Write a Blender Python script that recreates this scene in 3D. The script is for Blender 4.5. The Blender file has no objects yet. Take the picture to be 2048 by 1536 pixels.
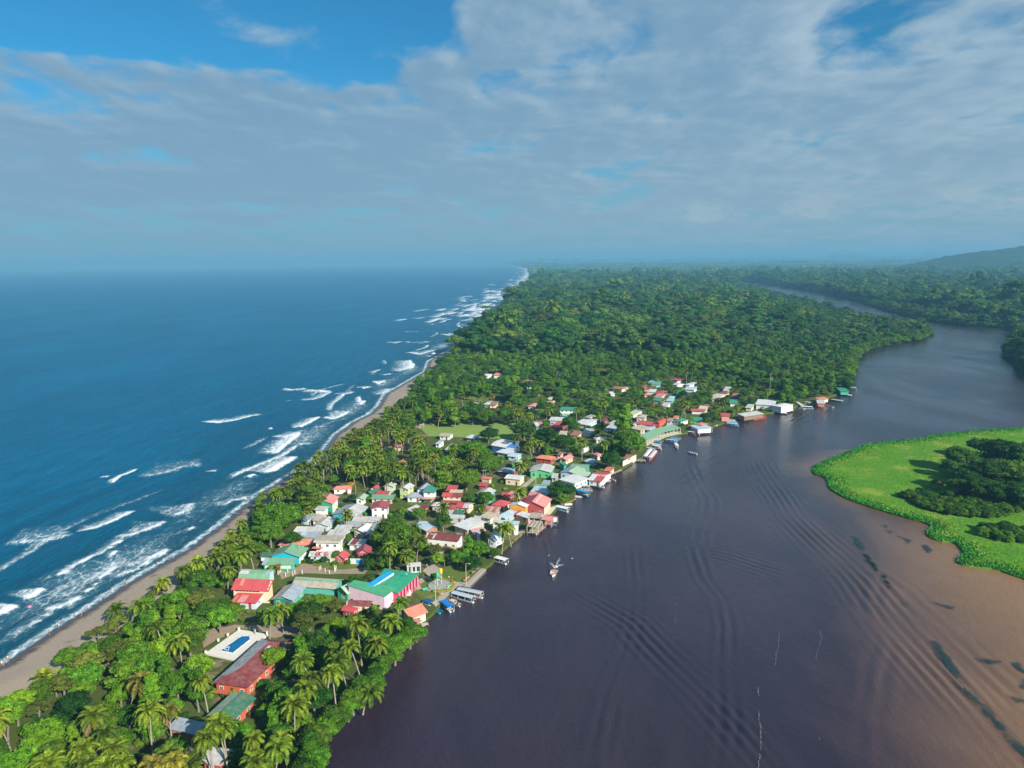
import bpy, bmesh, math, random
import numpy as np
from mathutils import Vector, Matrix
from mathutils.geometry import delaunay_2d_cdt

S = bpy.context.scene
RNG = np.random.default_rng(7)
random.seed(7)
R = math.radians

# ------------------------------------------------------------------ camera
CAM_H, FPX, PITCH, ROLL = 110.0, 1420.0, R(9.80), R(0.66)
_f = Vector((0, math.cos(PITCH), -math.sin(PITCH)))
_r0 = Vector((1, 0, 0)); _u0 = _r0.cross(_f)
_r = _r0 * math.cos(ROLL) - _u0 * math.sin(ROLL)
_u = _r0 * math.sin(ROLL) + _u0 * math.cos(ROLL)
CAM = Vector((0, 0, CAM_H))
cd = bpy.data.cameras.new("camera"); cam = bpy.data.objects.new("camera", cd)
S.collection.objects.link(cam)
cd.sensor_width = 36; cd.lens = 36 * FPX / 2048; cd.clip_start = 1; cd.clip_end = 150000
cam.matrix_world = Matrix(((_r.x, _u.x, -_f.x, 0), (_r.y, _u.y, -_f.y, 0), (_r.z, _u.z, -_f.z, CAM_H), (0, 0, 0, 1)))
S.camera = cam

def G(px, py, z=0.0):
    """The point at height z that stands at a place measured in the photograph."""
    d = _f + _r * ((px - 1024) / FPX) - _u * ((py - 768) / FPX)
    t = (z - CAM_H) / min(d.z, -1e-5)
    return Vector((d.x * t, d.y * t, z))
def PX(p):
    v = Vector(p) - CAM
    w = v.dot(_f)
    return (1024 + FPX * v.dot(_r) / w, 768 - FPX * v.dot(_u) / w, w)

# ------------------------------------------------------------------ light, sky
SUN_EL, SUN_AZ = R(30), R(40)                      # the sun stands behind and to the right of the viewer
SUN_DIR = Vector((math.sin(SUN_AZ) * math.cos(SUN_EL), -math.cos(SUN_AZ) * math.cos(SUN_EL), math.sin(SUN_EL)))
ld = bpy.data.lights.new("sun", 'SUN'); ld.energy = 5.0; ld.angle = R(0.5); ld.color = (1.0, 0.93, 0.80)
lo = bpy.data.objects.new("sun", ld); S.collection.objects.link(lo)
lo.rotation_euler = SUN_DIR.to_track_quat('Z', 'Y').to_euler()
S.view_settings.view_transform = 'Standard'; S.view_settings.look = 'None'
S.view_settings.exposure = 0.62; S.view_settings.gamma = 1; S.view_settings.use_curve_mapping = False

class NT:
    """Small helper that wires shader nodes."""
    def __init__(s, tree): s.t = tree; s.n = tree.nodes; s.l = tree.links; s.n.clear()
    def add(s, typ, _in=None, **kw):
        n = s.n.new(typ)
        for k, v in kw.items(): setattr(n, k, v)
        for k, v in (_in or {}).items():
            sock = n.inputs[k]
            if isinstance(v, bpy.types.NodeSocket): s.l.new(v, sock)
            elif isinstance(v, bpy.types.Node): s.l.new(v.outputs[0], sock)
            else:
                if isinstance(v, tuple) and len(v) == 3 and sock.type == 'RGBA': v = v + (1,)
                sock.default_value = v
        return n
    def math(s, op, a, b=0.0, clamp=False):
        n = s.add('ShaderNodeMath', {0: a, 1: b}, operation=op); n.use_clamp = clamp; return n.outputs[0]
    def vmath(s, op, a, b=(0, 0, 0)):
        n = s.add('ShaderNodeVectorMath', {0: a, 1: b}, operation=op); return n.outputs[0]
    def mix(s, f, a, b, mode='MIX'):
        n = s.n.new('ShaderNodeMix'); n.data_type = 'RGBA'; n.blend_type = mode; n.clamp_factor = True
        for i, v in ((0, f), (6, a), (7, b)):
            if isinstance(v, bpy.types.NodeSocket): s.l.new(v, n.inputs[i])
            else: n.inputs[i].default_value = (tuple(v) + (1,) if isinstance(v, tuple) and len(v) == 3 else v)
        return n.outputs[2]
    def noise(s, vec, scale, detail=4, rough=.55, dist=0.0, out=0):
        return s.add('ShaderNodeTexNoise', {'Vector': vec, 'Scale': scale, 'Detail': detail, 'Roughness': rough, 'Distortion': dist}).outputs[out]
    def ramp(s, fac, a, b, v0=0.0, v1=1.0, smooth=True):
        n = s.add('ShaderNodeMapRange', {0: fac, 1: a, 2: b, 3: v0, 4: v1}); n.interpolation_type = 'SMOOTHSTEP' if smooth else 'LINEAR'
        return n.outputs[0]

world = bpy.data.worlds.new("World"); S.world = world; world.use_nodes = True
def build_sky():
    N = NT(world.node_tree)
    d = N.add('ShaderNodeTexCoord').outputs['Generated']
    sky = N.add('ShaderNodeTexSky', sky_type='NISHITA', sun_disc=False, sun_elevation=SUN_EL, sun_rotation=math.pi - SUN_AZ,
                altitude=100, air_density=1.0, dust_density=1.2, ozone_density=2.0).outputs[0]
    sky = N.mix(1.0, sky, (0.13, 0.56, 0.74), 'MULTIPLY')
    x, y, z = N.add('ShaderNodeSeparateXYZ', {0: d}).outputs
    zc = N.math('MAXIMUM', z, 0.0)
    k = N.math('DIVIDE', 1.0, N.math('ADD', zc, 0.11))
    P = N.add('ShaderNodeCombineXYZ', {0: N.math('MULTIPLY', x, k), 1: N.math('MULTIPLY', y, k), 2: 0.0}).outputs[0]
    Pw = N.vmath('ADD', P, N.vmath('MULTIPLY', N.vmath('SUBTRACT', N.noise(P, 1.3, 3, .5, out=1), (.5, .5, .5)), (.35, .35, 0)))
    az = N.math('DIVIDE', x, N.math('MAXIMUM', y, .05))
    big = N.noise(N.vmath('ADD', N.vmath('MULTIPLY', P, (.75, .55, 1)), (4.1, 2.2, 0)), 1.0, 2, .5)
    SC, SP = (2.1, 1.5, 1), (6.4, 4.6, 1)
    mid = N.noise(N.vmath('MULTIPLY', Pw, SC), 1.0, 6, .5)
    puf = N.noise(N.vmath('MULTIPLY', Pw, SP), 1.0, 5, .55)
    # a wide open blue gap high on the seaward side, a cloud bank elsewhere
    edge = N.math('ADD', N.math('SUBTRACT', .222, N.math('MULTIPLY', N.ramp(az, -.30, .0), -.035)), N.math('MULTIPLY', N.math('SUBTRACT', N.noise(N.vmath('MULTIPLY', P, (1.6, 1.6, 1)), 1.0, 3, .5), .5), .10))
    gap = N.math('MULTIPLY', N.ramp(N.math('SUBTRACT', z, edge), -.012, .03), N.ramp(az, -.02, -.10))
    rgt = N.math('MULTIPLY', N.ramp(z, .26, .36), N.ramp(az, .10, .5))
    cov = N.math('ADD', N.math('MULTIPLY', big, .35), N.math('MULTIPLY', mid, .85))
    cov = N.math('ADD', cov, N.math('MULTIPLY', puf, .24))
    cov = N.math('ADD', cov, .125)
    cov = N.math('SUBTRACT', cov, N.math('MULTIPLY', gap, .30))
    cov = N.math('SUBTRACT', cov, N.math('MULTIPLY', rgt, .14))
    cov = N.math('SUBTRACT', cov, N.math('MULTIPLY', N.ramp(z, .10, .04), .12))
    a = N.ramp(cov, .64, .80)
    # the side of each puff turned to the sun is lighter
    off = N.vmath('ADD', Pw, (.05, -.07, 0))
    m2 = N.noise(N.vmath('MULTIPLY', off, SC), 1.0, 6, .5)
    p2 = N.noise(N.vmath('MULTIPLY', off, SP), 1.0, 5, .55)
    lit = N.math('ADD', N.math('MULTIPLY', N.math('SUBTRACT', mid, m2), 1.7), N.math('MULTIPLY', N.math('SUBTRACT', puf, p2), .6))
    lit = N.math('ADD', lit, N.math('MULTIPLY', N.math('SUBTRACT', .92, cov), 1.1))
    lit = N.math('ADD', lit, N.ramp(az, -.3, .7, -.08, .16))
    lit = N.ramp(lit, -.10, .62)
    K = 10.0
    cl = N.mix(lit, (.135 * K, .232 * K, .330 * K), (.275 * K, .362 * K, .425 * K))
    col = N.mix(N.math('MULTIPLY', a, .94), sky, cl)
    # small far cumulus tops above the land horizon
    q = N.add('ShaderNodeCombineXYZ', {0: N.math('MULTIPLY', az, 13.0), 1: N.math('MULTIPLY', z, 34.0), 2: 3.3}).outputs[0]
    cu = N.noise(q, 1.0, 6, .55)
    band = N.math('MULTIPLY', N.ramp(z, .040, .050), N.ramp(z, .090, .062))
    band = N.math('MULTIPLY', band, N.ramp(az, .10, .26))
    cum = N.math('MULTIPLY', N.ramp(cu, .54, .64), band)
    # thick moist air near the horizon
    hz = N.math('POWER', N.ramp(z, .25, .0), .95)
    col = N.mix(N.math('MULTIPLY', hz, .80), col, N.mix(N.ramp(az, -.6, .7), (.152 * K, .255 * K, .345 * K), (.200 * K, .280 * K, .340 * K)))
    col = N.mix(N.math('MULTIPLY', cum, .42), col, (.30 * K, .35 * K, .38 * K))
    bg = N.add('ShaderNodeBackground', {'Color': col, 'Strength': 0.10})
    N.add('ShaderNodeOutputWorld', {0: bg.outputs[0]})
build_sky()

# ------------------------------------------------------------------ object helpers
C = S.collection.objects
def link(o, parent=None):
    C.link(o)
    if parent is not None: o.parent = parent
    return o
def tag(o, label=None, cat=None, group=None, kind=None):
    if label: o['label'] = label
    if cat: o['category'] = cat
    if group: o['group'] = group
    if kind: o['kind'] = kind
    return o
def empty(name, loc=(0, 0, 0), rz=0.0):
    o = bpy.data.objects.new(name, None); o.empty_display_size = .5
    o.location = loc; o.rotation_euler = (0, 0, rz); C.link(o); return o

class MB:
    """Collects faces for ONE mesh object."""
    def __init__(s): s.v = []; s.f = []; s.m = []; s.uv = []
    def add(s, verts, faces, mi=0, uv=None):
        b = len(s.v); s.v += [tuple(p) for p in verts]
        for i, f in enumerate(faces):
            s.f.append([b + j for j in f]); s.m.append(mi)
            s.uv.append(uv[i] if uv else None)
        return s
    def box(s, c, size, rz=0.0, mi=0, taper=1.0):
        cx, cy, cz = c; hx, hy, hz = size[0] / 2, size[1] / 2, size[2] / 2
        ca, sa = math.cos(rz), math.sin(rz); vs = []
        for dz, t in ((-hz, 1), (hz, taper)):
            for dx, dy in ((-hx, -hy), (hx, -hy), (hx, hy), (-hx, hy)):
                dx, dy = dx * t, dy * t
                vs.append((cx + dx * ca - dy * sa, cy + dx * sa + dy * ca, cz + dz))
        return s.add(vs, [(3, 2, 1, 0), (4, 5, 6, 7), (0, 1, 5, 4), (1, 2, 6, 5), (2, 3, 7, 6), (3, 0, 4, 7)], mi)
    def tube(s, pts, rad, n=6, mi=0, cap=True):
        pts = [Vector(p) for p in pts]; b = len(s.v)
        if not hasattr(rad, '__len__'): rad = [rad] * len(pts)
        prev = None
        for i, p in enumerate(pts):
            t = (pts[min(i + 1, len(pts) - 1)] - pts[max(i - 1, 0)]).normalized()
            a = prev if prev is not None else (Vector((0, 0, 1)) if abs(t.z) < .9 else Vector((1, 0, 0)))
            x = t.cross(a).normalized(); y = t.cross(x).normalized()
            prev = -y if prev is None else prev
            for k in range(n):
                q = p + (x * math.cos(2 * math.pi * k / n) + y * math.sin(2 * math.pi * k / n)) * rad[i]
                s.v.append(tuple(q))
        for i in range(len(pts) - 1):
            for k in range(n):
                s.f.append([b + i * n + k, b + i * n + (k + 1) % n, b + (i + 1) * n + (k + 1) % n, b + (i + 1) * n + k]); s.m.append(mi); s.uv.append(None)
        if cap:
            for base in (b, b + (len(pts) - 1) * n):
                s.f.append([base + k for k in range(n)]); s.m.append(mi); s.uv.append(None)
        return s
    def ball(s, c, r, nu=8, nv=5, mi=0):
        rx, ry, rz = (r, r, r) if not hasattr(r, '__len__') else r
        vs = [(c[0], c[1], c[2] + rz)]
        for j in range(1, nv):
            th = math.pi * j / nv
            for i in range(nu):
                ph = 2 * math.pi * i / nu
                vs.append((c[0] + rx * math.sin(th) * math.cos(ph), c[1] + ry * math.sin(th) * math.sin(ph), c[2] + rz * math.cos(th)))
        vs.append((c[0], c[1], c[2] - rz)); fs = []
        for i in range(nu):
            fs.append((0, 1 + i, 1 + (i + 1) % nu))
            for j in range(nv - 2):
                a = 1 + j * nu
                fs.append((a + i, a + nu + i, a + nu + (i + 1) % nu, a + (i + 1) % nu))
            a = 1 + (nv - 2) * nu
            fs.append((len(vs) - 1, a + (i + 1) % nu, a + i))
        return s.add(vs, fs, mi)
    def prism(s, poly, z0, z1, mi=0):
        n = len(poly); vs = [(p[0], p[1], z0) for p in poly] + [(p[0], p[1], z1) for p in poly]
        return s.add(vs, [tuple(range(n))[::-1], tuple(range(n, 2 * n))] + [(i, (i + 1) % n, n + (i + 1) % n, n + i) for i in range(n)], mi)
    def slab(s, polys, t, mis=None):
        """Roof plates: polygons of 3-D points, thickness t, with UV in metres (u along the eave, v up the slope)."""
        edges = {}
        for i, P in enumerate(polys):
            P = [Vector(p) for p in P]; mi = mis[i] if mis else 0
            nrm = Vector((0, 0, 0))
            for a in range(len(P)):
                p, q = P[a], P[(a + 1) % len(P)]
                nrm += Vector(((p.y - q.y) * (p.z + q.z), (p.z - q.z) * (p.x + q.x), (p.x - q.x) * (p.y + q.y)))
            nrm.normalize()
            if nrm.z < 0: P.reverse(); nrm = -nrm
            h = Vector((0, 0, 1)).cross(nrm)
            h = h.normalized() if h.length > 1e-4 else Vector((1, 0, 0))
            up = nrm.cross(h)
            uv = [(p.dot(h), p.dot(up)) for p in P]
            s.add(P, [tuple(range(len(P)))], mi, [uv])
            s.add([p - Vector((0, 0, t)) for p in P], [tuple(range(len(P)))[::-1]], mi, [uv[::-1]])
            for a in range(len(P)):
                k0 = tuple(round(c, 3) for c in P[a]); k1 = tuple(round(c, 3) for c in P[(a + 1) % len(P)])
                if (k1, k0) in edges: del edges[(k1, k0)]
                else: edges[(k0, k1)] = mi
        for (a, b), mi in edges.items():
            s.add([a, b, (b[0], b[1], b[2] - t), (a[0], a[1], a[2] - t)], [(0, 3, 2, 1)], mi)
        return s
    def mesh(s, name, mats):
        me = bpy.data.meshes.new(name); me.from_pydata(s.v, [], s.f)
        for m in (mats if isinstance(mats, (list, tuple)) else [mats]): me.materials.append(m)
        me.polygons.foreach_set('material_index', s.m)
        if any(u is not None for u in s.uv):
            ul = me.uv_layers.new(name='uv'); li = 0
            for f, u in zip(s.f, s.uv):
                for j in range(len(f)):
                    if u: ul.data[li].uv = u[j]
                    li += 1
        me.update(); return me
    def build(s, name, mats, parent=None, smooth=False):
        me = s.mesh(name, mats)
        if smooth: me.polygons.foreach_set('use_smooth', [True] * len(me.polygons))
        return link(bpy.data.objects.new(name, me), parent)

def np_mesh(name, v, f, mats, mi=None, smooth=False, attrs=None):
    """Mesh from numpy arrays (f: n x 3 or n x 4)."""
    me = bpy.data.meshes.new(name)
    v = np.asarray(v, np.float32); f = np.asarray(f, np.int32); k = f.shape[1]
    me.vertices.add(len(v)); me.vertices.foreach_set('co', v.ravel())
    me.loops.add(f.size); me.loops.foreach_set('vertex_index', f.ravel())
    me.polygons.add(len(f)); me.polygons.foreach_set('loop_start', np.arange(0, f.size, k, dtype=np.int32))
    for m in (mats if isinstance(mats, (list, tuple)) else [mats]): me.materials.append(m)
    if mi is not None: me.polygons.foreach_set('material_index', np.asarray(mi, np.int32))
    me.polygons.foreach_set('use_smooth', np.full(len(f), smooth))
    for n, (typ, dom, arr) in (attrs or {}).items():
        a = me.attributes.new(n, typ, dom); a.data.foreach_set('value', np.asarray(arr).ravel())
    me.update(); me.validate(); return me

# ------------------------------------------------------------------ materials
MATS = {}
def mat(key, fn):
    if key not in MATS:
        m = bpy.data.materials.new(key if isinstance(key, str) else '_'.join(str(k) for k in key)); m.use_nodes = True
        N = NT(m.node_tree); out = N.add('ShaderNodeOutputMaterial'); sh = fn(N)
        N.l.new(sh.outputs[0] if isinstance(sh, bpy.types.Node) else sh, out.inputs[0]); MATS[key] = m
    return MATS[key]
def geo(N): return N.add('ShaderNodeNewGeometry').outputs['Position']
def objrand(N): return N.add('ShaderNodeObjectInfo').outputs['Random']
def isl(N): return N.add('ShaderNodeNewGeometry').outputs['Random Per Island']
def bsdf(N, col, rough=.6, spec=.4, **k):
    return N.add('ShaderNodeBsdfPrincipled', {'Base Color': col, 'Roughness': rough, 'Specular IOR Level': spec, **k})
def sc(c, k): return tuple(min(1, x * k) for x in c)

def roof_mat(c, wear=.5):
    def f(N):
        uv = N.add('ShaderNodeUVMap').outputs[0]
        s = N.add('ShaderNodeSeparateXYZ', {0: uv})
        sheet = N.math('FLOOR', N.math('MULTIPLY', s.outputs[0], 1.15))
        row = N.math('FLOOR', N.math('MULTIPLY', s.outputs[1], .42))
        wn = N.add('ShaderNodeTexWhiteNoise', {'Vector': N.add('ShaderNodeCombineXYZ', {0: sheet, 1: row, 2: objrand(N)}).outputs[0]}, noise_dimensions='3D')
        st = N.noise(N.vmath('MULTIPLY', geo(N), (.9, .9, .9)), 1.0, 6, .65)
        streak = N.noise(N.vmath('MULTIPLY', uv, (3.0, .25, 1)), 1.0, 4, .6)
        col = N.mix(N.ramp(wn.outputs[0], 0, 1, 0, .42 + .45 * wear), c, sc(c, .72))
        col = N.mix(N.math('MULTIPLY', N.ramp(st, .42, .68), .50 + .5 * wear), col, tuple(.55 * a + .45 * b for a, b in zip(sc(c, .75), (.30, .23, .18))))
        col = N.mix(N.math('MULTIPLY', N.ramp(streak, .55, .8), .30), col, sc(c, 1.25))
        rib = N.math('SINE', N.math('MULTIPLY', s.outputs[0], 2 * math.pi / .30))
        bp = N.add('ShaderNodeBump', {'Strength': .5, 'Distance': .03, 'Height': rib})
        return bsdf(N, col, .48, .35, Normal=bp.outputs[0])
    return mat(('roof',) + tuple(round(x, 3) for x in c) + (wear,), f)
def wall_mat(c):
    def f(N):
        p = geo(N)
        a = N.noise(N.vmath('MULTIPLY', p, (1.2, 1.2, .35)), 1.0, 5, .6)
        b = N.noise(p, 9.0, 3, .6)
        col = N.mix(N.math('MULTIPLY', N.ramp(a, .5, .78), .45), c, tuple(.6 * x + .4 * y for x, y in zip(sc(c, .6), (.16, .13, .10))))
        col = N.mix(N.math('MULTIPLY', b, .18), col, sc(c, .75))
        return bsdf(N, col, .75, .25)
    return mat(('wall',) + tuple(round(x, 3) for x in c), f)
def paint_mat(c, rough=.45):
    def f(N):
        a = N.noise(geo(N), 2.3, 5, .6)
        return bsdf(N, N.mix(N.math('MULTIPLY', N.ramp(a, .45, .8), .4), c, sc(c, .62)), rough, .4)
    return mat(('paint', rough) + tuple(round(x, 3) for x in c), f)
def wood_mat(c):
    def f(N):
        p = geo(N)
        w = N.noise(N.vmath('MULTIPLY', p, (1.4, 5.0, 5.0)), 1.0, 4, .65)
        return bsdf(N, N.mix(w, sc(c, .55), sc(c, 1.3)), .8, .2)
    return mat(('wood',) + c, f)
def glass_mat():
    return mat('window_glass', lambda N: bsdf(N, N.mix(objrand(N), (.012, .016, .02), (.06, .07, .075)), .12, .5))
def leaf_mat(name, cols, trans=.13, var=1.0):
    """cols: three foliage colours, picked per tree, then varied per leaf."""
    def f(N):
        r = objrand(N); i = isl(N)
        c = N.mix(N.ramp(r, .0, .5, smooth=False), cols[0], cols[1])
        c = N.mix(N.ramp(r, .5, 1.0, smooth=False), c, cols[2])
        r2 = N.add('ShaderNodeTexWhiteNoise', {'W': N.math('MULTIPLY', r, 91.7)}, noise_dimensions='1D').outputs[0]
        c = N.mix(1.0, c, N.mix(N.ramp(r2, 0, 1, 0, 1, False), (.50, .56, .62), (1.34, 1.26, 1.0)), 'MULTIPLY')
        cl = N.noise(N.add('ShaderNodeTexCoord').outputs['Object'], .62, 3, .6)
        c = N.mix(1.0, c, N.mix(N.ramp(cl, .30, .70), (.52, .58, .60), (1.50, 1.34, 1.05)), 'MULTIPLY')
        h = N.add('ShaderNodeHueSaturation', {'Color': c, 'Hue': N.ramp(i, 0, 1, .5 - .022 * var, .5 + .022 * var, False),
                  'Saturation': N.ramp(i, 0, 1, 1.05, .92, False), 'Value': N.ramp(i, 0, 1, 1 - .32 * var, 1 + .38 * var, False)}).outputs[0]
        b = bsdf(N, h, .55, .14)
        t = N.add('ShaderNodeBsdfTranslucent', {'Color': N.mix(.5, h, sc(cols[1], 1.6))})
        return N.add('ShaderNodeMixShader', {0: trans, 1: b.outputs[0], 2: t.outputs[0]})
    return mat(name, f)
M_BARK = mat('bark', lambda N: bsdf(N, N.mix(N.noise(N.vmath('MULTIPLY', geo(N), (3, 3, .7)), 2.0, 4), (.10, .08, .06), (.30, .26, .21)), .85, .2))
M_PALMBARK = mat('palm_bark', lambda N: bsdf(N, N.mix(N.noise(N.vmath('MULTIPLY', geo(N), (1, 1, 6)), 2.0, 3), (.20, .16, .12), (.42, .37, .29)), .85, .2))
# ------------------------------------------------------------------ land outlines (photograph places -> metres)
COAST_PX = [(-420, 1500), (-200, 1418), (0, 1336), (99, 1267), (150, 1236), (199, 1205), (255, 1168), (315, 1134), (375, 1100), (448, 1047), (476, 1022), (525, 985),
            (575, 955), (610, 932), (642, 910), (673, 869), (708, 844), (741, 828), (757, 813), (772, 788), (818, 762), (852, 742), (858, 722), (907, 696),
            (940, 668), (952, 650), (968, 640), (984, 628), (1006, 612), (1034, 586), (1060, 565), (1068, 552), (1068, 545), (1058, 537), (1030, 531.5), (985, 528.6)]
VEG_PX = [(-420, 1600), (-160, 1480), (0, 1394), (71, 1355), (105, 1318), (159, 1284), (204, 1249), (250, 1213), (292, 1187), (352, 1156), (397, 1127), (462, 1076), (506, 1014),
          (534, 994), (590, 962), (625, 938), (658, 915), (690, 884), (724, 860), (767, 832), (792, 806), (835, 772), (866, 748), (884, 728), (915, 700), (955, 670), (968, 655), (985, 640), (1010, 614)]
def curve(pxs, z=0):
    p = np.array([tuple(G(x, y, z))[:2] for x, y in pxs]); o = np.argsort(p[:, 1]); return p[o]
_c = curve(COAST_PX); _v = curve(VEG_PX, 5.5); _v[:, 0] += np.where(_v[:, 1] < 300, 1.5, -.8)
Y_FAR = 42000.0
_c = np.vstack([_c[_c[:, 1] < 39000], [[-9000, Y_FAR]]])
def coastX(Y): return np.interp(Y, _c[:, 1], _c[:, 0])
def vegX(Y):
    cx = coastX(Y); return np.maximum(np.interp(Y, _v[:, 1], _v[:, 0], right=1e9) if False else np.where(Y < _v[-1, 1], np.interp(Y, _v[:, 1], _v[:, 0]), cx + 12), cx + 3.0)

BANK_PX = [(560, 1760), (610, 1620), (640, 1536), (650, 1499), (672, 1462), (700, 1440), (730, 1412), (760, 1388), (776, 1345), (818, 1310), (840, 1283), (836, 1262), (850, 1250), (866, 1228),
           (884, 1207), (898, 1194), (916, 1172), (934, 1171), (951, 1157), (969, 1138), (984, 1128), (999, 1107), (1026, 1084), (1048, 1065), (1088, 1050), (1106, 1027),
           (1121, 1012), (1148, 1001), (1152, 985), (1172, 968), (1205, 962), (1221, 949), (1243, 939), (1271, 921), (1288, 915), (1292, 900), (1327, 882), (1362, 868),
           (1380, 866), (1419, 857), (1437, 850), (1444, 848), (1480, 838), (1486, 833), (1547, 826), (1590, 815), (1633, 801), (1680, 788), (1690, 764), (1700, 735), (1708, 716),
           (1725, 702), (1770, 690), (1830, 680), (1862, 669), (1857, 659), (1800, 650), (1740, 637), (1680, 623), (1600, 602), (1540, 586), (1480, 572)]
RIGHT_PX = [(1480, 561), (1540, 567), (1570, 574), (1640, 584), (1702, 597), (1774, 621), (1853, 641), (1930, 651), (2032, 657), (2036, 676), (2014, 708), (2034, 726), (2064, 746), (2200, 790), (2500, 860)]
ISLAND_PX = [(1893, 868), (1858, 871), (1850, 876), (1807, 881), (1770, 884), (1741, 887), (1716, 893), (1710, 899), (1690, 905), (1671, 913), (1640, 925), (1621, 936), (1628, 948), (1650, 953), (1656, 962), (1655, 973),
             (1672, 985), (1692, 996), (1726, 1009), (1762, 1020), (1795, 1030), (1822, 1038), (1850, 1044), (1866, 1052), (1851, 1064), (1858, 1074), (1880, 1082), (1900, 1083), (1913, 1086), (1924, 1098), (1929, 1108),
             (1912, 1120), (1920, 1128), (1945, 1133), (1997, 1138), (2020, 1148), (2048, 1157), (2160, 1200), (2400, 1230), (2600, 1050), (2400, 862), (2100, 856), (1980, 858)]
SHORE_Z = 1.2
bank = [tuple(G(x, y, .6))[:2] for x, y in BANK_PX]; bank = [(x - (3.6 if i < 10 else 1.5 if i < 13 else 0), y) for i, (x, y) in enumerate(bank)]
right = [tuple(G(x, y, .6))[:2] for x, y in RIGHT_PX]
island = [tuple(G(x, y, .4))[:2] for x, y in ISLAND_PX]

def smooth_poly(p, it=1):
    p = np.array(p)
    for _ in range(it):
        q = np.empty((2 * len(p), 2)); n = np.roll(p, -1, 0)
        q[0::2] = p * .75 + n * .25; q[1::2] = p * .25 + n * .75; p = q
    return p
def inside(poly, pts):
    """Which of the points (n x 2) lie inside the polygon."""
    poly = np.asarray(poly); pts = np.atleast_2d(pts); x, y = pts[:, 0], pts[:, 1]; r = np.zeros(len(pts), bool)
    x1, y1 = poly[:, 0], poly[:, 1]; x2, y2 = np.roll(x1, -1), np.roll(y1, -1)
    for a, b, c, d in zip(x1, y1, x2, y2):
        if b == d: continue
        m = (b > y) != (d > y)
        r ^= m & (x < (c - a) * (y - b) / (d - b) + a)
    return r
def dist_line(line, pts, closed=False):
    """Distance of points to a polyline, the side's sign (+ right of the way along it) and the place along it."""
    L = np.asarray(line, float); P = np.atleast_2d(pts)
    if closed: L = np.vstack([L, L[:1]])
    best = np.full(len(P), 1e12); sg = np.zeros(len(P)); al = np.zeros(len(P)); s0 = 0
    for a, b in zip(L[:-1], L[1:]):
        d = b - a; n = d @ d
        if n < 1e-9: continue
        t = np.clip(((P - a) @ d) / n, 0, 1); q = P - (a + t[:, None] * d); D = (q ** 2).sum(1); m = D < best
        best[m] = D[m]; sg[m] = np.sign(q[m, 0] * d[1] - q[m, 1] * d[0]); al[m] = s0 + t[m] * n ** .5; s0 += n ** .5
    return np.sqrt(best), sg, al

_vy = np.concatenate([np.linspace(55, 1200, 220), np.geomspace(1230, Y_FAR - 500, 90)])
land_left = [(float(vegX(y)) - 1.0, float(y)) for y in _vy]
LAND = bank + right + [(60000, 300), (60000, Y_FAR), (land_left[-1][0], Y_FAR)] + land_left[::-1]
LAND = [p for p in LAND]
NEAR_LAND = np.array(bank[:60] + [(float(G(1480, 566)[0]), 3900.)] + [q for q in land_left[::-1] if q[1] < 3900])

def fill(poly, z, name, m, skirt=1.6, kind='structure'):
    vs = [Vector(p) for p in poly]; n = len(vs)
    r = delaunay_2d_cdt(vs, [(i, (i + 1) % n) for i in range(n)], [list(range(n))], 1, 1e-4)
    v2 = np.array([(p[0], p[1]) for p in r[0]]); f = [list(t) for t in r[2]]
    M = MB(); M.add([(p[0], p[1], z) for p in v2], f)
    M.add([(p[0], p[1], z) for p in poly] + [(p[0], p[1], z - skirt) for p in poly], [(i, (i + 1) % n, n + (i + 1) % n, n + i) for i in range(n)])
    return tag(M.build(name, m), kind=kind)

def ground_fn(N):
    p = geo(N)
    a = N.noise(p, .035, 5, .6); b = N.noise(p, .35, 5, .65); g = N.noise(p, 2.2, 3, .6)
    grass = N.mix(b, (.045, .085, .018), (.11, .125, .03))
    dirt = N.mix(g, (.16, .115, .075), (.30, .235, .17))
    dry = N.mix(N.ramp(N.math('ADD', N.math('MULTIPLY', a, .6), N.math('MULTIPLY', b, .5)), .56, .68), grass, dirt)
    far = N.ramp(N.add('ShaderNodeSeparateXYZ', {0: p}).outputs[1], 640, 800)
    return bsdf(N, N.mix(far, dry, (.018, .035, .012)), .95, .1)
M_GROUND = mat('village_ground', ground_fn)
terrain = fill(LAND, SHORE_Z, 'terrain', M_GROUND)

# ------------------------------------------------------------------ beach
def sand_fn(N):
    p = geo(N); e = N.add('ShaderNodeAttribute', attribute_name='up_beach').outputs['Fac']
    a = N.noise(p, .22, 5, .6); b = N.noise(p, 2.5, 5, .7)
    ee = N.math('ADD', e, N.math('MULTIPLY', N.math('SUBTRACT', a, .5), 7.0))
    wet = N.ramp(ee, 5.0, 1.5)
    col = N.mix(N.ramp(b, .3, .75), (.29, .225, .165), (.42, .34, .26))
    col = N.mix(N.ramp(a, .58, .75), col, (.22, .16, .12))
    col = N.mix(wet, col, (.095, .060, .050))
    rough = N.ramp(N.math('ADD', e, N.math('MULTIPLY', N.math('SUBTRACT', a, .5), 4.0)), 1.0, 3.2, .16, .9)
    bp = N.add('ShaderNodeBump', {'Strength': .5, 'Distance': .25, 'Height': N.noise(p, .8, 5, .6)})
    return bsdf(N, col, rough, .5, Normal=bp.outputs[0])
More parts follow.
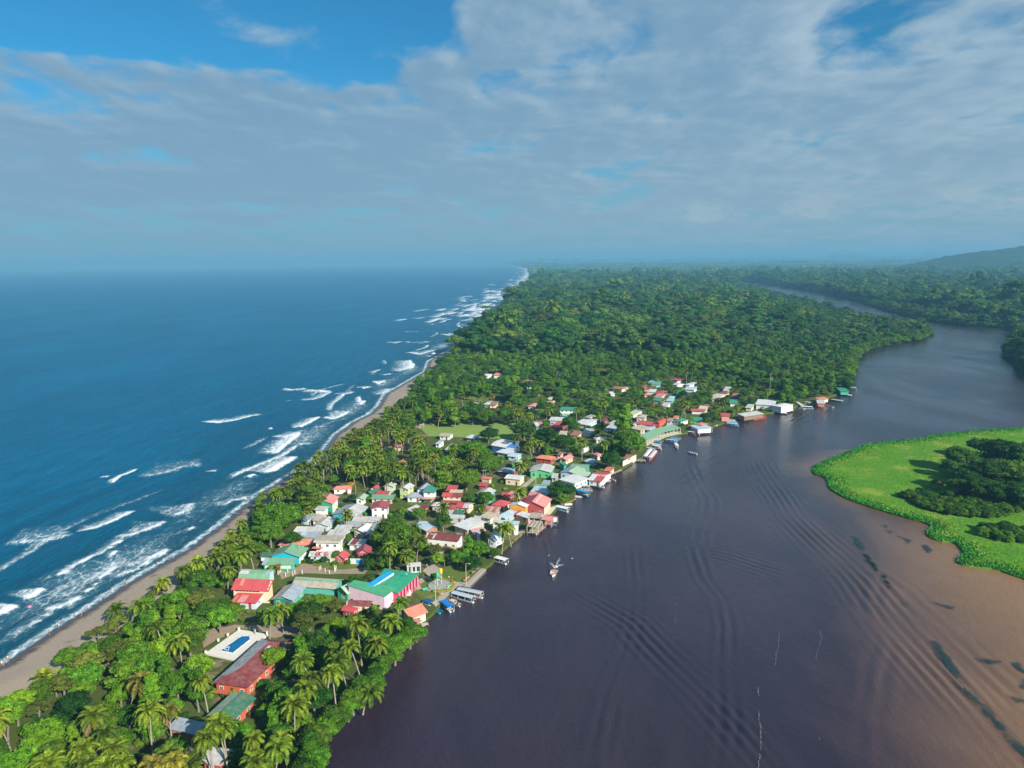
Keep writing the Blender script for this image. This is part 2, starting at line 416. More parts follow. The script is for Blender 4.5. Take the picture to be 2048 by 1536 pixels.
def build_beach():
    ys = np.concatenate([np.arange(55, 1500, 3.0), np.geomspace(1505, Y_FAR - 300, 160)])
    cx, vx = coastX(ys), vegX(ys); n = 12
    V = []; A = []
    for t in np.linspace(0, 1, n):
        e = -7 + (vx - cx + 7 + 2.5) * t
        z = np.where(e < 0, e * .10, np.minimum(SHORE_Z + .35, e * .10 + .02)); z = np.where(t >= .93, SHORE_Z + .1, z)
        V.append(np.stack([cx + e, ys, z], 1)); A.append(e)
    V = np.array(V).transpose(1, 0, 2).reshape(-1, 3); A = np.array(A).T.ravel()
    i, j = np.meshgrid(np.arange(len(ys) - 1), np.arange(n - 1), indexing='ij'); k = (i * n + j).ravel()
    me = np_mesh('beach', V, np.stack([k, k + 1, k + n + 1, k + n], 1), mat('dark_sand', sand_fn), smooth=True, attrs={'up_beach': ('FLOAT', 'POINT', A)})
    tag(link(bpy.data.objects.new('beach', me)), kind='structure')
build_beach()

# ------------------------------------------------------------------ sea with breakers
Q3 = (0, 820, 3.657); Q4 = (480, 600, 3.938)
def qp(q, pts): return [(q[0] + x / q[2], q[1] + y / q[2]) for x, y in pts]
CRESTS = [  # (photograph points, trail of foam behind in metres, strength)
    (qp(Q3, [(550, 890), (700, 870), (850, 810), (980, 740)]), 7, 1.2), (qp(Q3, [(20, 985), (150, 970), (350, 950), (550, 900)]), 16, .65), (qp(Q3, [(180, 1392), (250, 1360), (322, 1305)]), 9, 1.2),
    (qp(Q3, [(-60, 1510), (0, 1490), (60, 1460), (125, 1425)]), 12, 1.2), (qp(Q3, [(415, 1225), (470, 1205), (522, 1175)]), 4, 1.2), (qp(Q3, [(575, 1135), (640, 1105), (695, 1068)]), 5, 1.1),
    (qp(Q3, [(690, 1225), (740, 1225), (800, 1185), (865, 1128)]), 7, 1.1), (qp(Q3, [(810, 540), (880, 490), (950, 465), (1018, 430)]), 3, 1.1), (qp(Q3, [(1000, 480), (1130, 475), (1260, 450), (1330, 420), (1500, 400)]), 16, .62),
    (qp(Q3, [(840, 915), (930, 925), (1050, 890), (1130, 860), (1215, 815)]), 13, .8), (qp(Q3, [(1230, 790), (1350, 755), (1408, 680)]), 17, .72), (qp(Q3, [(320, 1440), (400, 1465), (500, 1430), (605, 1358)]), 11, .8),
    (qp(Q3, [(1050, 1150), (1100, 1085), (1175, 1055), (1250, 1008)]), 12, .8), (qp(Q3, [(800, 1240), (950, 1180), (1050, 1150)]), 12, .62),
    (qp(Q3, [(1465, 85), (1530, 92), (1600, 92), (1720, 75), (1840, 45), (1925, 38)]), 9, 1.15), (qp(Q3, [(1918, 468), (1980, 445), (2050, 400), (2100, 380)]), 13, 1.1), (qp(Q3, [(1800, 503), (1885, 480)]), 4, 1.2),
    (qp(Q3, [(858, 990), (910, 958)]), 3, 1.2), (qp(Q3, [(780, 1028), (838, 1010)]), 3, 1.1), (qp(Q3, [(810, 1075), (870, 1030)]), 3, 1.0), (qp(Q3, [(720, 495), (805, 490)]), 4, .8), (qp(Q3, [(1490, 458), (1590, 452)]), 5, .85),
    (qp(Q3, [(1385, 880), (1432, 850)]), 3, 1.2), (qp(Q3, [(630, 1338), (680, 1305)]), 3, 1.2), (qp(Q3, [(685, 1285), (710, 1265)]), 2, 1.0), (qp(Q3, [(1965, 140), (2000, 135)]), 4, 1.2), (qp(Q3, [(1640, 700), (1700, 660), (1860, 640)]), 8, .8),
    (qp(Q4, [(270, 1215), (340, 1150), (420, 1090), (480, 1040)]), 10, 1.2), (qp(Q4, [(240, 1080), (340, 1085), (480, 1040)]), 8, .9), (qp(Q4, [(400, 1010), (480, 1000), (560, 960), (632, 920)]), 9, 1.2), (qp(Q4, [(640, 925), (740, 935), (810, 905), (872, 870)]), 13, .95),
    (qp(Q4, [(175, 1370), (260, 1345), (330, 1300), (445, 1232)]), 12, 1.15), (qp(Q4, [(50, 1405), (135, 1383)]), 4, 1.1), (qp(Q4, [(345, 696), (430, 708), (530, 698)]), 5, 1.1), (qp(Q4, [(530, 705), (640, 718), (728, 715)]), 8, 1.0),
    (qp(Q4, [(470, 790), (560, 785), (640, 768), (728, 718)]), 7, 1.1), (qp(Q4, [(730, 745), (820, 745), (915, 722)]), 9, .8), (qp(Q4, [(915, 690), (980, 695), (1035, 682)]), 7, 1.1), (qp(Q4, [(1035, 572), (1118, 550)]), 6, 1.0),
    (qp(Q4, [(1130, 592), (1210, 580)]), 7, 1.0), (qp(Q4, [(1180, 560), (1280, 555), (1345, 525), (1335, 470)]), 15, 1.0), (qp(Q4, [(1295, 412), (1420, 428), (1490, 410), (1558, 390)]), 12, 1.05), (qp(Q4, [(1145, 335), (1230, 338), (1290, 325)]), 9, 1.1),
    (qp(Q4, [(1290, 330), (1400, 332), (1490, 328)]), 8, .8), (qp(Q4, [(1290, 253), (1415, 250)]), 8, .95), (qp(Q4, [(1560, 268), (1670, 282), (1720, 262), (1785, 240)]), 12, .95), (qp(Q4, [(1650, 122), (1790, 116)]), 10, .95), (qp(Q4, [(1740, 72), (1870, 66)]), 12, .9),
    (qp(Q4, [(1040, 640), (1090, 660), (1155, 632)]), 9, 1.0), (qp(Q4, [(950, 825), (990, 790)]), 6, 1.2), (qp(Q4, [(1060, 745), (1120, 735), (1195, 695)]), 9, .85), (qp(Q4, [(430, 1140), (520, 1145), (570, 1128)]), 9, .75), (qp(Q4, [(560, 1005), (670, 1000)]), 8, .75),
    (qp(Q4, [(1640, 330), (1720, 320), (1790, 290)]), 10, .9), (qp(Q4, [(1470, 195), (1560, 190)]), 8, .9), (qp(Q4, [(1710, 200), (1790, 195)]), 9, .9), (qp(Q4, [(370, 800), (405, 795)]), 4, 1.0), (qp(Q4, [(225, 1018), (260, 1015)]), 5, 1.1)]
def sea_fn(N):
    p = geo(N); fo = N.add('ShaderNodeAttribute', attribute_name='foam').outputs['Fac']
    sh = N.add('ShaderNodeAttribute', attribute_name='shoal').outputs['Fac']
    ps = N.vmath('MULTIPLY', p, (1.0, .55, 1))
    n1 = N.noise(ps, .30, 6, .72, .6); n2 = N.noise(p, 1.6, 4, .7)
    lace = N.add('ShaderNodeTexVoronoi', {'Vector': N.vmath('ADD', N.vmath('MULTIPLY', p, (1, .6, 1)), N.vmath('MULTIPLY', N.noise(p, .5, 3, out=1), (2.5, 2.5, 0))), 'Scale': .42}, feature='DISTANCE_TO_EDGE').outputs[0]
    v = N.math('ADD', fo, N.math('MULTIPLY', N.math('SUBTRACT', n1, .5), 1.05))
    v = N.math('ADD', v, N.math('MULTIPLY', N.math('SUBTRACT', n2, .5), .50))
    v = N.math('ADD', v, N.math('MULTIPLY', N.ramp(lace, .16, .0), .22))
    foam = N.math('MULTIPLY', N.ramp(v, .40, .98), N.ramp(fo, .04, .2))
    veil = N.math('MULTIPLY', N.ramp(N.math('ADD', fo, N.math('MULTIPLY', N.math('SUBTRACT', n1, .5), .6)), .08, .75), .55)
    patch = N.noise(N.vmath('MULTIPLY', p, (.010, .0045, 1)), 1.0, 4, .6)
    deep = N.mix(N.ramp(patch, .35, .7), (.0004, .104, .215), (.0006, .140, .285))
    deep = N.mix(N.math('MULTIPLY', N.ramp(N.noise(N.vmath('MULTIPLY', p, (.16, .055, 1)), 1.0, 6, .7), .35, .72), .42), deep, (.0004, .068, .150))
    deep = N.mix(sh, deep, (.007, .075, .125))
    col = N.mix(veil, deep, (.20, .37, .42))
    w = N.noise(N.vmath('MULTIPLY', p, (.40, .16, 1)), 1.0, 6, .68, .5); w2 = N.noise(N.vmath('MULTIPLY', p, (.055, .02, 1)), 1.0, 3, .5)
    b1 = N.add('ShaderNodeBump', {'Strength': 1.0, 'Distance': 1.7, 'Height': w})
    b2 = N.add('ShaderNodeBump', {'Strength': .6, 'Distance': 3.0, 'Height': w2, 'Normal': b1.outputs[0]})
    water = bsdf(N, col, .30, .09, IOR=1.33, Normal=b2.outputs[0])
    fb = N.add('ShaderNodeBump', {'Strength': .6, 'Distance': .5, 'Height': N.noise(p, 1.3, 5, .7)})
    white = bsdf(N, (.80, .84, .86), .85, .2, Normal=fb.outputs[0])
    return N.add('ShaderNodeMixShader', {0: foam, 1: water.outputs[0], 2: white.outputs[0]})
def build_sea():
    ys = [50.0]
    while ys[-1] < Y_FAR: ys.append(ys[-1] + min(400, max(1.05, ys[-1] * .0052)))
    ys = np.array(ys)
    ds = np.concatenate([np.arange(-8, 190, 1.35), np.arange(190, 420, 5), np.geomspace(430, 60000, 26)])
    n = len(ds); D, YY = np.meshgrid(ds, ys); X = coastX(YY) - D
    P = np.stack([X.ravel(), YY.ravel()], 1); d = D.ravel(); y = P[:, 1]
    rn = np.random.default_rng(3)
    foam = np.zeros(len(P)); hgt = np.zeros(len(P))
    lines = [(np.array([tuple(G(*q))[:2] for q in L]), w, s) for L, w, s in CRESTS]
    for k in range(420):                                             # breakers far up the coast
        y0 = math.exp(rn.uniform(math.log(1350), math.log(15000))); off = abs(rn.normal(0, 62)) + 10 + 10 * rn.random(); ln = rn.uniform(18, 75) * (1 + y0 / 4000)
        a = rn.uniform(-.5, .10)
        ys_ = np.linspace(y0 - ln / 2, y0 + ln / 2, 5)
        lines.append((np.stack([coastX(ys_) - off - (ys_ - y0) * math.sin(a) * .5 + rn.normal(0, 1.5, 5), ys_], 1), rn.uniform(5, 16) * (1 + y0 / 6000), rn.uniform(.7, 1.1)))
    for L, wid, st in lines:
        pad = wid * 2 + 6
        m = np.where((P[:, 0] > L[:, 0].min() - pad) & (P[:, 0] < L[:, 0].max() + pad) & (y > L[:, 1].min() - pad) & (y < L[:, 1].max() + pad))[0]
        if not len(m): continue
        q = P[m]; dist, sg, al = dist_line(L, q)
        tot = np.sqrt(((L[1:] - L[:-1]) ** 2).sum(1)).sum(); endf = np.clip(np.minimum(al, tot - al) / (tot * .16 + .5), 0, 1) ** .5
        j = np.argmin(((q[:, None, :] - L[None]) ** 2).sum(2), 1)
        sea_side = np.where(sg * np.sign(L[-1, 1] - L[0, 1] + 1e-9) < 0, 1, -1)      # + offshore of the crest
        cw = np.clip(wid * .19, 1.1, 3.2)
        crest = np.exp(-(dist / cw) ** 2) * endf * st
        tr = np.where(sea_side > 0, np.clip(1 - dist / (wid * 1.5), 0, 1) ** .7 * .76, np.clip(1 - dist / (wid * .25), 0, 1) * .45) * np.minimum(st, 1) * np.clip(endf * 1.3, 0, 1)
        foam[m] = np.maximum(foam[m], np.maximum(crest, tr)); hgt[m] += np.exp(-((dist - .3) / 2.2) ** 2) * endf * .55
    run = np.exp(-((d - 2.0) / 2.2) ** 2) * .62                       # thin wash along the sand
    wash = np.clip(1 - np.abs(d - 18) / 22, 0, 1) * (.30 + .26 * np.sin(y * .045) * np.sin(y * .017 + 1))
    foam = np.maximum(foam, np.maximum(run, wash * (d > 0)))
    foam = np.maximum(foam, np.clip((y - 2300) / 3000, 0, 1) * np.clip(1 - np.abs(d - 55) / 62, 0, 1) * .75)
    sm = lambda t, k: .5 + .5 * np.sin(t * .9 + k) * np.sin(t * .37 + 2.1 * k) + .22 * np.sin(t * 2.3 + k)
    for i, (d0, st_) in enumerate(((19, .95), (34, .80), (54, .66))):        # long low breakers that follow the shore
        on = np.clip((sm(y / 34.0, 1.7 * i + .4) - .52) * 4, 0, 1); dc = d0 + 7 * np.sin(y * .021 + i) + 4 * np.sin(y * .057 + 2 * i); e = d - dc
        foam = np.maximum(foam, on * st_ * np.where(e > 0, np.exp(-(e / 4.6) ** 2) * .85, np.exp(-(e / 1.3) ** 2))); hgt += on * np.exp(-(e / 2.4) ** 2) * .30
    foam = np.maximum(foam, .20 * np.exp(-np.clip(d, 0, None) / 34.0) * (d > 0))
    fade = np.clip((230 - d) / 140, 0, 1) * np.clip((d + 2) / 12, 0, 1)
    sw = np.sin(2 * np.pi * (d / 24 + .10 * np.sin(y * .02) + y * .0042) + 1.5 * np.sin(y * .011)) * .36 + np.sin(2 * np.pi * (d / 11 + y * .02)) * .07
    z = (hgt + sw * np.clip(1 - y / 2600, .15, 1)) * fade
    z = np.where(d < 8, np.minimum(z, .05), z)
    f0 = np.arange(len(ys) - 1); g0 = np.arange(n - 1); i, j = np.meshgrid(f0, g0, indexing='ij'); k = (i * n + j).ravel()
    shoal = np.exp(-np.clip(d, 0, None) / 60.0)
    me = np_mesh('sea', np.stack([P[:, 0], y, z], 1), np.stack([k, k + n, k + n + 1, k + 1], 1), mat('sea_water', sea_fn), smooth=True,
                 attrs={'foam': ('FLOAT', 'POINT', foam), 'shoal': ('FLOAT', 'POINT', shoal)})
    tag(link(bpy.data.objects.new('sea', me)), kind='structure')
build_sea()

# ------------------------------------------------------------------ river with boat wakes and a sandy shoal
def wpts(pts): return np.array([tuple(G(x, y))[:2] for x, y in pts])
WAKES = [  # (photograph points, wavelength m, crests half-width m, height)
    ([(1385, 1060), (1399, 1112), (1411, 1159), (1442, 1201), (1454, 1256), (1446, 1334), (1450, 1451), (1438, 1560)], 3.6, 4.2, .16),
    ([(1140, 1180), (1161, 1194), (1255, 1248), (1317, 1311), (1388, 1381), (1466, 1471), (1540, 1560)], 3.0, 6.0, .15),
    ([(1276, 1060), (1274, 1100), (1270, 1198), (1255, 1295), (1224, 1393), (1200, 1490), (1190, 1560)], 3.4, 4.5, .09),
    ([(1500, 900), (1540, 960), (1580, 1030), (1640, 1090), (1720, 1170), (1800, 1260), (1880, 1350), (1950, 1430), (2040, 1540), (2080, 1600)], 3.2, 9.0, .17),
    ([(1735, 1143), (1741, 1213), (1778, 1282), (1752, 1355), (1727, 1455), (1724, 1560)], 5.0, 5.0, .11),
    ([(1375, 914), (1416, 1000), (1405, 1060), (1399, 1112)], 4.0, 6.0, .12),
    ([(1700, 1120), (1790, 1180), (1880, 1260), (1960, 1340), (2060, 1430)], 4.6, 8.0, .09),
    ([(1320, 1080), (1450, 1110), (1600, 1160)], 3.0, 8.0, .05),
    ([(1575, 850), (1620, 835), (1655, 800), (1690, 790)], 6.0, 12.0, .16), ([(1480, 830), (1500, 880), (1420, 930), (1300, 1000)], 5.0, 9.0, .07),
    ([(1104, 1154), (1097, 1100), (1090, 1075)], 2.6, 1.6, .20), ([(1110, 1150), (1150, 1115), (1215, 1060)], 2.6, 1.6, .20)]
SHOAL_L = wpts([(1560, 860), (1575, 930), (1600, 985), (1660, 1060), (1715, 1150), (1760, 1260), (1790, 1380), (1815, 1500), (1840, 1640)])
def river_fn(N):
    p = geo(N); s = N.add('ShaderNodeAttribute', attribute_name='shoal').outputs['Fac']
    big = N.noise(N.vmath('MULTIPLY', p, (.018, .010, 1)), 1.0, 5, .6, .8); fine = N.noise(p, 1.1, 6, .66, .3)
    ss = N.ramp(N.math('ADD', s, N.math('MULTIPLY', N.math('SUBTRACT', big, .5), .5)), .05, 1.0)
    col = N.mix(N.ramp(big, .35, .7), (.024, .016, .031), (.044, .030, .048))
    col = N.mix(ss, col, (.31, .165, .070))
    pq = N.noise(N.vmath('MULTIPLY', p, (.10, .03, 1)), 1.0, 5, .65)
    gust = N.ramp(N.noise(N.vmath('MULTIPLY', p, (.012, .006, 1)), 1.0, 4, .6, 1.2), .38, .66)
    w1 = N.noise(N.vmath('MULTIPLY', p, (.9, 1.6, 1)), 1.0, 6, .7, .4)
    b = N.add('ShaderNodeBump', {'Strength': N.ramp(gust, 0, 1, .28, .75, False), 'Distance': .30, 'Height': w1})
    b2 = N.add('ShaderNodeBump', {'Strength': .35, 'Distance': .8, 'Height': pq, 'Normal': b.outputs[0]})
    b2 = N.add('ShaderNodeBump', {'Strength': .30, 'Distance': .5, 'Height': N.noise(N.vmath('MULTIPLY', p, (.42, .20, 1)), 1.0, 4, .6, 1.0), 'Normal': b2.outputs[0]})
    return bsdf(N, N.mix(N.math('MULTIPLY', fine, .25), col, sc((.03, .02, .02), 1.0)), N.ramp(gust, 0, 1, .05, .13, False), .5, IOR=1.38, Normal=b2.outputs[0])
def build_river():
    us = np.concatenate([[0], np.arange(6, 60, 6), np.arange(60, 350, .62), np.arange(350, 900, 8), np.arange(900, 3700, 60)])
    ys = np.concatenate([[40, 70], np.arange(100, 330, .56), np.arange(330, 520, 1.4), np.arange(520, 900, 5), np.arange(900, 4600, 40)])
    U, YY = np.meshgrid(us, ys); off = coastX(YY) + 45; X = off + U * 1.0; X = np.where(U > 0, np.maximum(X, -75 + U), X)
    P = np.stack([X.ravel(), YY.ravel()], 1); z = np.zeros(len(P))
    near = np.where((P[:, 1] > 85) & (P[:, 1] < 900) & (P[:, 0] > -40))[0]; q = P[near]
    zz = np.zeros(len(near))
    wob = 2.2 * np.sin(q[:, 0] * .05 + q[:, 1] * .031) + 1.2 * np.sin(q[:, 0] * .021 - q[:, 1] * .083)
    for L, lam, wid, amp in WAKES:
        L = wpts(L); m = (q[:, 0] > L[:, 0].min() - 4 * wid) & (q[:, 0] < L[:, 0].max() + 4 * wid) & (q[:, 1] > L[:, 1].min() - 4 * wid) & (q[:, 1] < L[:, 1].max() + 4 * wid)
        m = np.where(m)[0]
        if not len(m): continue
        dist, sg, al = dist_line(L, q[m]); tot = np.sqrt(((L[1:] - L[:-1]) ** 2).sum(1)).sum(); d = dist * sg + wob[m] * .35
        e = np.clip(np.minimum(al, tot - al) / (tot * .15), 0, 1) * (.65 + .35 * np.sin(al * .13 + lam))
        zz[m] += 1.7 * amp * np.cos(2 * np.pi * d / lam) * np.exp(-(d / wid) ** 2) * e
    z[near] = zz
    dist, sg, al = dist_line(SHOAL_L, P)
    side = -dist * sg
    shoal = np.clip(.30 + side / 95.0, 0, 1) * np.clip((330 - P[:, 1]) / 130 + .35, 0, 1)
    di, _, _ = dist_line(np.array(island), P, True); shoal = np.maximum(shoal, np.clip(1 - di / 26, 0, 1) * .5 * (P[:, 1] < 400))
    n = len(us); i, j = np.meshgrid(np.arange(len(ys) - 1), np.arange(n - 1), indexing='ij'); k = (i * n + j).ravel()
    me = np_mesh('river', np.stack([P[:, 0], P[:, 1], z], 1), np.stack([k, k + 1, k + n + 1, k + n], 1), mat('river_water', river_fn), smooth=True, attrs={'shoal': ('FLOAT', 'POINT', shoal)})
    tag(link(bpy.data.objects.new('river', me)), kind='structure')
build_river()

# weed beds just under the surface and foam lines drifting on it
ZR = (1480, 1100, 3.523); Z8i = (1580, 780, 3.839)
def weed_fn(N):
    p = geo(N); b = bsdf(N, N.mix(N.noise(p, .6, 5), (.006, .022, .026), (.02, .05, .045)), .35, .3); t = N.add('ShaderNodeBsdfTransparent')
    e = N.add('ShaderNodeAttribute', attribute_name='core').outputs['Fac']
    return N.add('ShaderNodeMixShader', {0: N.math('MULTIPLY', N.ramp(N.math('ADD', e, N.math('MULTIPLY', N.math('SUBTRACT', N.noise(N.vmath('MULTIPLY', p, (1, .5, 1)), .45, 7, .75), .5), 2.8)), .05, .95), .88), 1: t.outputs[0], 2: b.outputs[0]})
M_WEED = mat('river_weed', weed_fn)
def build_weed():
    beds = [(ZR, [(1345, 640), (1395, 645), (1480, 760), (1560, 900), (1600, 990), (1690, 1050), (1800, 1170), (1900, 1290), (2060, 1440), (2060, 1560), (1960, 1440), (1840, 1290), (1700, 1130), (1570, 1000), (1450, 850), (1370, 720)]),
            (ZR, [(855, 30), (900, 30), (960, 110), (990, 155), (950, 140), (900, 85)]), (ZR, [(980, 170), (1020, 180), (1080, 270), (1060, 275), (1010, 225)]),
            (ZR, [(1120, 365), (1160, 375), (1185, 405), (1150, 400)]), (ZR, [(1310, 365), (1400, 375), (1520, 405), (1500, 425), (1420, 400)]),
            (ZR, [(1640, 760), (1740, 770), (1850, 790), (1800, 810), (1690, 800)]), (ZR, [(1895, 795), (1960, 790), (2020, 850), (2020, 880), (1960, 860)]), (ZR, [(1900, 1030), (1990, 1050), (2020, 1080), (1950, 1080)]), (ZR, [(1960, 970), (2030, 900), (2060, 960), (2000, 985)]),
            (Z8i, [(475, 1120), (530, 1135), (580, 1215), (540, 1225), (490, 1180)]), (Z8i, [(555, 1260), (600, 1265), (690, 1390), (670, 1400), (590, 1330)]), (Z8i, [(690, 1410), (730, 1420), (790, 1520), (760, 1530)]),
            (Z8i, [(800, 1115), (860, 1125), (950, 1165), (900, 1180), (860, 1140)]), (Z8i, [(990, 1190), (1050, 1190), (1100, 1240), (1060, 1250)]), (Z8i, [(690, 1030), (750, 1040), (740, 1060)]), (Z8i, [(740, 1080), (800, 1085), (780, 1105)])]
    V, F, A = [], [], []
    for q, px in beds:                                               # fine sheets whose edges thin out
        w = wpts(qp(q, px)); st = .55; X, Y = np.meshgrid(np.arange(w[:, 0].min() - 2, w[:, 0].max() + 2, st), np.arange(w[:, 1].min() - 2, w[:, 1].max() + 2, st)); P = np.stack([X.ravel(), Y.ravel()], 1)
        d = dist_line(w, P, True)[0]; e = np.where(inside(w, P), np.clip(.35 + d / 2.6, 0, 1), .35 - d / 1.5); m = X.shape[1]
        i, j = np.meshgrid(np.arange(X.shape[0] - 1), np.arange(m - 1), indexing='ij'); k = (i * m + j).ravel(); f = np.stack([k, k + 1, k + m + 1, k + m], 1); f = f[(e[f] > -.6).any(1)]
        F.append(f + sum(len(v) for v in V)); V.append(np.column_stack([P, np.full(len(P), .20)])); A.append(e)
    me = np_mesh('submerged_weed', np.vstack(V), np.vstack(F), M_WEED, attrs={'core': ('FLOAT', 'POINT', np.concatenate(A))})
    tag(link(bpy.data.objects.new('submerged_weed', me)), 'dark teal weed beds showing in the brown river shallows', 'river weed', kind='stuff')
build_weed()
M_FOAM = mat('foam_white', lambda N: bsdf(N, (.72, .74, .76), .9, .2))
M_THREAD = mat('foam_thread', lambda N: bsdf(N, N.mix(N.noise(geo(N), .5, 4), (.09, .085, .10), (.46, .45, .48)), .9, .2))
def build_foam():
    M = MB()
    lines = [([(1516, 1377), (1520, 1400), (1527, 1440), (1532, 1460), (1530, 1490), (1527, 1540)], .24), ([(1558, 1268), (1553, 1300), (1548, 1335)], .14), ([(1641, 1260), (1645, 1280), (1638, 1320)], .13), ([(1634, 1450), (1640, 1470), (1639, 1484)], .11), ([(1352, 1205), (1346, 1225), (1350, 1250)], .09)]
    for L, w in lines:
        P = wpts(L); s = np.r_[0, np.cumsum(np.linalg.norm(np.diff(P, axis=0), axis=1))]; t = np.arange(0, s[-1], .4)
        X = np.interp(t, s, P[:, 0]) + np.cumsum(RNG.normal(0, .07, len(t))) + RNG.normal(0, .09, len(t)); Y = np.interp(t, s, P[:, 1])
        for k in range(len(t) - 1):
            if RNG.random() < .15 or math.sin(t[k] * .21 + w * 40) < -.8: continue
            a = w * RNG.uniform(.10, .42)
            M.add([(X[k] - a, Y[k], .24), (X[k] + a, Y[k], .24), (X[k + 1] + a, Y[k + 1] + .1, .24), (X[k + 1] - a, Y[k + 1] + .1, .24)], [(0, 1, 2, 3)])
    tag(M.build('river_foam', M_THREAD), 'thin white foam lines drifting on the dark river', 'foam', kind='stuff')
build_foam()

# ------------------------------------------------------------------ distant hills
def build_hills():
    xs = np.linspace(2500, 8000, 170); ys = np.linspace(4000, 6300, 70); X, Y = np.meshgrid(xs, ys)
    H = np.interp(X, [2500, 2850, 3020, 3200, 3420, 3700, 4300, 5500, 8000], [0, 0, 70, 122, 140, 178, 210, 222, 222]) * np.exp(-((Y - 5100) / 600) ** 2)
    H += (np.sin(X * .011 + Y * .004) * np.sin(Y * .007 + X * .003) * 9 + RNG.normal(0, 3.5, X.shape)) * np.clip(H / 60, 0, 1)
    n = len(xs); i, j = np.meshgrid(np.arange(len(ys) - 1), np.arange(n - 1), indexing='ij'); k = (i * n + j).ravel()
    def f(N):
        p = geo(N); return bsdf(N, N.mix(N.noise(p, .03, 6, .7), (.010, .028, .012), (.05, .09, .03)), .9, .1,
                                Normal=N.add('ShaderNodeBump', {'Strength': 1, 'Distance': 12, 'Height': N.noise(p, .045, 5, .7)}).outputs[0])
    me = np_mesh('hills', np.stack([X.ravel(), Y.ravel(), H.ravel() + 1.0], 1), np.stack([k, k + 1, k + n + 1, k + n], 1), mat('hill_forest', f), smooth=True)
    tag(link(bpy.data.objects.new('hills', me)), kind='structure')
build_hills()
# ------------------------------------------------------------------ buildings
COL = dict(red=(.56, .085, .095), brightred=(.66, .075, .085), pink=(.74, .29, .27), coral=(.70, .24, .17), orange=(.74, .25, .12), maroon=(.22, .045, .052), magenta=(.42, .075, .11),
           green=(.19, .40, .25), bright=(.03, .32, .18), teal=(.03, .21, .16), dgreen=(.045, .18, .11), white=(.74, .74, .73), grey=(.45, .45, .45), lgrey=(.60, .60, .58), tan=(.50, .43, .35),
           bluegrey=(.36, .43, .51), lblue=(.52, .65, .75), cream=(.76, .61, .43), cyan=(.02, .44, .62), brown=(.24, .16, .12), rust=(.38, .18, .12), orangewall=(.74, .33, .06), orangered=(.55, .13, .07), purple=(.30, .13, .38),
           lime=(.55, .62, .28), palegreen=(.52, .64, .46), turq=(.10, .42, .35), aqua=(.44, .68, .70), bgreen=(.10, .48, .22), wgreen=(.03, .33, .17), pinkwall=(.76, .54, .62), redwall=(.40, .08, .08), beige=(.64, .55, .41), dark=(.05, .05, .05), blue=(.05, .17, .42), lgreen=(.40, .54, .39))
WIN = MB().box((0, 0, 0), (.92, .05, .96)).mesh('window', glass_mat())
FRM = MB()
for a, b, w, h in ((-.52, 0, .12, 1.2), (.52, 0, .12, 1.2), (0, .54, 1.16, .12), (0, -.56, 1.3, .12), (0, 0, .05, .98)): FRM.box((a, -.03, b), (w, .09, h))
FRM = FRM.mesh('frame', paint_mat((.72, .70, .66)))
DOORM = {k: MB().box((0, 0, 0), (.9, .07, 2.0)).mesh('door', paint_mat(c)) for k, c in dict(brown=(.14, .07, .04), red=(.42, .05, .05), white=(.70, .70, .66), blue=(.05, .14, .30)).items()}
HANDLE = MB().ball((.34, -.06, 0), .05, 6, 4).mesh('handle', paint_mat((.5, .45, .3), .3))
KEEP = []        # what must stay in sight: (image hull, distance, label phrase)
FOOT = []        # ground outlines
SHRUB_AT = []    # house corners that get planting along the walls
LANDMARK = []    # (phrase, x, y)

def inst(me, name, parent, loc, rz=0.0, s=(1, 1, 1)):
    o = bpy.data.objects.new(name, me); o.location = loc; o.rotation_euler = (0, 0, rz); o.scale = s; return link(o, parent)

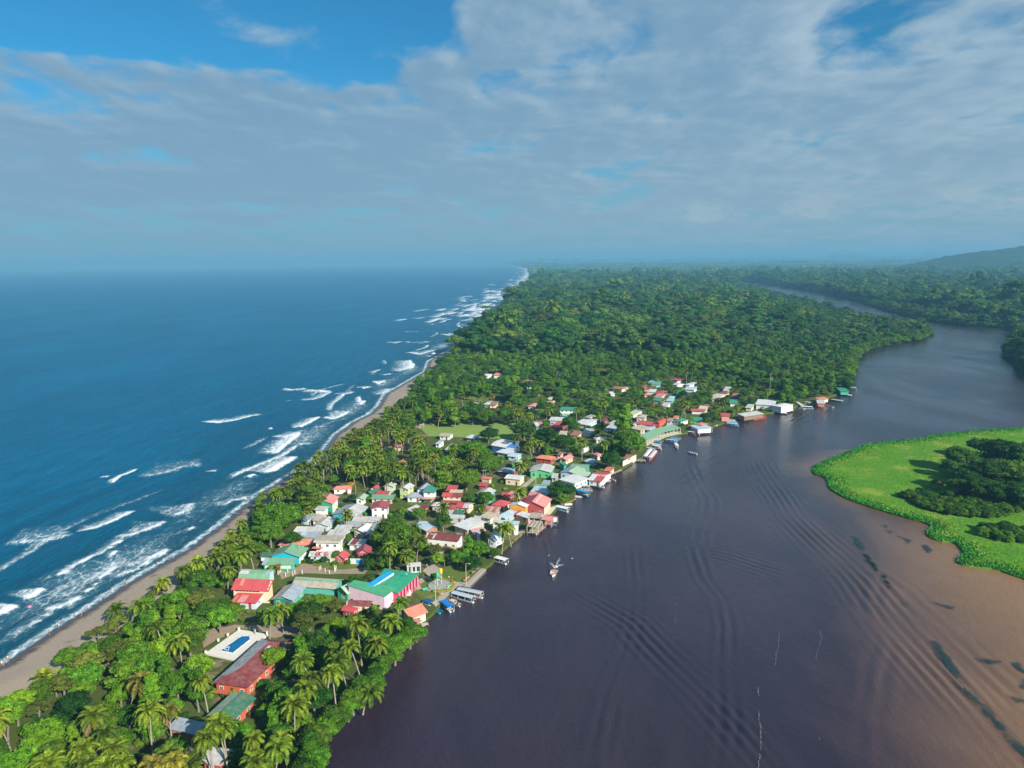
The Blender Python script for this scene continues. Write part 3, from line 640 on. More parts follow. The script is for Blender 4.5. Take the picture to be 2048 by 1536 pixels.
def house(q, fl, fr, br, h, rise, typ, roof, wall, label, roof2=None, win=2, door='brown', panels=(), posts=False, oh=.45, wear=.5, yaw=None, base=0.0, extra=None, storeys=1, front=None, cat='house', name='house', keep=True, gable=None, nowall=False, group='houses of the riverside village'):
    h *= (.84 if storeys == 1 else .92) if name == 'house' else 1
    oh = .65
    z = SHORE_Z + base + h
    P = [G(q[0] + x / q[2], q[1] + y / q[2], z) for x, y in (fl, fr, br)]
    w = P[1] - P[0]; W = w.length; ang = math.atan2(w.y, w.x)
    if yaw is not None: ang = R(yaw)
    ux = Vector((math.cos(ang), math.sin(ang), 0)); uy = Vector((-ux.y, ux.x, 0))
    if yaw is not None: W = max(w.dot(ux), 2.0)
    Dp = max(2.2, (P[2] - P[1]).dot(uy))
    mid = (P[0] + P[1]) / 2; c = mid + uy * (Dp / 2)
    dist = (mid - CAM).length; ppm = FPX / dist
    phrase = label.split('|')[0].strip(); full = ' '.join(label.replace('|', ' ').split())
    root = empty(name, (c.x, c.y, SHORE_Z + base), ang)
    tag(root, full, cat, group)
    a, b = W / 2, Dp / 2
    LANDMARK.append((phrase, c.x, c.y))
    corners = [c + ux * sx * a + uy * sy * b for sx, sy in ((-1, -1), (1, -1), (1, 1), (-1, 1))]
    FOOT.append([(p.x, p.y) for p in corners])
    if base == 0 and name == 'house': SHRUB_AT.append((corners, phrase, ppm))
    if keep:
        pts = [PX((p.x, p.y, zz)) for p in corners for zz in ((z - h * (.45 if dist < 420 else .12)), z + rise * .7)]
        KEEP.append((pts, dist))
    wo = min(oh, W * .12); do = min(oh, Dp * .12)
    xa, yb = a - wo, b - do
    rc, rc2 = COL[roof] if isinstance(roof, str) else roof, None
    rm = [roof_mat(rc, wear)]
    rm.append(roof_mat(COL[roof2], wear) if roof2 else rm[0])
    wm = [wall_mat(COL[wall]), wall_mat(COL[front]) if front else wall_mat(COL[wall]), wall_mat(COL[gable]) if gable else (wall_mat(COL[front]) if front else wall_mat(COL[wall]))]
    M = MB(); RM = MB(); zt = h; t = .12
    zl = lambda yy: 0
    if typ == 'v':
        k = rise / a; e = rise - k * wo * 0
        RM.slab([[(-a, -b, h), (0, -b, h + rise), (0, b, h + rise), (-a, b, h)], [(0, -b, h + rise), (a, -b, h), (a, b, h), (0, b, h + rise)]], t, [1 if roof2 else 0, 0])
        gz = h + k * wo - t - .01; gp = h + rise - t - .01
        F = [(-xa, -yb, 0), (xa, -yb, 0), (xa, yb, 0), (-xa, yb, 0), (-xa, -yb, gz), (xa, -yb, gz), (xa, yb, gz), (-xa, yb, gz), (0, -yb, gp), (0, yb, gp)]
        M.add(F, [(0, 1, 5, 4)], 1); M.add(F, [(4, 5, 8)], 2); M.add(F, [(1, 2, 6, 5), (2, 3, 7, 9, 6), (3, 0, 4, 7)], 0)
    elif typ == 'h':
        k = rise / b
        RM.slab([[(-a, -b, h), (a, -b, h), (a, 0, h + rise), (-a, 0, h + rise)], [(-a, 0, h + rise), (a, 0, h + rise), (a, b, h), (-a, b, h)]], t, [0, 1 if roof2 else 0])
        gz = h + k * do - t - .01; gp = h + rise - t - .01
        F = [(-xa, -yb, 0), (xa, -yb, 0), (xa, yb, 0), (-xa, yb, 0), (-xa, -yb, gz), (xa, -yb, gz), (xa, yb, gz), (-xa, yb, gz), (-xa, 0, gp), (xa, 0, gp)]
        M.add(F, [(0, 1, 5, 4)], 1); M.add(F, [(1, 2, 6, 9, 5), (2, 3, 7, 6), (3, 0, 4, 8, 7)], 0)
    elif typ == 'hip':
        if a >= b: r1, r2 = (-(a - b * .85), 0, h + rise), (a - b * .85, 0, h + rise)
        else: r1, r2 = (0, -(b - a * .85), h + rise), (0, b - a * .85, h + rise)
        A, B, Cc, Dd = (-a, -b, h), (a, -b, h), (a, b, h), (-a, b, h)
        if a >= b: RM.slab([[A, B, r2, r1], [B, Cc, r2], [Cc, Dd, r1, r2], [Dd, A, r1]], t, [0, 0, 0, 1 if roof2 else 0])
        else: RM.slab([[A, B, r1], [B, Cc, r2, r1], [Cc, Dd, r2], [Dd, A, r1, r2]], t, [0, 0, 0, 1 if roof2 else 0])
        gz = h - t + .05
        M.box((0, 0, gz / 2), (2 * xa, 2 * yb, gz)); M.m[2] = 1
    elif typ == 's':
        RM.slab([[(-a, -b, h), (a, -b, h), (a, b, h + rise), (-a, b, h + rise)]], t)
        k = rise / (2 * b); g0, g1 = h + k * do - t - .01, h + rise - k * do - t - .01
        F = [(-xa, -yb, 0), (xa, -yb, 0), (xa, yb, 0), (-xa, yb, 0), (-xa, -yb, g0), (xa, -yb, g0), (xa, yb, g1), (-xa, yb, g1)]
        M.add(F, [(0, 1, 5, 4)], 1); M.add(F, [(1, 2, 6, 5), (2, 3, 7, 6), (3, 0, 4, 7)], 0)
    elif typ == 'x':                                                     # shed falling to the right-hand side
        RM.slab([[(-a, -b, h + rise), (a, -b, h), (a, b, h), (-a, b, h + rise)]], t)
        g0, g1 = h - t, h + rise - t - .05
        F = [(-xa, -yb, 0), (xa, -yb, 0), (xa, yb, 0), (-xa, yb, 0), (-xa, -yb, g1), (xa, -yb, g0), (xa, yb, g0), (-xa, yb, g1)]
        M.add(F, [(0, 1, 5, 4)], 1); M.add(F, [(1, 2, 6, 5), (2, 3, 7, 6), (3, 0, 4, 7)], 0)
    elif typ == 'barrel':
        n = 7; py = [(-b * math.cos(math.pi * i / n), h + rise * math.sin(math.pi * i / n)) for i in range(n + 1)]
        RM.slab([[(-a, y0, z0), (a, y0, z0), (a, y1, z1), (-a, y1, z1)] for (y0, z0), (y1, z1) in zip(py[:-1], py[1:])], t)
        n2 = [(x, y * .96, zz - t) for x in (-xa, xa) for y, zz in py]
        M.box((0, 0, h / 2 - .1), (2 * xa, 2 * b * .96, h - .2)); M.m[2] = 1
        M.add(n2, [tuple(range(n + 1)), tuple(range(n + 1, 2 * n + 2))[::-1]], 0)
    if not nowall: M.build('wall', wm, root)
    ro = RM.build('roof', rm, root)
    if typ in ('v', 'h') and ppm > 3.2:
        q_ = MB()
        if typ == 'v': q_.box((0, 0, h + rise + .015), (.30, 2 * b + .04, .07))
        else: q_.box((0, 0, h + rise + .015), (2 * a + .04, .30, .07))
        q_.build('ridge_cap', roof_mat(sc(rc, 1.1), .2), ro)
    for (u0, v0, u1, v1, pc) in panels:                                  # sheets of another colour let into the roof
        def pt(u, v):
            x, y = -a + 2 * a * u, -b + 2 * b * v
            if typ == 'v': zz = h + rise * (1 - abs(x) / a)
            elif typ == 'h': zz = h + rise * (1 - abs(y) / b)
            elif typ == 's': zz = h + rise * v
            elif typ == 'x': zz = h + rise * (1 - u)
            elif typ == 'hip': zz = h + rise * min(1, min((a - abs(x)), (b - abs(y))) / (min(a, b) * (1 if a < b else .85) if a < b else min(a, b)))
            else: zz = h + rise * math.sin(math.acos(max(-1, min(1, -y / b))))
            return (x, y, zz + .05)
        cu = sorted({u0, u1} | ({.5} if typ == 'v' and u0 < .5 < u1 else set())); cv = sorted({v0, v1} | ({.5} if typ == 'h' and v0 < .5 < v1 else set()))
        if typ == 'barrel': cv = list(np.linspace(v0, v1, 6))
        Q = MB().slab([[pt(p, r), pt(s_, r), pt(s_, t_), pt(p, t_)] for p, s_ in zip(cu[:-1], cu[1:]) for r, t_ in zip(cv[:-1], cv[1:])], .05)
        Q.build('roof_sheet', roof_mat(COL[pc], wear), ro)
    if not nowall and ppm > 2.5 and win:
        fw = ppm > 4.0
        def window(x, y, zz, rz, s=1.0):
            o = inst(WIN, 'window', root, (x, y, zz), rz, (s, 1, 1))
            if fw: inst(FRM, 'frame', o, (0, 0, 0))
        for lv in range(storeys):
            zc = 1.45 + 2.7 * lv
            if zc + .6 > h: break
            nf = max(1, min(6, int(2 * xa / 2.6))) if win > 0 else 0
            dk = nf // 2 if (lv == 0 and door and nf > 1) else -1
            for i in range(nf):
                x = -xa + 2 * xa * (i + .5) / nf
                if i == dk:
                    d_ = inst(DOORM[door], 'door', root, (x, -yb - .02, 1.0)); 
                    if fw: inst(HANDLE, 'handle', d_, (0, 0, 0))
                else: window(x, -yb - .01, zc, 0)
            ns = max(1, min(6, int(2 * yb / 3.0)))
            for i in range(ns): window(xa + .01, -yb + 2 * yb * (i + .5) / ns, zc, math.pi / 2)
    if posts:
        n = max(2, int(W / 2.5)) + 1
        pm = MB().box((0, 0, .5), (.14, .14, 1)).mesh('post', paint_mat((.72, .68, .60)))
        for i in range(n):
            for y in (-b + .12, b - .12):
                inst(pm, 'post', root, (-a + .12 + (2 * a - .24) * i / (n - 1), y, 0), 0, (1, 1, h - .12))
    if extra: extra(root, a, b, h, rise, xa, yb)
    return root

R1 = (380, 1120, 3.692); R2 = (440, 920, 5.12); R3 = (760, 920, 5.12); R4 = (740, 760, 5.12); R5 = (1040, 720, 5.12); R6 = (1360, 700, 5.12); R7 = (0, 1100, 3.523)
Z1 = (440, 1060, 10.24); Z2 = (560, 960, 10.24); Z3 = (740, 930, 10.24); Z4 = (920, 930, 9.309); Z5 = (640, 1090, 10.24); Z6 = (800, 1110, 10.24); Z7 = (1040, 860, 7.314); Z8 = (1220, 700, 7.877); Z9 = (1240, 820, 8.533)
H = house

# --- near hotel by the pool and its neighbours
def hotel_extra(root, a, b, h, rise, xa, yb):
    M = MB(); M.box((0, -b - .7, 1.5), (2 * a - .6, 1.5, .25)); M.build('balcony', paint_mat(COL['orangered']), root)
    for x in (-a + .5, 0, a - .5): inst(MB().box((0, 0, .5), (.35, .35, 1)).mesh('post', paint_mat((.75, .70, .62))), 'post', root, (x, -b - 1.2, 0), 0, (1, 1, 1.4))
H(R1, (165, 905), (425, 943), (800, 612), 3.4, 2.0, 'hip', 'maroon', 'orangered', 'long hotel with maroon and white hipped roof | beside the swimming pool', roof2='lgrey', storeys=2, extra=hotel_extra,
  panels=((.30, .04, .42, .22, 'lgrey'), (.08, .05, .2, .12, 'maroon'), (.58, .62, .66, .75, 'lgrey'), (.70, .88, .90, .94, 'tan')), wear=.9)
H(R1, (120, 1150), (322, 1186), (432, 1010), 3.3, 1.3, 'v', 'dgreen', 'orangered', 'house with green and pale patched tin roof | below the poolside hotel', roof2='lgreen', wear=.9)
H(R7, (1172, 1256), (1376, 1302), (1442, 1228), 3.0, .5, 's', 'bluegrey', 'rust', 'blue tin roofed shed | under palms at the near end of the village', wear=.6, win=0)
H(R7, (1395, 1500), (1560, 1520), (1640, 1420), 2.8, .6, 's', 'lgrey', 'redwall', 'low red walled hut | almost hidden under the nearest palms', win=1)
H(Z5, (525, 1238), (1030, 1255), (1045, 1160), 3.0, 1.0, 'h', 'maroon', 'cream', 'maroon roofed house with pale edge strip | tucked below the pink walled hall', panels=((0, 0, .06, 1, 'tan'),))
H(Z5, (425, 1335), (690, 1392), (810, 1290), 2.8, .9, 'h', 'brightred', 'redwall', 'bright red tin roof house | half hidden by trees below the maroon roof', wear=.8)
H(Z6, (-50, 1130), (212, 1312), (452, 1085), 3.4, 1.5, 'v', 'coral', 'cream', 'coral roofed riverside restaurant with white ridge sheets | beside the docked blue boats', roof2='red', panels=((.40, .15, .5, .95, 'white'),), wear=.8)
H(Z6, (180, 1392), (325, 1442), (435, 1350), 2.6, .3, 's', 'pink', 'cream', 'small pink porch roof on posts | below the coral riverside restaurant', nowall=True, posts=True, name='porch')
# --- school, church and village core
def school_extra(root, a, b, h, rise, xa, yb):
    for x in np.linspace(-xa + 1.2, xa - 1.0, 6):
        inst(MB().box((0, 0, 0), (1.5, .05, 1.3)).mesh('wall_panel', paint_mat((.62, .80, .66))), 'wall_panel', root, (x, -yb - .03, 1.6))
H(Z1, (1010, 542), (1640, 562), (1815, 382), 3.4, 2.0, 'v', 'green', 'white', 'long green roofed school hall with cyan gable | behind the green painted office', front='cyan', gable='cyan', wear=.15, win=0)
H(Z1, (848, 712), (1492, 718), (1625, 625), 3.0, 1.0, 's', 'green', 'turq', 'green painted school office with pale wall panels | at the edge of the sandy yard', front='wgreen', panels=((0, 0, .12, 1, 'bluegrey'),), extra=school_extra, wear=.15, win=0)
H(Z1, (800, 548), (1010, 552), (1062, 470), 2.7, .5, 's', 'dgreen', 'white', 'small green roofed lean-to | beside the school hall', win=0)
H(Z1, (1180, 312), (1840, 312), (1952, 186), 3.0, 1.4, 'hip', 'coral', 'cream', 'wide orange hip roofed house | behind the school hall', wear=.3)
H(Z2, (690, 1272), (1222, 1282), (1352, 1158), 6.2, .5, 's', 'tan', 'white', 'cream two storey block with stained parapet | beside the orange hip roof', storeys=2, wear=.9, win=2,
  extra=lambda r, a, b, h, rise, xa, yb: (MB().box((0, -b - .05, h + .2), (2 * a, .25, .7)).build('parapet', wall_mat((.50, .48, .40)), r), MB().box((-xa + .8, -yb - .8, 3.6), (4.0, 1.7, .12)).build('awning', paint_mat((.70, .22, .16)), r)))
def mural_extra(root, a, b, h, rise, xa, yb):
    def arc(cx, cy, r, a0, a1, w=.22):
        M = MB()
        ps = [(cx + r * math.cos(t), cy + 1.25 * r * math.sin(t)) for t in np.linspace(a0, a1, 10)]
        for (x0, y0), (x1, y1) in zip(ps[:-1], ps[1:]):
            d = Vector((x1 - x0, y1 - y0)).normalized(); n = Vector((-d.y, d.x)) * w
            zz = lambda y: h + rise * (1 - abs(y) / b) + .05
            M.add([(x0 + n.x, y0 + n.y, zz(y0 + n.y)), (x1 + n.x, y1 + n.y, zz(y1 + n.y)), (x1 - n.x, y1 - n.y, zz(y1 - n.y)), (x0 - n.x, y0 - n.y, zz(y0 - n.y))], [(0, 1, 2, 3)])
        M.build('roof_marking', paint_mat((.42, .06, .06)), root)
    yc = -b * .52; s = b / 3.0
    arc(-a * .22, yc, 1.0 * s, 0, 6.3); arc(-a * .22, yc, .45 * s, 0, 6.3, .16); arc(a * .08, yc, .8 * s, 1.2, 5.0); arc(a * .30, yc, .7 * s, -1.4, 1.6, .16); arc(a * .62, yc, .95 * s, 1.5, 4.9); arc(a * .70, yc - .3, .35 * s, 0, 6.3, .2); arc(-a * .66, yc, .5 * s, 0, 6.3, .1)
H(R2, (902, 986), (1128, 988), (1160, 934), 2.9, .9, 'h', 'lgrey', 'aqua', 'pale house with red painted swirls on its grey roof | facing the sandy yard', extra=mural_extra, wear=.8, door='white')
H(Z5, (268, 276), (505, 296), (612, 186), 2.6, 1.5, 'v', 'red', 'redwall', 'small open red roofed house with pale gable | behind the beige yard wall', gable='pink', wear=.1)
H(Z5, (735, 190), (1040, 176), (1150, 40), 3.0, 1.5, 'v', 'magenta', 'redwall', 'deep red roofed house with pink gable | in the big tree shade', gable='pink', wear=.1)
H(Z2, (1378, 1322), (1690, 1342), (1725, 1232), 3.0, .5, 's', 'lgrey', 'white', 'white cottage with one maroon roof panel | behind the deep red roof', panels=((.12, .02, .50, .98, 'maroon'),), wear=.4)
H(Z2, (1722, 1146), (1938, 1142), (2040, 970), 3.0, .9, 'v', 'bluegrey', 'purple', 'purple walled house with blue grey roof | beside the big round tree', wear=.4)
H(Z2, (1470, 1052), (1722, 1086), (1842, 934), 3.2, 1.1, 'v', 'white', 'beige', 'house with half white half grey gable roof | next to the purple house', roof2='bluegrey', wear=.5)
H(Z2, (1452, 856), (2040, 862), (2060, 768), 3.2, .5, 's', 'lgrey', 'cream', 'long pale grey roof | below the white two storey house', wear=.6)
H(Z2, (1096, 1022), (1422, 1032), (1462, 944), 2.8, .5, 's', 'lgrey', 'lblue', 'pale grey roofed house with light blue side | among the tin roofs', wear=.6)
H(Z2, (1212, 938), (1600, 962), (1702, 872), 2.9, .4, 's', 'grey', 'beige', 'dull grey roof | between two paler tin roofs', roof2=None, wear=.8)
H(Z2, (942, 1132), (1322, 1142), (1392, 1042), 2.9, .5, 's', 'lgrey', 'tan', 'ribbed off white roof | directly behind the stained cream block', panels=((.35, .3, .45, 1, 'grey'), (.62, .3, .7, 1, 'grey')), wear=.6)
H(Z2, (256, 1062), (522, 1066), (562, 968), 2.8, .4, 's', 'white', 'beige', 'bright white tin roof | at the edge of the beach trees', wear=.3, win=1)
H(Z2, (512, 1062), (862, 1066), (916, 978), 2.9, .5, 's', 'lgrey', 'beige', 'pale tin roofed house | joined to the bright white roof', wear=.4)
H(Z2, (282, 1176), (792, 1182), (850, 1084), 2.8, .5, 's', 'bluegrey', 'tan', 'wide grey tin roof | above the orange hip roof', panels=((.18, .1, .42, .95, 'lblue'),), wear=.5, win=0)
H(Z2, (672, 932), (986, 948), (1112, 792), 2.9, 1.0, 'v', 'lgrey', 'lblue', 'light blue gabled cottage with grey roof | amid garden shrubs', wear=.7)
H(Z2, (716, 492), (1090, 492), (1250, 342), 5.2, 1.5, 'v', 'pink', 'white', 'tall pink roofed house with green end wall | beside the beach trees', front='wgreen', gable='wgreen', wear=.1, win=-1, storeys=2)
H(Z2, (690, 612), (926, 626), (966, 556), 4.8, .4, 's', 'lgrey', 'white', 'white two storey house with flat roof | in front of the green end wall', storeys=2)
H(Z2, (650, 852), (830, 852), (896, 702), 2.7, .6, 'x', 'tan', 'white', 'beige roofed annex | below the white flat roofed house', win=1)
H(Z2, (402, 812), (562, 832), (640, 702), 2.6, .5, 's', 'bluegrey', 'lblue', 'small blue grey shed | under the palm beside the beige annex', win=1)
H(Z2, (1036, 702), (1520, 757), (1756, 548), 3.2, 1.2, 'v', 'lgrey', 'cyan', 'large white roofed hall with one slope coloured blue grey for shade | behind the lone palm', roof2='bluegrey', wear=.6)  # second roof colour paints the shade on the slope turned from the sun
H(Z2, (1532, 402), (1722, 408), (1815, 312), 3.0, .9, 'v', 'lgreen', 'white', 'little white cottage with pale green roof | at the grassy corner', wear=.3)
H(Z3, (92, 612), (416, 616), (472, 550), 3.4, .5, 's', 'red', 'cream', 'plain red roofed house | behind the green roofed row', panels=((.86, 0, 1, 1, 'lgrey'),), wear=.2)
H(Z3, (5, 692), (470, 697), (520, 628), 2.9, .5, 's', 'green', 'beige', 'green roofed row of rooms with many doors | facing the lawn', win=3, door='red', wear=.15)
H(Z3, (0, 902), (366, 892), (656, 748), 5.2, .9, 'v', 'magenta', 'aqua', 'white two storey house with magenta roof | beside the lawn', front='white', gable='white', storeys=2, wear=.2)
H(Z2, (1726, 262), (1882, 302), (1966, 202), 2.9, 1.1, 'v', 'dgreen', 'turq', 'aqua gabled cottage with dark green roof | behind the little white cottage', roof2='dgreen', wear=.4)
H(Z3, (-10, 492), (142, 502), (216, 442), 3.0, 1.0, 'v', 'red', 'cream', 'cream gabled house with dark red roof | below the palm grove', roof2='maroon')
H(Z2, (1076, 196), (1470, 178), (1520, 122), 3.0, 1.1, 'hip', 'coral', 'white', 'long terracotta roofed house | under the coconut grove', wear=.5)
H(Z3, (266, 442), (482, 452), (516, 382), 4.4, .9, 'v', 'lgrey', 'palegreen', 'pale green house with grey white roof | at the foot of the palm grove', wear=.5, storeys=2)
H(Z3, (572, 492), (790, 512), (872, 412), 5.2, 1.1, 'v', 'lgrey', 'lime', 'tall yellow green house with silver roof | near the palm grove', storeys=2, wear=.3)
H(Z3, (946, 522), (1112, 532), (1212, 402), 4.5, .9, 'v', 'bluegrey', 'white', 'blue grey roofed house | directly behind the teal pyramid roof', wear=.3)
H(Z3, (736, 662), (1062, 668), (1116, 562), 2.9, 1.2, 'hip', 'bluegrey', 'white', 'low house with blue grey hipped roof and red door | beside the teal pyramid roof', roof2='lgrey', door='red', wear=.3)
H(Z3, (1062, 556), (1332, 562), (1352, 482), 5.3, 2.6, 'hip', 'teal', 'white', 'white tower house with teal pyramid roof | in front of a huge tree', storeys=2, wear=.1,
  extra=lambda r, a, b, h, rise, xa, yb: MB().box((0, -b - .8, 2.3), (2 * a, 2.2, .3)).build('balcony', paint_mat((.58, .30, .22)), r))
H(Z3, (1462, 642), (1872, 656), (1922, 582), 5.2, 1.0, 'h', 'red', 'beige', 'two storey house with red roof and long balcony | left of the leafy tree'.replace('left of', 'beside'), storeys=2, panels=((.55, 0, 1, .5, 'maroon'),), wear=.3,
  extra=lambda r, a, b, h, rise, xa, yb: MB().box((0, -b - .4, 2.5), (2 * a, 1.5, .9)).build('balcony', paint_mat((.33, .07, .06)), r))
H(Z3, (1552, 522), (1772, 527), (1832, 446), 5.4, .8, 's', 'red', 'redwall', 'small red upper roof | behind the balcony house', win=0, wear=.3)
H(Z3, (1602, 576), (1872, 586), (1916, 516), 5.6, .2, 's', 'cream', 'cream', 'flat cream rooftop | stacked behind the balcony house', win=0, wear=.8)
H(Z3, (1242, 836), (1560, 850), (1562, 766), 3.5, 1.0, 'hip', 'beige', 'grey', 'house with straw coloured hipped roof | in front of the balcony house', wear=.4)
H(R3, (766, 481), (916, 496), (956, 441), 3.2, .9, 'h', 'red', 'cream', 'cream house with half red half white striped roof | near the street', panels=((.52, 0, 1, 1, 'white'), (.60, 0, .66, 1, 'tan'), (.78, 0, .84, 1, 'tan')), wear=.4)
H(R3, (676, 506), (756, 514), (772, 472), 2.8, .6, 's', 'red', 'redwall', 'tiny dark red shed roof | beside the straw coloured roof', win=0)
H(Z3, (736, 932), (890, 966), (972, 838), 3.0, .6, 'x', 'lgrey', 'cyan', 'blue walled house with maroon patched white roof | beside the rusty leafed tree', panels=((.45, .1, .95, .55, 'maroon'),), wear=.5)
H(Z3, (945, 906), (1092, 932), (1152, 842), 3.0, .5, 's', 'maroon', 'orangered', 'small maroon roofed house | joined to the blue walled house', wear=.3)
H(Z3, (896, 1226), (1142, 1350), (1312, 1216), 3.0, .9, 'h', 'lblue', 'rust', 'light blue metal roofed house | shining beside the big round tree', wear=.15)
def yellow_deck(r, a, b, h, rise, xa, yb):
    MB().box((.2 * a, -b - 1.0, 1.4), (1.5 * a, 1.8, .2)).build('balcony', paint_mat((.62, .42, .12)), r)
H(R3, (456, 796), (802, 832), (832, 764), 4.2, .9, 'h', 'maroon', 'white', 'long maroon roofed lodge with yellow railing | above the riverside park', panels=((0, 0, .05, 1, 'lgrey'), (.22, 0, .27, .5, 'lgrey'), (.1, .35, .3, .42, 'tan')), storeys=2, extra=yellow_deck, wear=.2)
H(R3, (742, 666), (896, 718), (1030, 622), 3.8, .3, 's', 'white', 'tan', 'large bright white flat roof | over a riverside restaurant', wear=.1)
def awning_extra(r, a, b, h, rise, xa, yb):
    pass
H(Z4, (182, 1218), (262, 1288), (386, 1132), 2.6, .5, 'x', 'pink', 'white', 'pink and white striped awning | beside the large white flat roof', nowall=True, posts=True, panels=tuple((0, k / 6 + .02, 1, k / 6 + .08, 'white') for k in range(6)), name='awning', cat='awning', group='awnings and porches')
H(Z4, (486, 1386), (672, 1422), (736, 1272), 3.6, 1.4, 'v', 'lblue', 'white', 'white riverside house with pale blue steep roof | beside the leaning palm', roof2='bluegrey', wear=.3)
H(Z4, (702, 1086), (1090, 1112), (1190, 1066), 5.0, .4, 's', 'aqua', 'white', 'white waterside house with pale aqua roof and balcony | next to the striped boathouse', storeys=2, wear=.3)
H(Z4, (592, 1056), (722, 1066), (782, 986), 5.3, .5, 's', 'cream', 'white', 'small white house with tan roof | behind the pale aqua roof', storeys=2)
H(Z4, (902, 750), (1236, 790), (1280, 736), 5.0, 1.1, 'v', 'white', 'orangewall', 'orange walled house with white roof | beside the big pink roof', storeys=2, wear=.1)
def vents(r, a, b, h, rise, xa, yb):
    for k in range(6):
        x = a * .22; y = -b * .75 + 2 * b * .72 * k / 5
        o = MB().box((x, y, h + rise * (1 - x / a) + .28), (.5, .45, .55), taper=.7).build('roof_vent', paint_mat((.80, .62, .56)), r)
H(Z4, (1105, 748), (1585, 796), (1796, 642), 4.6, 2.2, 'v', 'pink', 'beige', 'big pink roofed waterfront hall with row of roof vents | above a cream terrace', roof2='red', front='redwall', gable='redwall', extra=vents, wear=.15)
H(Z4, (576, 746), (852, 776), (942, 682), 3.0, 1.6, 'hip', 'red', 'beige', 'red hip roofed kiosk house with pale ridges | near the waterfront hall', wear=.2)
H(Z4, (402, 886), (692, 906), (766, 796), 2.9, .5, 's', 'coral', 'tan', 'rust and white striped tin roof | in the middle of the lane', panels=((.12, .05, .32, .6, 'rust'), (.4, .3, .5, .95, 'lgrey'), (.62, .1, .74, .8, 'rust'), (.85, .05, .95, .9, 'lgrey')), wear=1.0)
H(Z4, (356, 956), (572, 1010), (672, 916), 2.9, .4, 's', 'beige', 'white', 'cream coloured low roof | below the rust striped roof', wear=.3, win=1)
H(Z4, (702, 966), (852, 1000), (966, 850), 3.0, .5, 'x', 'lblue', 'grey', 'silvery blue roof | beside the orange walled house', wear=.3, win=1)
H(Z4, (1000, 905), (1272, 995), (1332, 926), 3.0, .4, 's', 'white', 'pink', 'bright white sloping roof with red end | by the cream terrace', panels=((0, 0, .14, 1, 'red'),), wear=.2, win=1)
H(Z4, (1272, 972), (1482, 992), (1532, 906), 2.8, .2, 's', 'tan', 'beige', 'flat grey beige deck roof | next to the pink boathouse', nowall=True, posts=True, name='canopy', cat='canopy', group='awnings and porches')
H(Z4, (302, 532), (562, 562), (646, 468), 4.8, 1.1, 'v', 'lgrey', 'turq', 'teal house with grey roof | hidden behind a garden tree', storeys=2, keep=False)
H(Z4, (332, 382), (492, 396), (502, 337), 2.8, .4, 's', 'red', 'redwall', 'small flat red roof | below a large bright tree', win=0)
H(Z4, (382, 242), (562, 272), (592, 246), 2.8, .5, 's', 'coral', 'cream', 'pale coral roof | glimpsed behind the utility pole', win=0)
H(Z4, (820, 246), (1132, 276), (1226, 196), 4.0, .6, 'h', 'white', 'cream', 'long cream house with white roof | at the street bend', wear=.3, win=3)
H(Z4, (692, 116), (986, 152), (1010, 62), 3.0, .7, 'hip', 'bluegrey', 'redwall', 'blue grey hip roofed house with dark red walls | behind the long cream house', wear=.4)
H(Z7, (132, 602), (452, 622), (532, 532), 4.0, 1.2, 'v', 'lgrey', 'bgreen', 'bright green house with silver roof | behind tall street trees', wear=.4, panels=((.7, .3, .74, .8, 'grey'), (.82, .3, .86, .8, 'grey')))
H(Z7, (215, 407), (462, 437), (496, 388), 3.2, 1.2, 'hip', 'orange', 'redwall', 'orange hip roofed house with red walls | behind the bright green house', wear=.1)
H(Z7, (562, 422), (682, 442), (742, 382), 3.0, 1.0, 'v', 'pink', 'cream', 'pink gabled house | beside the rusty lane roof', wear=.2)
H(Z7, (700, 396), (776, 396), (862, 322), 2.8, .5, 's', 'rust', 'brown', 'long rusty tin roof | along the inner lane', wear=1.0, win=0)
H(Z7, (712, 572), (972, 592), (1052, 506), 3.6, 1.0, 'h', 'green', 'turq', 'wide green roofed riverside house | under the round mango tree', wear=.3)
H(Z7, (642, 532), (722, 522), (822, 452), 3.2, .6, 'x', 'bright', 'turq', 'narrow emerald roof | along the wide green roof', win=0)
H(Z7, (572, 622), (856, 662), (932, 572), 3.6, 1.3, 'v', 'lgreen', 'lblue', 'light blue gabled house with half blue roof | next to the wide green roof', roof2='bluegrey')
H(Z7, (866, 672), (1042, 672), (1082, 622), 3.0, .4, 's', 'palegreen', 'beige', 'dull sage green low roof | between white hall and red restaurant', win=0)
H(Z7, (566, 722), (802, 786), (956, 696), 3.8, .3, 's', 'white', 'lblue', 'big white roofed waterside hall | behind the moored grey boats', wear=.1)
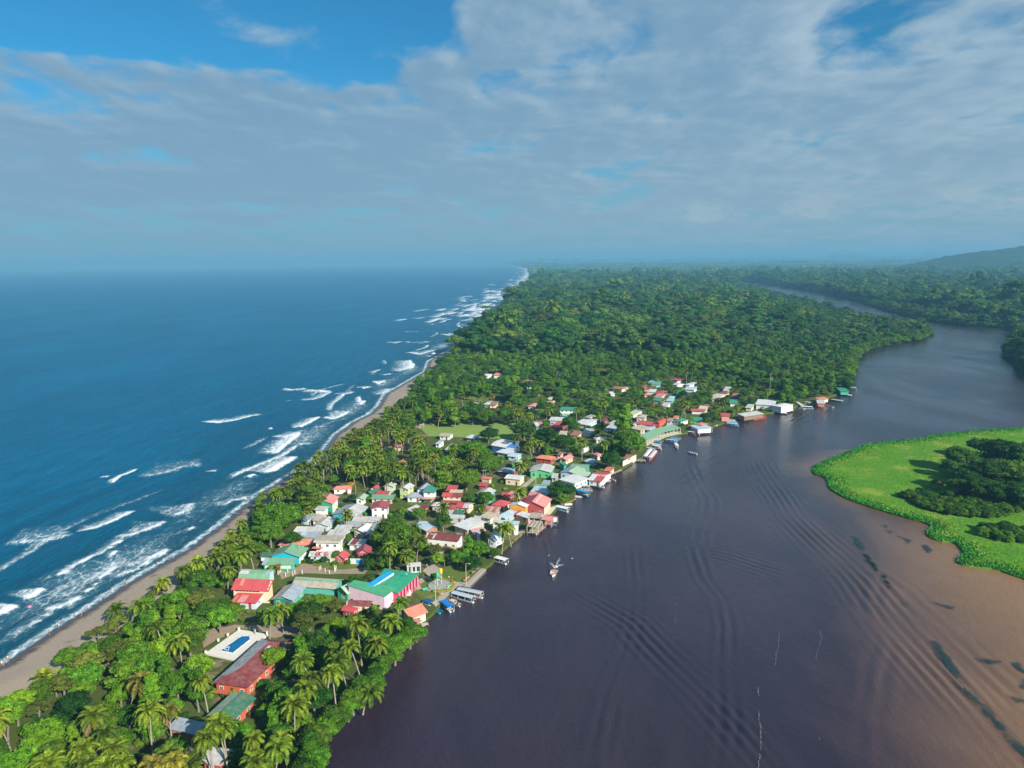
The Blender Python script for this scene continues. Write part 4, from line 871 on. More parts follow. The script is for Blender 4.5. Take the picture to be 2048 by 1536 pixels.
def lettering(r, a, b, h, rise, xa, yb):
    M = MB(); segs = [[(0, 1, 0, 0)], [(0, .5, 0, .2), (.2, .2, .0, .35)], [(0, 0, .35, 1)], [(0, 1, 0, 0), (0, 0, .4, 0)], [(0, .5, .25, .5)], [(0, 1, .2, 0), (.2, 0, .4, 1)], [(0, 1, 0, 0), (.35, 1, .35, 0), (0, .5, .35, .5)], [(.4, 1, 0, .5), (0, .5, .4, 0)], [(0, 1, .2, .5), (.2, .5, .4, 1), (.2, .5, .2, 0)]]
    hgt = b * .34; x0 = -a * .28
    for i, L in enumerate(segs):
        for (xa_, ya, xb_, yb_) in L:
            p = [(x0 + i * a * .135 + xx * hgt * .9, -b * .30 + yy * hgt) for xx, yy in ((xa_, ya), (xb_, yb_))]
            d = Vector((p[1][0] - p[0][0], p[1][1] - p[0][1])).normalized(); n = Vector((-d.y, d.x)) * .13
            zz = lambda y: h + rise * (1 - abs(y) / b) + .06
            M.add([(q_[0] + s * n.x, q_[1] + s * n.y, zz(q_[1] + s * n.y)) for q_, s in ((p[0], 1), (p[1], 1), (p[1], -1), (p[0], -1))], [(0, 1, 2, 3)])
    M.build('roof_lettering', paint_mat((.80, .72, .62)), r)
H(Z7, (985, 728), (1192, 756), (1336, 622), 3.4, 1.2, 'h', 'red', 'white', 'red roofed riverside restaurant with white roof lettering | by the white pontoon boat', extra=lettering, panels=((0, 0, .40, .44, 'white'),), wear=.2)
H(Z7, (1216, 592), (1330, 606), (1346, 548), 2.8, .3, 's', 'coral', 'cream', 'small coral roof | behind the lettered restaurant roof', win=0)
H(Z7, (1500, 422), (1604, 432), (1686, 376), 3.0, .4, 's', 'rust', 'white', 'rusty roofed shed | behind the long white waterfront wall', wear=1.0, win=0)
H(Z7, (1010, 346), (1132, 386), (1156, 336), 3.0, .9, 'hip', 'pink', 'cream', 'pink hip roof | between street wall and mango tree', wear=.2)
H(Z7, (932, 452), (1062, 482), (1102, 442), 2.8, .4, 's', 'lblue', 'grey', 'pale blue shed roof | beside the round mango tree', win=0)
H(Z7, (1108, 142), (1282, 132), (1342, 96), 3.0, .9, 'hip', 'lgrey', 'beige', 'silver hip roof | shaded by the tall riverside tree', wear=.3)
H(Z7, (190, 847), (390, 852), (412, 802), 2.9, .4, 's', 'green', 'turq', 'green lean-to roof | beside the dense waterfront trees', win=0)
H(Z7, (148, 897), (370, 922), (388, 846), 2.9, .4, 's', 'lblue', 'lblue', 'wide light blue roof | behind the pink waterfront hall', wear=.2, win=0)
H(Z7, (118, 952), (282, 962), (304, 922), 2.8, .3, 's', 'pink', 'cream', 'narrow pink roof strip | against the pink waterfront hall', win=0)
H(Z7, (308, 792), (412, 800), (424, 746), 2.9, .4, 's', 'bluegrey', 'grey', 'small slate blue roof | on the lane by the dense trees', win=0)
# --- inland part around the football field
H(R4, (1446, 862), (1546, 864), (1616, 826), 4.0, 1.0, 'v', 'lgreen', 'bgreen', 'bright green house with pale rounded roof | near the palms by the lane')
def solar(r, a, b, h, rise, xa, yb):
    for k in range(4):
        x = -a * .05 + k * a * .24; q_ = MB()
        ys = np.linspace(-b * .62, b * .25, 5); zz = [h + rise * math.sin(math.acos(max(-1, min(1, -y / b)))) + .12 for y in ys]
        q_.slab([[(x, y0, z0), (x + a * .19, y0, z0), (x + a * .19, y1, z1), (x, y1, z1)] for y0, z0, y1, z1 in zip(ys[:-1], zz[:-1], ys[1:], zz[1:])], .06)
        q_.build('solar_panel', mat('solar', lambda N: bsdf(N, (.09, .11, .16), .2, .5)), r)
H(R4, (1238, 668), (1392, 694), (1456, 628), 4.6, 1.6, 'barrel', 'white', 'blue', 'white arched sports hall with grey solar panels | at the corner of the football field', extra=solar, wear=.1)
H(R4, (1290, 736), (1420, 760), (1450, 706), 3.0, .5, 's', 'white', 'lblue', 'low white annex | below the arched sports hall', wear=.1)
H(R4, (1402, 778), (1502, 790), (1518, 748), 3.0, .8, 'h', 'lblue', 'aqua', 'light blue cottage | below the sports hall annex')
H(R4, (976, 588), (1066, 602), (1092, 574), 2.9, .5, 's', 'white', 'grey', 'single white roof | at the near edge of the football field', wear=.2)
H(R4, (702, 574), (812, 580), (842, 544), 2.9, .7, 'h', 'tan', 'white', 'beige roof | showing behind the brown tree by the football field', wear=.3)
H(R4, (762, 712), (832, 716), (848, 664), 3.2, .5, 's', 'lblue', 'maroon', 'little blue white tin roof | deep among the trees', wear=.4)
H(R4, (664, 652), (712, 656), (724, 624), 3.0, .4, 's', 'lblue', 'white', 'tiny blue roof | deep among the trees beside another tin roof')
H(R4, (96, 678), (406, 694), (416, 668), 3.0, 1.0, 'h', 'rust', 'cream', 'long brick red roofed lodge | in the coconut grove near the beach', wear=.4)
H(R4, (258, 847), (346, 857), (362, 806), 3.0, .9, 'hip', 'orange', 'cream', 'single orange roof | in the middle of the coconut grove', wear=.1)
H(R4, (915, 268), (990, 278), (1002, 226), 3.2, .8, 'v', 'beige', 'white', 'cream roofed cottage | beyond the football field', wear=.2)
H(R4, (1160, 248), (1222, 252), (1236, 222), 3.0, .6, 's', 'white', 'white', 'white cottage | beyond the football field beside a reddish roof')
H(R4, (1218, 256), (1286, 258), (1296, 226), 3.0, .6, 's', 'rust', 'cream', 'reddish roof | beyond the football field beside a white cottage')
H(R4, (1610, 267), (1684, 272), (1696, 240), 4.2, .9, 'hip', 'pink', 'white', 'pink roofed white hut | alone among inland trees')
H(R5, (400, 512), (550, 517), (556, 487), 5.4, .4, 's', 'bright', 'white', 'tall white house with emerald roof | standing over the inland street', storeys=2)
H(R5, (416, 582), (516, 587), (522, 546), 3.0, .6, 'h', 'lgreen', 'beige', 'pale green roof | in front of the tall white house')
H(R5, (296, 617), (442, 622), (482, 592), 4.4, .4, 's', 'white', 'grey', 'white flat roof | behind the bright red block')
H(R5, (300, 682), (400, 692), (418, 630), 3.6, .3, 's', 'brightred', 'redwall', 'bright scarlet roofed block | among inland trees', wear=.1)
H(R5, (160, 672), (246, 668), (262, 626), 3.2, .7, 'h', 'pink', 'white', 'half red half white cottage roof | beside the scarlet block', panels=((0, 0, .45, 1, 'white'),))
H(R5, (592, 652), (682, 664), (736, 608), 3.2, .6, 's', 'white', 'lblue', 'white sloping roof with bluish walls | on the inland street', wear=.2)
H(R5, (642, 592), (702, 600), (718, 560), 3.2, .5, 's', 'tan', 'beige', 'small beige roof | behind the white sloping roof')
H(R5, (872, 692), (972, 702), (986, 645), 3.6, .5, 's', 'lgrey', 'blue', 'blue walled house with pale roof | near the tall dark conifer', wear=.3)
H(R5, (1116, 694), (1236, 722), (1252, 672), 3.2, .4, 's', 'beige', 'tan', 'broad straw roof | behind the riverside trees', wear=.6)
H(R5, (1186, 586), (1286, 592), (1294, 562), 4.0, 1.0, 'hip', 'grey', 'cream', 'grey hip roofed cream house | near the far landing', wear=.4)
H(R5, (1180, 652), (1372, 674), (1384, 634), 3.2, .7, 'h', 'red', 'pink', 'long red roof with pink end | near the covered jetty', panels=((.8, 0, 1, 1, 'magenta'),), wear=.2)
H(R5, (1292, 716), (1366, 722), (1378, 690), 3.0, .4, 's', 'lblue', 'turq', 'turquoise walled kiosk | below the long red roof')
H(R5, (1378, 640), (1430, 646), (1442, 600), 4.6, .6, 'v', 'brightred', 'orangered', 'tall vermilion house | behind the covered jetty', storeys=2)
H(R5, (1562, 618), (1650, 634), (1664, 598), 3.2, .9, 'hip', 'bright', 'white', 'emerald hip roof | behind the covered jetty')
H(R5, (1500, 626), (1552, 630), (1560, 604), 3.2, .5, 's', 'coral', 'white', 'little coral roof | beside the emerald hip roof')
H(R5, (1486, 690), (1546, 694), (1552, 652), 3.0, .4, 's', 'lblue', 'white', 'pale blue white hut | in front of the emerald hip roof')
H(Z9, (1190, 262), (1330, 330), (1440, 250), 3.4, .5, 's', 'lblue', 'white', 'pale blue riverside bar roof | above the red and white boats', wear=.1, posts=True, win=0)
H(Z9, (1262, 236), (1402, 262), (1434, 220), 4.4, .6, 'hip', 'coral', 'cream', 'red hip roof | on top of the pale blue riverside bar', wear=.2, win=0)
H(Z9, (1240, 178), (1400, 186), (1420, 138), 3.2, .5, 's', 'bright', 'turq', 'dark emerald shed roof | behind the pale blue riverside bar', win=0)
H(Z9, (1720, 98), (1884, 104), (1886, 66), 4.6, .5, 's', 'red', 'pink', 'boxy red roofed boathouse with pink walls | behind the light blue boats', wear=.1, win=0)
# --- far end of the village
FARH = [((910, 462), (1050, 492), (1060, 446), 'hip', 'red', 'white', 'raspberry hip roof | highest among the far village trees'), ((960, 540), (1060, 556), (1070, 516), 'h', 'lgrey', 'white', 'pale roof | under the raspberry hip roof'),
        ((712, 682), (890, 690), (922, 646), 'hip', 'red', 'lblue', 'large red hip roof with blue white walls | in the far village'), ((680, 742), (800, 752), (830, 702), 's', 'coral', 'cream', 'coral roof | in front of the large red hip roof'),
        ((656, 788), (780, 802), (800, 762), 's', 'bright', 'white', 'green roof with white side | below the coral roof'), ((586, 655), (710, 662), (726, 632), 's', 'white', 'white', 'white roof | beside the large red hip roof'),
        ((530, 706), (620, 710), (630, 672), 'hip', 'pink', 'cream', 'small pink hip roof | beside the white far roof'), ((500, 580), (610, 590), (622, 556), 's', 'rust', 'white', 'brown tin roof | among far trees'),
        ((20, 600), (190, 622), (210, 580), 'h', 'rust', 'cream', 'long brown roof | at the inland end of the far village'), ((190, 610), (280, 612), (290, 598), 's', 'cream', 'cream', 'cream strip roof | beside the long brown roof'),
        ((5, 692), (90, 690), (104, 668), 's', 'white', 'white', 'whitewashed hut | in front of the long brown roof'), ((1165, 618), (1330, 630), (1380, 596), 's', 'lblue', 'white', 'light blue metal roof | under thin trunks in the far village'),
        ((1168, 542), (1250, 556), (1260, 510), 's', 'white', 'white', 'white hut | beneath the tall forest edge'), ((1036, 682), (1096, 686), (1106, 650), 's', 'bright', 'bgreen', 'tiny emerald roof | among far trees'),
        ((1330, 662), (1386, 668), (1392, 648), 's', 'palegreen', 'cream', 'tiny pale green roof | beside the light blue metal roof'), ((1596, 720), (1690, 736), (1706, 700), 'h', 'cream', 'white', 'cream gable roof | behind the far yellow palm'),
        ((1660, 690), (1780, 706), (1796, 660), 'hip', 'maroon', 'cream', 'dark red hip roof | behind the cream gable roof'), ((1776, 640), (1872, 646), (1880, 592), 's', 'lgrey', 'white', 'silver roofed house | below the far forest edge'),
        ((1920, 720), (2010, 726), (2026, 696), 's', 'brightred', 'blue', 'red and blue hut | beside the far green roof'), ((1880, 840), (2010, 846), (2046, 780), 'h', 'bright', 'white', 'half green half white roof | by the far landing'),
        ((1276, 960), (1500, 970), (1530, 930), 'h', 'red', 'white', 'scarlet roof | standing behind the dense riverside trees'), ((1386, 930), (1530, 940), (1552, 900), 's', 'cream', 'cream', 'cream flat roof | touching the scarlet roof'),
        ((250, 1010), (372, 1026), (388, 946), 's', 'palegreen', 'cream', 'pale lime roof | behind the tall dark conifer'), ((600, 520), (680, 524), (690, 498), 's', 'lblue', 'white', 'faint blue roof | at the forest edge'),
        ((800, 790), (860, 796), (866, 752), 's', 'maroon', 'cream', 'maroon shed | beside the green roof with white side'), ((880, 800), (985, 806), (1000, 742), 's', 'aqua', 'turq', 'aqua shed | beside the maroon shed')]
for fl, fr, br, ty, rc, wc, lb in FARH: H(Z8, fl, fr, br, 2.8, .8, ty, rc, wc, lb, win=0, wear=.4)
for fl, fr, br, ty, rc, wc, hh, lb in [((660, 682), (862, 652), (870, 622), 's', 'lgrey', 'brown', 3.6, 'wide grey boathouse roof | above the red riverboat'), ((770, 556), (970, 570), (1056, 530), 's', 'white', 'white', 4.4, 'long white lodge roof | in front of the radio mast'),
        ((930, 566), (1040, 586), (1058, 540), 'hip', 'white', 'white', 5.4, 'white two storey lodge | at the waterfront by small docks'), ((666, 590), (736, 596), (742, 566), 's', 'palegreen', 'cream', 3.0, 'lime white hut | behind the wide grey boathouse roof'),
        ((1436, 512), (1530, 500), (1534, 480), 's', 'coral', 'cream', 3.0, 'coral riverside cabin | far up the bank'), ((1406, 546), (1490, 550), (1500, 524), 's', 'lgrey', 'coral', 2.8, 'pale cabin with coral walls | in front of the coral riverside cabin'),
        ((1640, 424), (1738, 426), (1740, 384), 'h', 'bright', 'turq', 3.4, 'emerald boathouse | last building up the river')]:
    H(R6, fl, fr, br, hh, .8, ty, rc, wc, lb, win=0, wear=.2)
for x, y, lb, rc in [(1018, 705, 'lone white and pink house | far inside the forest by the coast', 'pink'), (968, 752, 'white bungalow | inland beyond the football field', 'white'), (994, 750, 'rose roofed bungalow | inland beyond the football field', 'pink'), (1112, 748, 'brick red roof | showing through the forest canopy', 'rust'),
                     (1054, 765, 'faded coral roof | by the white bungalow', 'coral'), (1060, 770, 'aqua hut | by the faded coral roof', 'aqua')]:
    H((0, 0, 1), (x - 8, y), (x + 8, y + .6), (x + 10, y - 4.5), 4, 1, 'h', rc, 'white', lb, win=0)

for q, fl, fr, br, ty, rc, wc, hh, lb in [
    (Z3, (1505, 1040), (1640, 1050), (1690, 950), 's', 'lgrey', 'white', 2.8, 'pale grey tin roof | behind the large white flat roof'), (Z3, (1665, 1035), (1880, 1045), (1900, 940), 's', 'dgreen', 'turq', 2.9, 'faded sea green roof | below the half striped cream house'), (Z3, (1580, 1085), (1930, 1098), (1945, 1050), 's', 'lgrey', 'grey', 2.8, 'thin pale roof strip | along the large white flat roof'),
    (Z4, (770, 560), (950, 566), (985, 505), 'h', 'magenta', 'redwall', 2.9, 'wine red roof | behind the red hip roofed kiosk house'), (Z4, (885, 536), (1000, 540), (1010, 488), 'hip', 'coral', 'redwall', 3.4, 'small coral hip roof | over the wine red roof'), (Z4, (1095, 660), (1210, 680), (1290, 600), 's', 'magenta', 'redwall', 2.9, 'crimson shed roof | against the big pink waterfront roof'),
    (Z4, (250, 1015), (390, 1020), (400, 980), 's', 'lgrey', 'white', 2.7, 'narrow pale roof | behind the pink striped awning'), (Z4, (300, 1325), (382, 1330), (392, 1290), 's', 'aqua', 'white', 2.4, 'little aqua shed roof | by the riverside garden'), (Z2, (1850, 990), (1990, 1000), (2050, 870), 'x', 'bluegrey', 'lblue', 3.0, 'shaded blue grey roof | between the long pale roof and the purple house'),  # the roof by the purple house has its blue shade in its colour
    (R5, (622, 742), (722, 752), (735, 712), 's', 'lgrey', 'grey', 2.8, 'pale roof | on the grassy inland lane'), (R5, (505, 768), (600, 776), (612, 735), 's', 'rust', 'cream', 2.8, 'rust coloured low roof | on the inland lane by pale huts'), (R5, (390, 762), (470, 766), (480, 735), 's', 'beige', 'cream', 2.6, 'straw low roof | under inland trees by the scarlet block'), (R5, (812, 620), (868, 626), (876, 592), 's', 'maroon', 'brown', 2.8, 'brownish roof | inland of the tall dark conifer'),
    (R5, (905, 650), (985, 660), (995, 615), 'h', 'lgrey', 'white', 3.2, 'silver grey roof | beside the blue walled pale roofed house'), (R5, (560, 640), (600, 646), (612, 600), 's', 'white', 'white', 2.8, 'slim white roof | next to the white sloping roof'), (R5, (30, 196), (80, 200), (84, 172), 's', 'cream', 'white', 3.0, 'tiny cream roof | among inland palms beyond the football pitch'), (R5, (22, 248), (88, 254), (96, 228), 's', 'white', 'white', 3.0, 'tiny whitewashed roof | below the tiny cream roof'),
    (R5, (95, 345), (150, 350), (156, 310), 's', 'brown', 'cream', 3.0, 'small brown roof | inland above the half red cottage'), (R5, (270, 405), (350, 410), (356, 388), 's', 'cream', 'cream', 2.8, 'beige roof glimpse | behind the tall white emerald roofed house'), (R5, (1265, 292), (1330, 296), (1336, 262), 's', 'coral', 'cream', 3.0, 'salmon roof | at the inland edge of the far village'), (R5, (1320, 250), (1440, 254), (1446, 228), 's', 'turq', 'aqua', 3.0, 'sea green roof | below the raspberry hip roof'),
    (R5, (1960, 392), (2040, 398), (2046, 352), 's', 'lgrey', 'white', 3.0, 'pale silver roof | near the far yellow palm'), (R5, (2010, 352), (2060, 356), (2064, 322), 'hip', 'maroon', 'cream', 3.0, 'plum roof | near the far yellow palm'), (R5, (1430, 470), (1500, 476), (1506, 440), 's', 'lgrey', 'white', 2.8, 'grey white roof | above the dense riverside trees'), (R5, (1560, 600), (1610, 604), (1616, 580), 's', 'coral', 'cream', 2.8, 'faded coral roof tip | behind the emerald hip roof'),
    (R5, (1150, 660), (1180, 664), (1190, 630), 's', 'white', 'white', 2.8, 'white roof sliver | beside the long red roof'), (Z7, (455, 700), (540, 705), (548, 650), 's', 'lgrey', 'grey', 2.8, 'grey lane roof | next to the dense waterfront trees'), (Z7, (540, 360), (600, 366), (612, 330), 's', 'rust', 'cream', 2.8, 'terracotta lane roof | behind the pink gabled house')]:
    H(q, fl, fr, br, hh, .6, ty, rc, wc, lb, win=0 if q is R5 else 1, wear=.6)

# --- the emerald hall with pink walls in the square: three roofs, built as one thing
def square_hall():
    z = SHORE_Z
    h1 = 4.2
    A = G(Z5[0] + 1040 / 10.24, Z5[1] + 850 / 10.24, z + 5.2); B = G(Z5[0] + 1590 / 10.24, Z5[1] + 985 / 10.24, z + 4.0); Cc = G(Z5[0] + 2030 / 10.24, Z5[1] + 600 / 10.24, z + 4.0); D = G(Z5[0] + 1335 / 10.24, Z5[1] + 475 / 10.24, z + 5.2)
    r = empty('market_hall', ((A.x + Cc.x) / 2, (A.y + Cc.y) / 2, z)); tag(r, 'emerald roofed market hall with pink walls and blue roof strip in the village square', 'hall')
    o = Vector(r.location); L = lambda p: Vector(p) - o
    LANDMARK.append(('emerald roofed market hall', r.location.x, r.location.y)); FOOT.append([(p.x, p.y) for p in (A, B, Cc, D)])
    KEEP.append(([PX(p) for p in (A, B, Cc, D)] + [PX((B.x, B.y, z)), PX((Cc.x, Cc.y, z))], (B - CAM).length))
    a, b, c, d = L(A), L(B), L(Cc), L(D)
    MB().slab([[a, b, c, d]], .15).build('roof', roof_mat(COL['bright'], .1), r)
    m1, m2 = a.lerp(b, .42) + Vector((0, 0, .03)), d.lerp(c, .48) + Vector((0, 0, .03))
    MB().slab([[m1 + Vector((0, 0, .25)), b + Vector((0, 0, .12)), c + Vector((0, 0, .12)), m2 + Vector((0, 0, .25))]], .1).build('roof_sheet', roof_mat((.02, .36, .20), .1), r)
    w = MB(); ps = [p * 1 for p in (a, b, c, d)]; cen = sum(ps, Vector()) / 4
    q = [cen + (p - cen) * .93 for p in ps]
    for i in range(4):
        p0, p1 = q[i], q[(i + 1) % 4]
        w.add([(p0.x, p0.y, 0), (p1.x, p1.y, 0), (p1.x, p1.y, p1.z - .25), (p0.x, p0.y, p0.z - .25)], [(0, 1, 2, 3)])
    w.build('wall', wall_mat((.62, .06, .18)), r)
    for k in range(7):
        p = b.lerp(c, (k + .3) / 7); MB().box((p.x + .2, p.y - .2, (p.z - .1) / 2), (.35, .35, p.z - .15)).build('post', paint_mat((.70, .28, .34)), r)
    s0, s1 = G(Z5[0] + 945 / 10.24, Z5[1] + 815 / 10.24, z + 5.6), G(Z5[0] + 1365 / 10.24, Z5[1] + 545 / 10.24, z + 5.6); dr = (b - a).normalized() * 2.6; dr.z = 0
    u0, u1 = L(s0), L(s1)
    MB().slab([[u0, u0 + dr, u1 + dr, u1]], .2).build('roof_strip', roof_mat((.01, .42, .80), .05), r)
    MB().add([u0 + dr - Vector((0, 0, .2)), u1 + dr - Vector((0, 0, .2)), u1 + dr - Vector((0, 0, 1.0)), u0 + dr - Vector((0, 0, 1.0))], [(0, 1, 2, 3)]).build('clerestory', paint_mat((.78, .80, .80)), r)
square_hall()
def pink_hall():
    z = SHORE_Z; pt = lambda x, y, h: G(Z5[0] + x / 10.24, Z5[1] + y / 10.24, z + h)
    A, B = pt(562, 858, 5.4), pt(1330, 1092, 4.2); Cc, D = pt(1575, 905, 4.2), pt(700, 745, 5.4)
    r = empty('pink_hall', ((A.x + Cc.x) / 2, (A.y + Cc.y) / 2, z)); tag(r, 'long green roofed hall with pale pink front wall joined to the market hall', 'hall')
    o = Vector(r.location); a, b, c, d = [Vector(p) - o for p in (A, B, Cc, D)]
    FOOT.append([(p.x, p.y) for p in (A, B, Cc, D)]); LANDMARK.append(('pink walled hall', o.x, o.y)); KEEP.append(([PX(p) for p in (A, B, Cc, D)] + [PX((A.x, A.y, z + 2)), PX((B.x, B.y, z + 2))], (A - CAM).length))
    up = Vector((0, 0, .55))
    MB().slab([[a + up, b + up, c + up, d + up]], .15).build('roof', roof_mat((.07, .40, .20), .1), r)
    cen = (a + b + c + d) / 4; q = [cen + (p - cen) * .95 for p in (a, b, c, d)]; w = MB()
    for i in range(4):
        p0, p1 = q[i], q[(i + 1) % 4]; w.add([(p0.x, p0.y, 0), (p1.x, p1.y, 0), (p1.x, p1.y, p1.z + .35), (p0.x, p0.y, p0.z + .35)], [(0, 1, 2, 3)])
    w.build('wall', wall_mat(COL['pinkwall']), r)
    nd = (b - a).normalized()
    for k in range(5):
        p = a.lerp(b, .12 + .18 * k); inst(WIN, 'window', r, (p.x - .1, p.y - .12, 1.3), math.atan2(nd.y, nd.x), (.8, 1, .6))
pink_hall()
H(Z5, (300, 905), (560, 1010), (640, 790), 4.0, 1.6, 'v', 'lgreen', 'bgreen', 'green gabled chapel with dark shaded slope | joined to the pink walled hall', roof2='green', wear=.1, win=1)  # shade of the dark slope is put into its roof colour
# tan-and-green long house, arched green house, red cream-walled house, lower red house, teal hut
H(R2, (725, 1290), (1182, 1322), (1240, 1222), 3.2, 1.5, 'h', 'tan', 'turq', 'long house with beige front roof and green ridge | below the sandy yard', panels=((0, .34, 1, .5, 'green'), (.4, .30, .43, .36, 'rust')), wear=.5, win=0)
H(R2, (182, 1222), (502, 1226), (600, 1150), 3.0, 2.0, 'barrel', 'green', 'aqua', 'arched green roofed building with pale end sections | below the green school office', panels=((0, 0, .30, 1, 'lgrey'), (.86, 0, 1, 1, 'bluegrey'), (.34, .45, .66, .5, 'lgreen')), wear=.15, win=0)
def parapet_extra(r, a, b, h, rise, xa, yb):
    for k in range(7): inst(MB().box((0, 0, 0), (1.0, .06, .45)).mesh('vent', paint_mat((.05, .03, .02))), 'vent', r, (-xa + 1.2 + k * (2 * xa - 4) / 6.5, -yb - .04, h - .45))
    M = MB()
    for k in range(3): M.box((xa + .12, -yb + yb * (k + .5) * .667, (h + rise * (k + .8) / 3) / 2), (.35, yb * .667 - .05, h + rise * (k + .8) / 3))
    M.build('side_wall', wall_mat((.78, .60, .38)), r)
H(R2, (110, 1328), (500, 1344), (570, 1290), 5.2, 2.2, 's', 'red', 'cream', 'large red roofed hall with cream walls | beside the arched green building', panels=((.17, .4, .26, .98, 'coral'),), wear=.05, win=0, extra=parapet_extra)
H(R2, (106, 1452), (370, 1466), (432, 1378), 3.0, .9, 's', 'brightred', 'lblue', 'low red roofed kindergarten with pink roof sheets | in front of the large red hall', panels=((.24, 0, .52, .65, 'pink'), (.04, 0, .14, .6, 'coral')), wear=.1, door='red')
H(R2, (520, 1428), (748, 1442), (870, 1300), 3.2, 1.3, 'v', 'bluegrey', 'turq', 'teal walled cottage with grey tin roof | beside the large red hall', roof2='tan', wear=.5, front='teal', gable='turq')
# ------------------------------------------------------------------ yards, lawns, paths
OPEN = []        # image outlines that trees must leave in sight
STRICT = []      # ... and must hardly touch
def sheet(q, px, z, name, m, raise_=0.03, kind='structure', open_=True, rag=0.0):
    pts = [G(q[0] + x / q[2], q[1] + y / q[2], SHORE_Z) for x, y in px]
    if rag:
        out = []
        for a, b in zip(pts, pts[1:] + pts[:1]):
            n = max(1, int((b - a).length / 2.5))
            for k in range(n): out.append(a.lerp(b, k / n) + Vector((RNG.normal(0, rag), RNG.normal(0, rag), 0)))
        pts = out
    r = delaunay_2d_cdt([Vector((p.x, p.y)) for p in pts], [(i, (i + 1) % len(pts)) for i in range(len(pts))], [list(range(len(pts)))], 1, 1e-4)
    M = MB(); M.add([(p[0], p[1], SHORE_Z + z) for p in r[0]], [list(t) for t in r[2]])
    if open_: OPEN.append(([PX(p) for p in pts], (pts[0] - CAM).length)); STRICT.append(OPEN[-1])
    o = M.build(name, m); tag(o, kind=kind); return o
def lawn_fn(N):
    p = geo(N); a = N.noise(p, .12, 5, .6); b = N.noise(p, 1.6, 4, .7)
    c = N.mix(b, (.075, .135, .022), (.16, .20, .045))
    return bsdf(N, N.mix(N.ramp(a, .52, .72), c, (.26, .21, .085)), .95, .1)
def pitch_fn(N):
    p = geo(N); return bsdf(N, N.mix(N.noise(p, .25, 5, .6), (.17, .27, .05), (.26, .34, .09)), .95, .1)
def sandy_fn(N):
    p = geo(N); return bsdf(N, N.mix(N.noise(p, .6, 6, .65), (.24, .17, .12), (.42, .33, .25)), .95, .1)
def stone_fn(N):
    p = geo(N); return bsdf(N, N.mix(N.noise(p, 1.4, 5, .65), (.30, .26, .22), (.48, .43, .37)), .9, .2)
M_LAWN, M_PITCH, M_SANDY, M_STONE = mat('lawn', lawn_fn), mat('pitch_grass', pitch_fn), mat('sandy_yard', sandy_fn), mat('stone_paving', stone_fn)
sheet(Z1, [(1180, 840), (1500, 790), (1640, 640), (1830, 610), (2048, 640), (2300, 700), (3050, 780), (2950, 900), (2300, 900), (1650, 900), (1250, 1010)], .02, 'sandy_yard', M_SANDY, rag=.3)
sheet(Z1, [(1860, 620), (2048, 640), (2500, 640), (2950, 760), (2700, 800), (2200, 800), (1900, 740)], .05, 'yard_lawn', M_LAWN, rag=.4)
sheet(R4, [(520, 500), (640, 400), (880, 415), (1200, 425), (1495, 445), (1480, 600), (1250, 600), (980, 585), (600, 575)], .02, 'football_pitch', M_PITCH)
sheet(R4, [(400, 430), (640, 410), (520, 495), (450, 490)], .04, 'sandy_ground', M_SANDY, rag=.5)
sheet(R4, [(880, 160), (1100, 140), (1460, 190), (1440, 230), (1100, 215), (930, 215)], .02, 'field', M_LAWN, rag=.6)
sheet(Z6, [(420, 600), (560, 500), (720, 560), (640, 690), (430, 680)], .03, 'park_lawn', M_LAWN)
sheet(Z6, [(820, 270), (1060, 230), (1560, 260), (1700, 280), (1420, 560), (1120, 540), (900, 470), (830, 420)], .03, 'park_lawn', M_LAWN)
sheet(Z6, [(300, 720), (430, 700), (760, 770), (820, 830), (640, 990), (500, 960), (360, 830)], .03, 'park_lawn', M_LAWN)
sheet(Z6, [(640, 700), (700, 610), (900, 480), (1110, 560), (1000, 690), (780, 740)], .03, 'park_lawn', M_LAWN)
sheet(Z6, [(100, 660), (420, 480), (560, 420), (480, 300), (680, 190), (820, 270), (830, 420), (900, 470), (1120, 540), (1400, 570), (1700, 280), (1730, 300), (1380, 640), (1180, 640), (1000, 820), (880, 940), (740, 1060), (640, 1000), (820, 830), (430, 700), (300, 720), (0, 830), (-60, 760)], .015, 'park_path', M_STONE)
sheet(R3, [(1, 640), (60, 600), (130, 590), (100, 640)], .02, 'back_lawn', M_LAWN, open_=False)
sheet(Z3, [(0, 770), (460, 770), (240, 800), (100, 870), (0, 880)], .02, 'house_lawn', M_LAWN)
sheet(Z3, [(760, 770), (1010, 770), (1040, 810), (760, 820)], .02, 'house_lawn', M_LAWN)
sheet(Z4, [(1240, 250), (1510, 230), (1520, 330), (1330, 390), (1230, 350)], .02, 'lane_verge', M_LAWN)
sheet(R1, [(60, 530), (330, 480), (560, 480), (830, 490), (830, 540), (620, 570), (560, 540), (360, 505), (110, 640)], .02, 'hotel_garden', M_SANDY, rag=.4)
sheet(R1, [(90, 700), (365, 500), (590, 540), (300, 745)], .03, 'pool_garden', M_LAWN)
# the lane from the square through the village
sheet((0, 0, 1), [(845, 1143), (856, 1132), (870, 1108), (905, 1075), (950, 1030), (985, 1008), (1040, 975), (1060, 958), (1120, 905), (1160, 880), (1166, 884), (1126, 910), (1066, 962), (1046, 980), (992, 1013), (958, 1036), (914, 1080), (880, 1112), (866, 1138), (858, 1146)], .025, 'lane', M_STONE, open_=False)

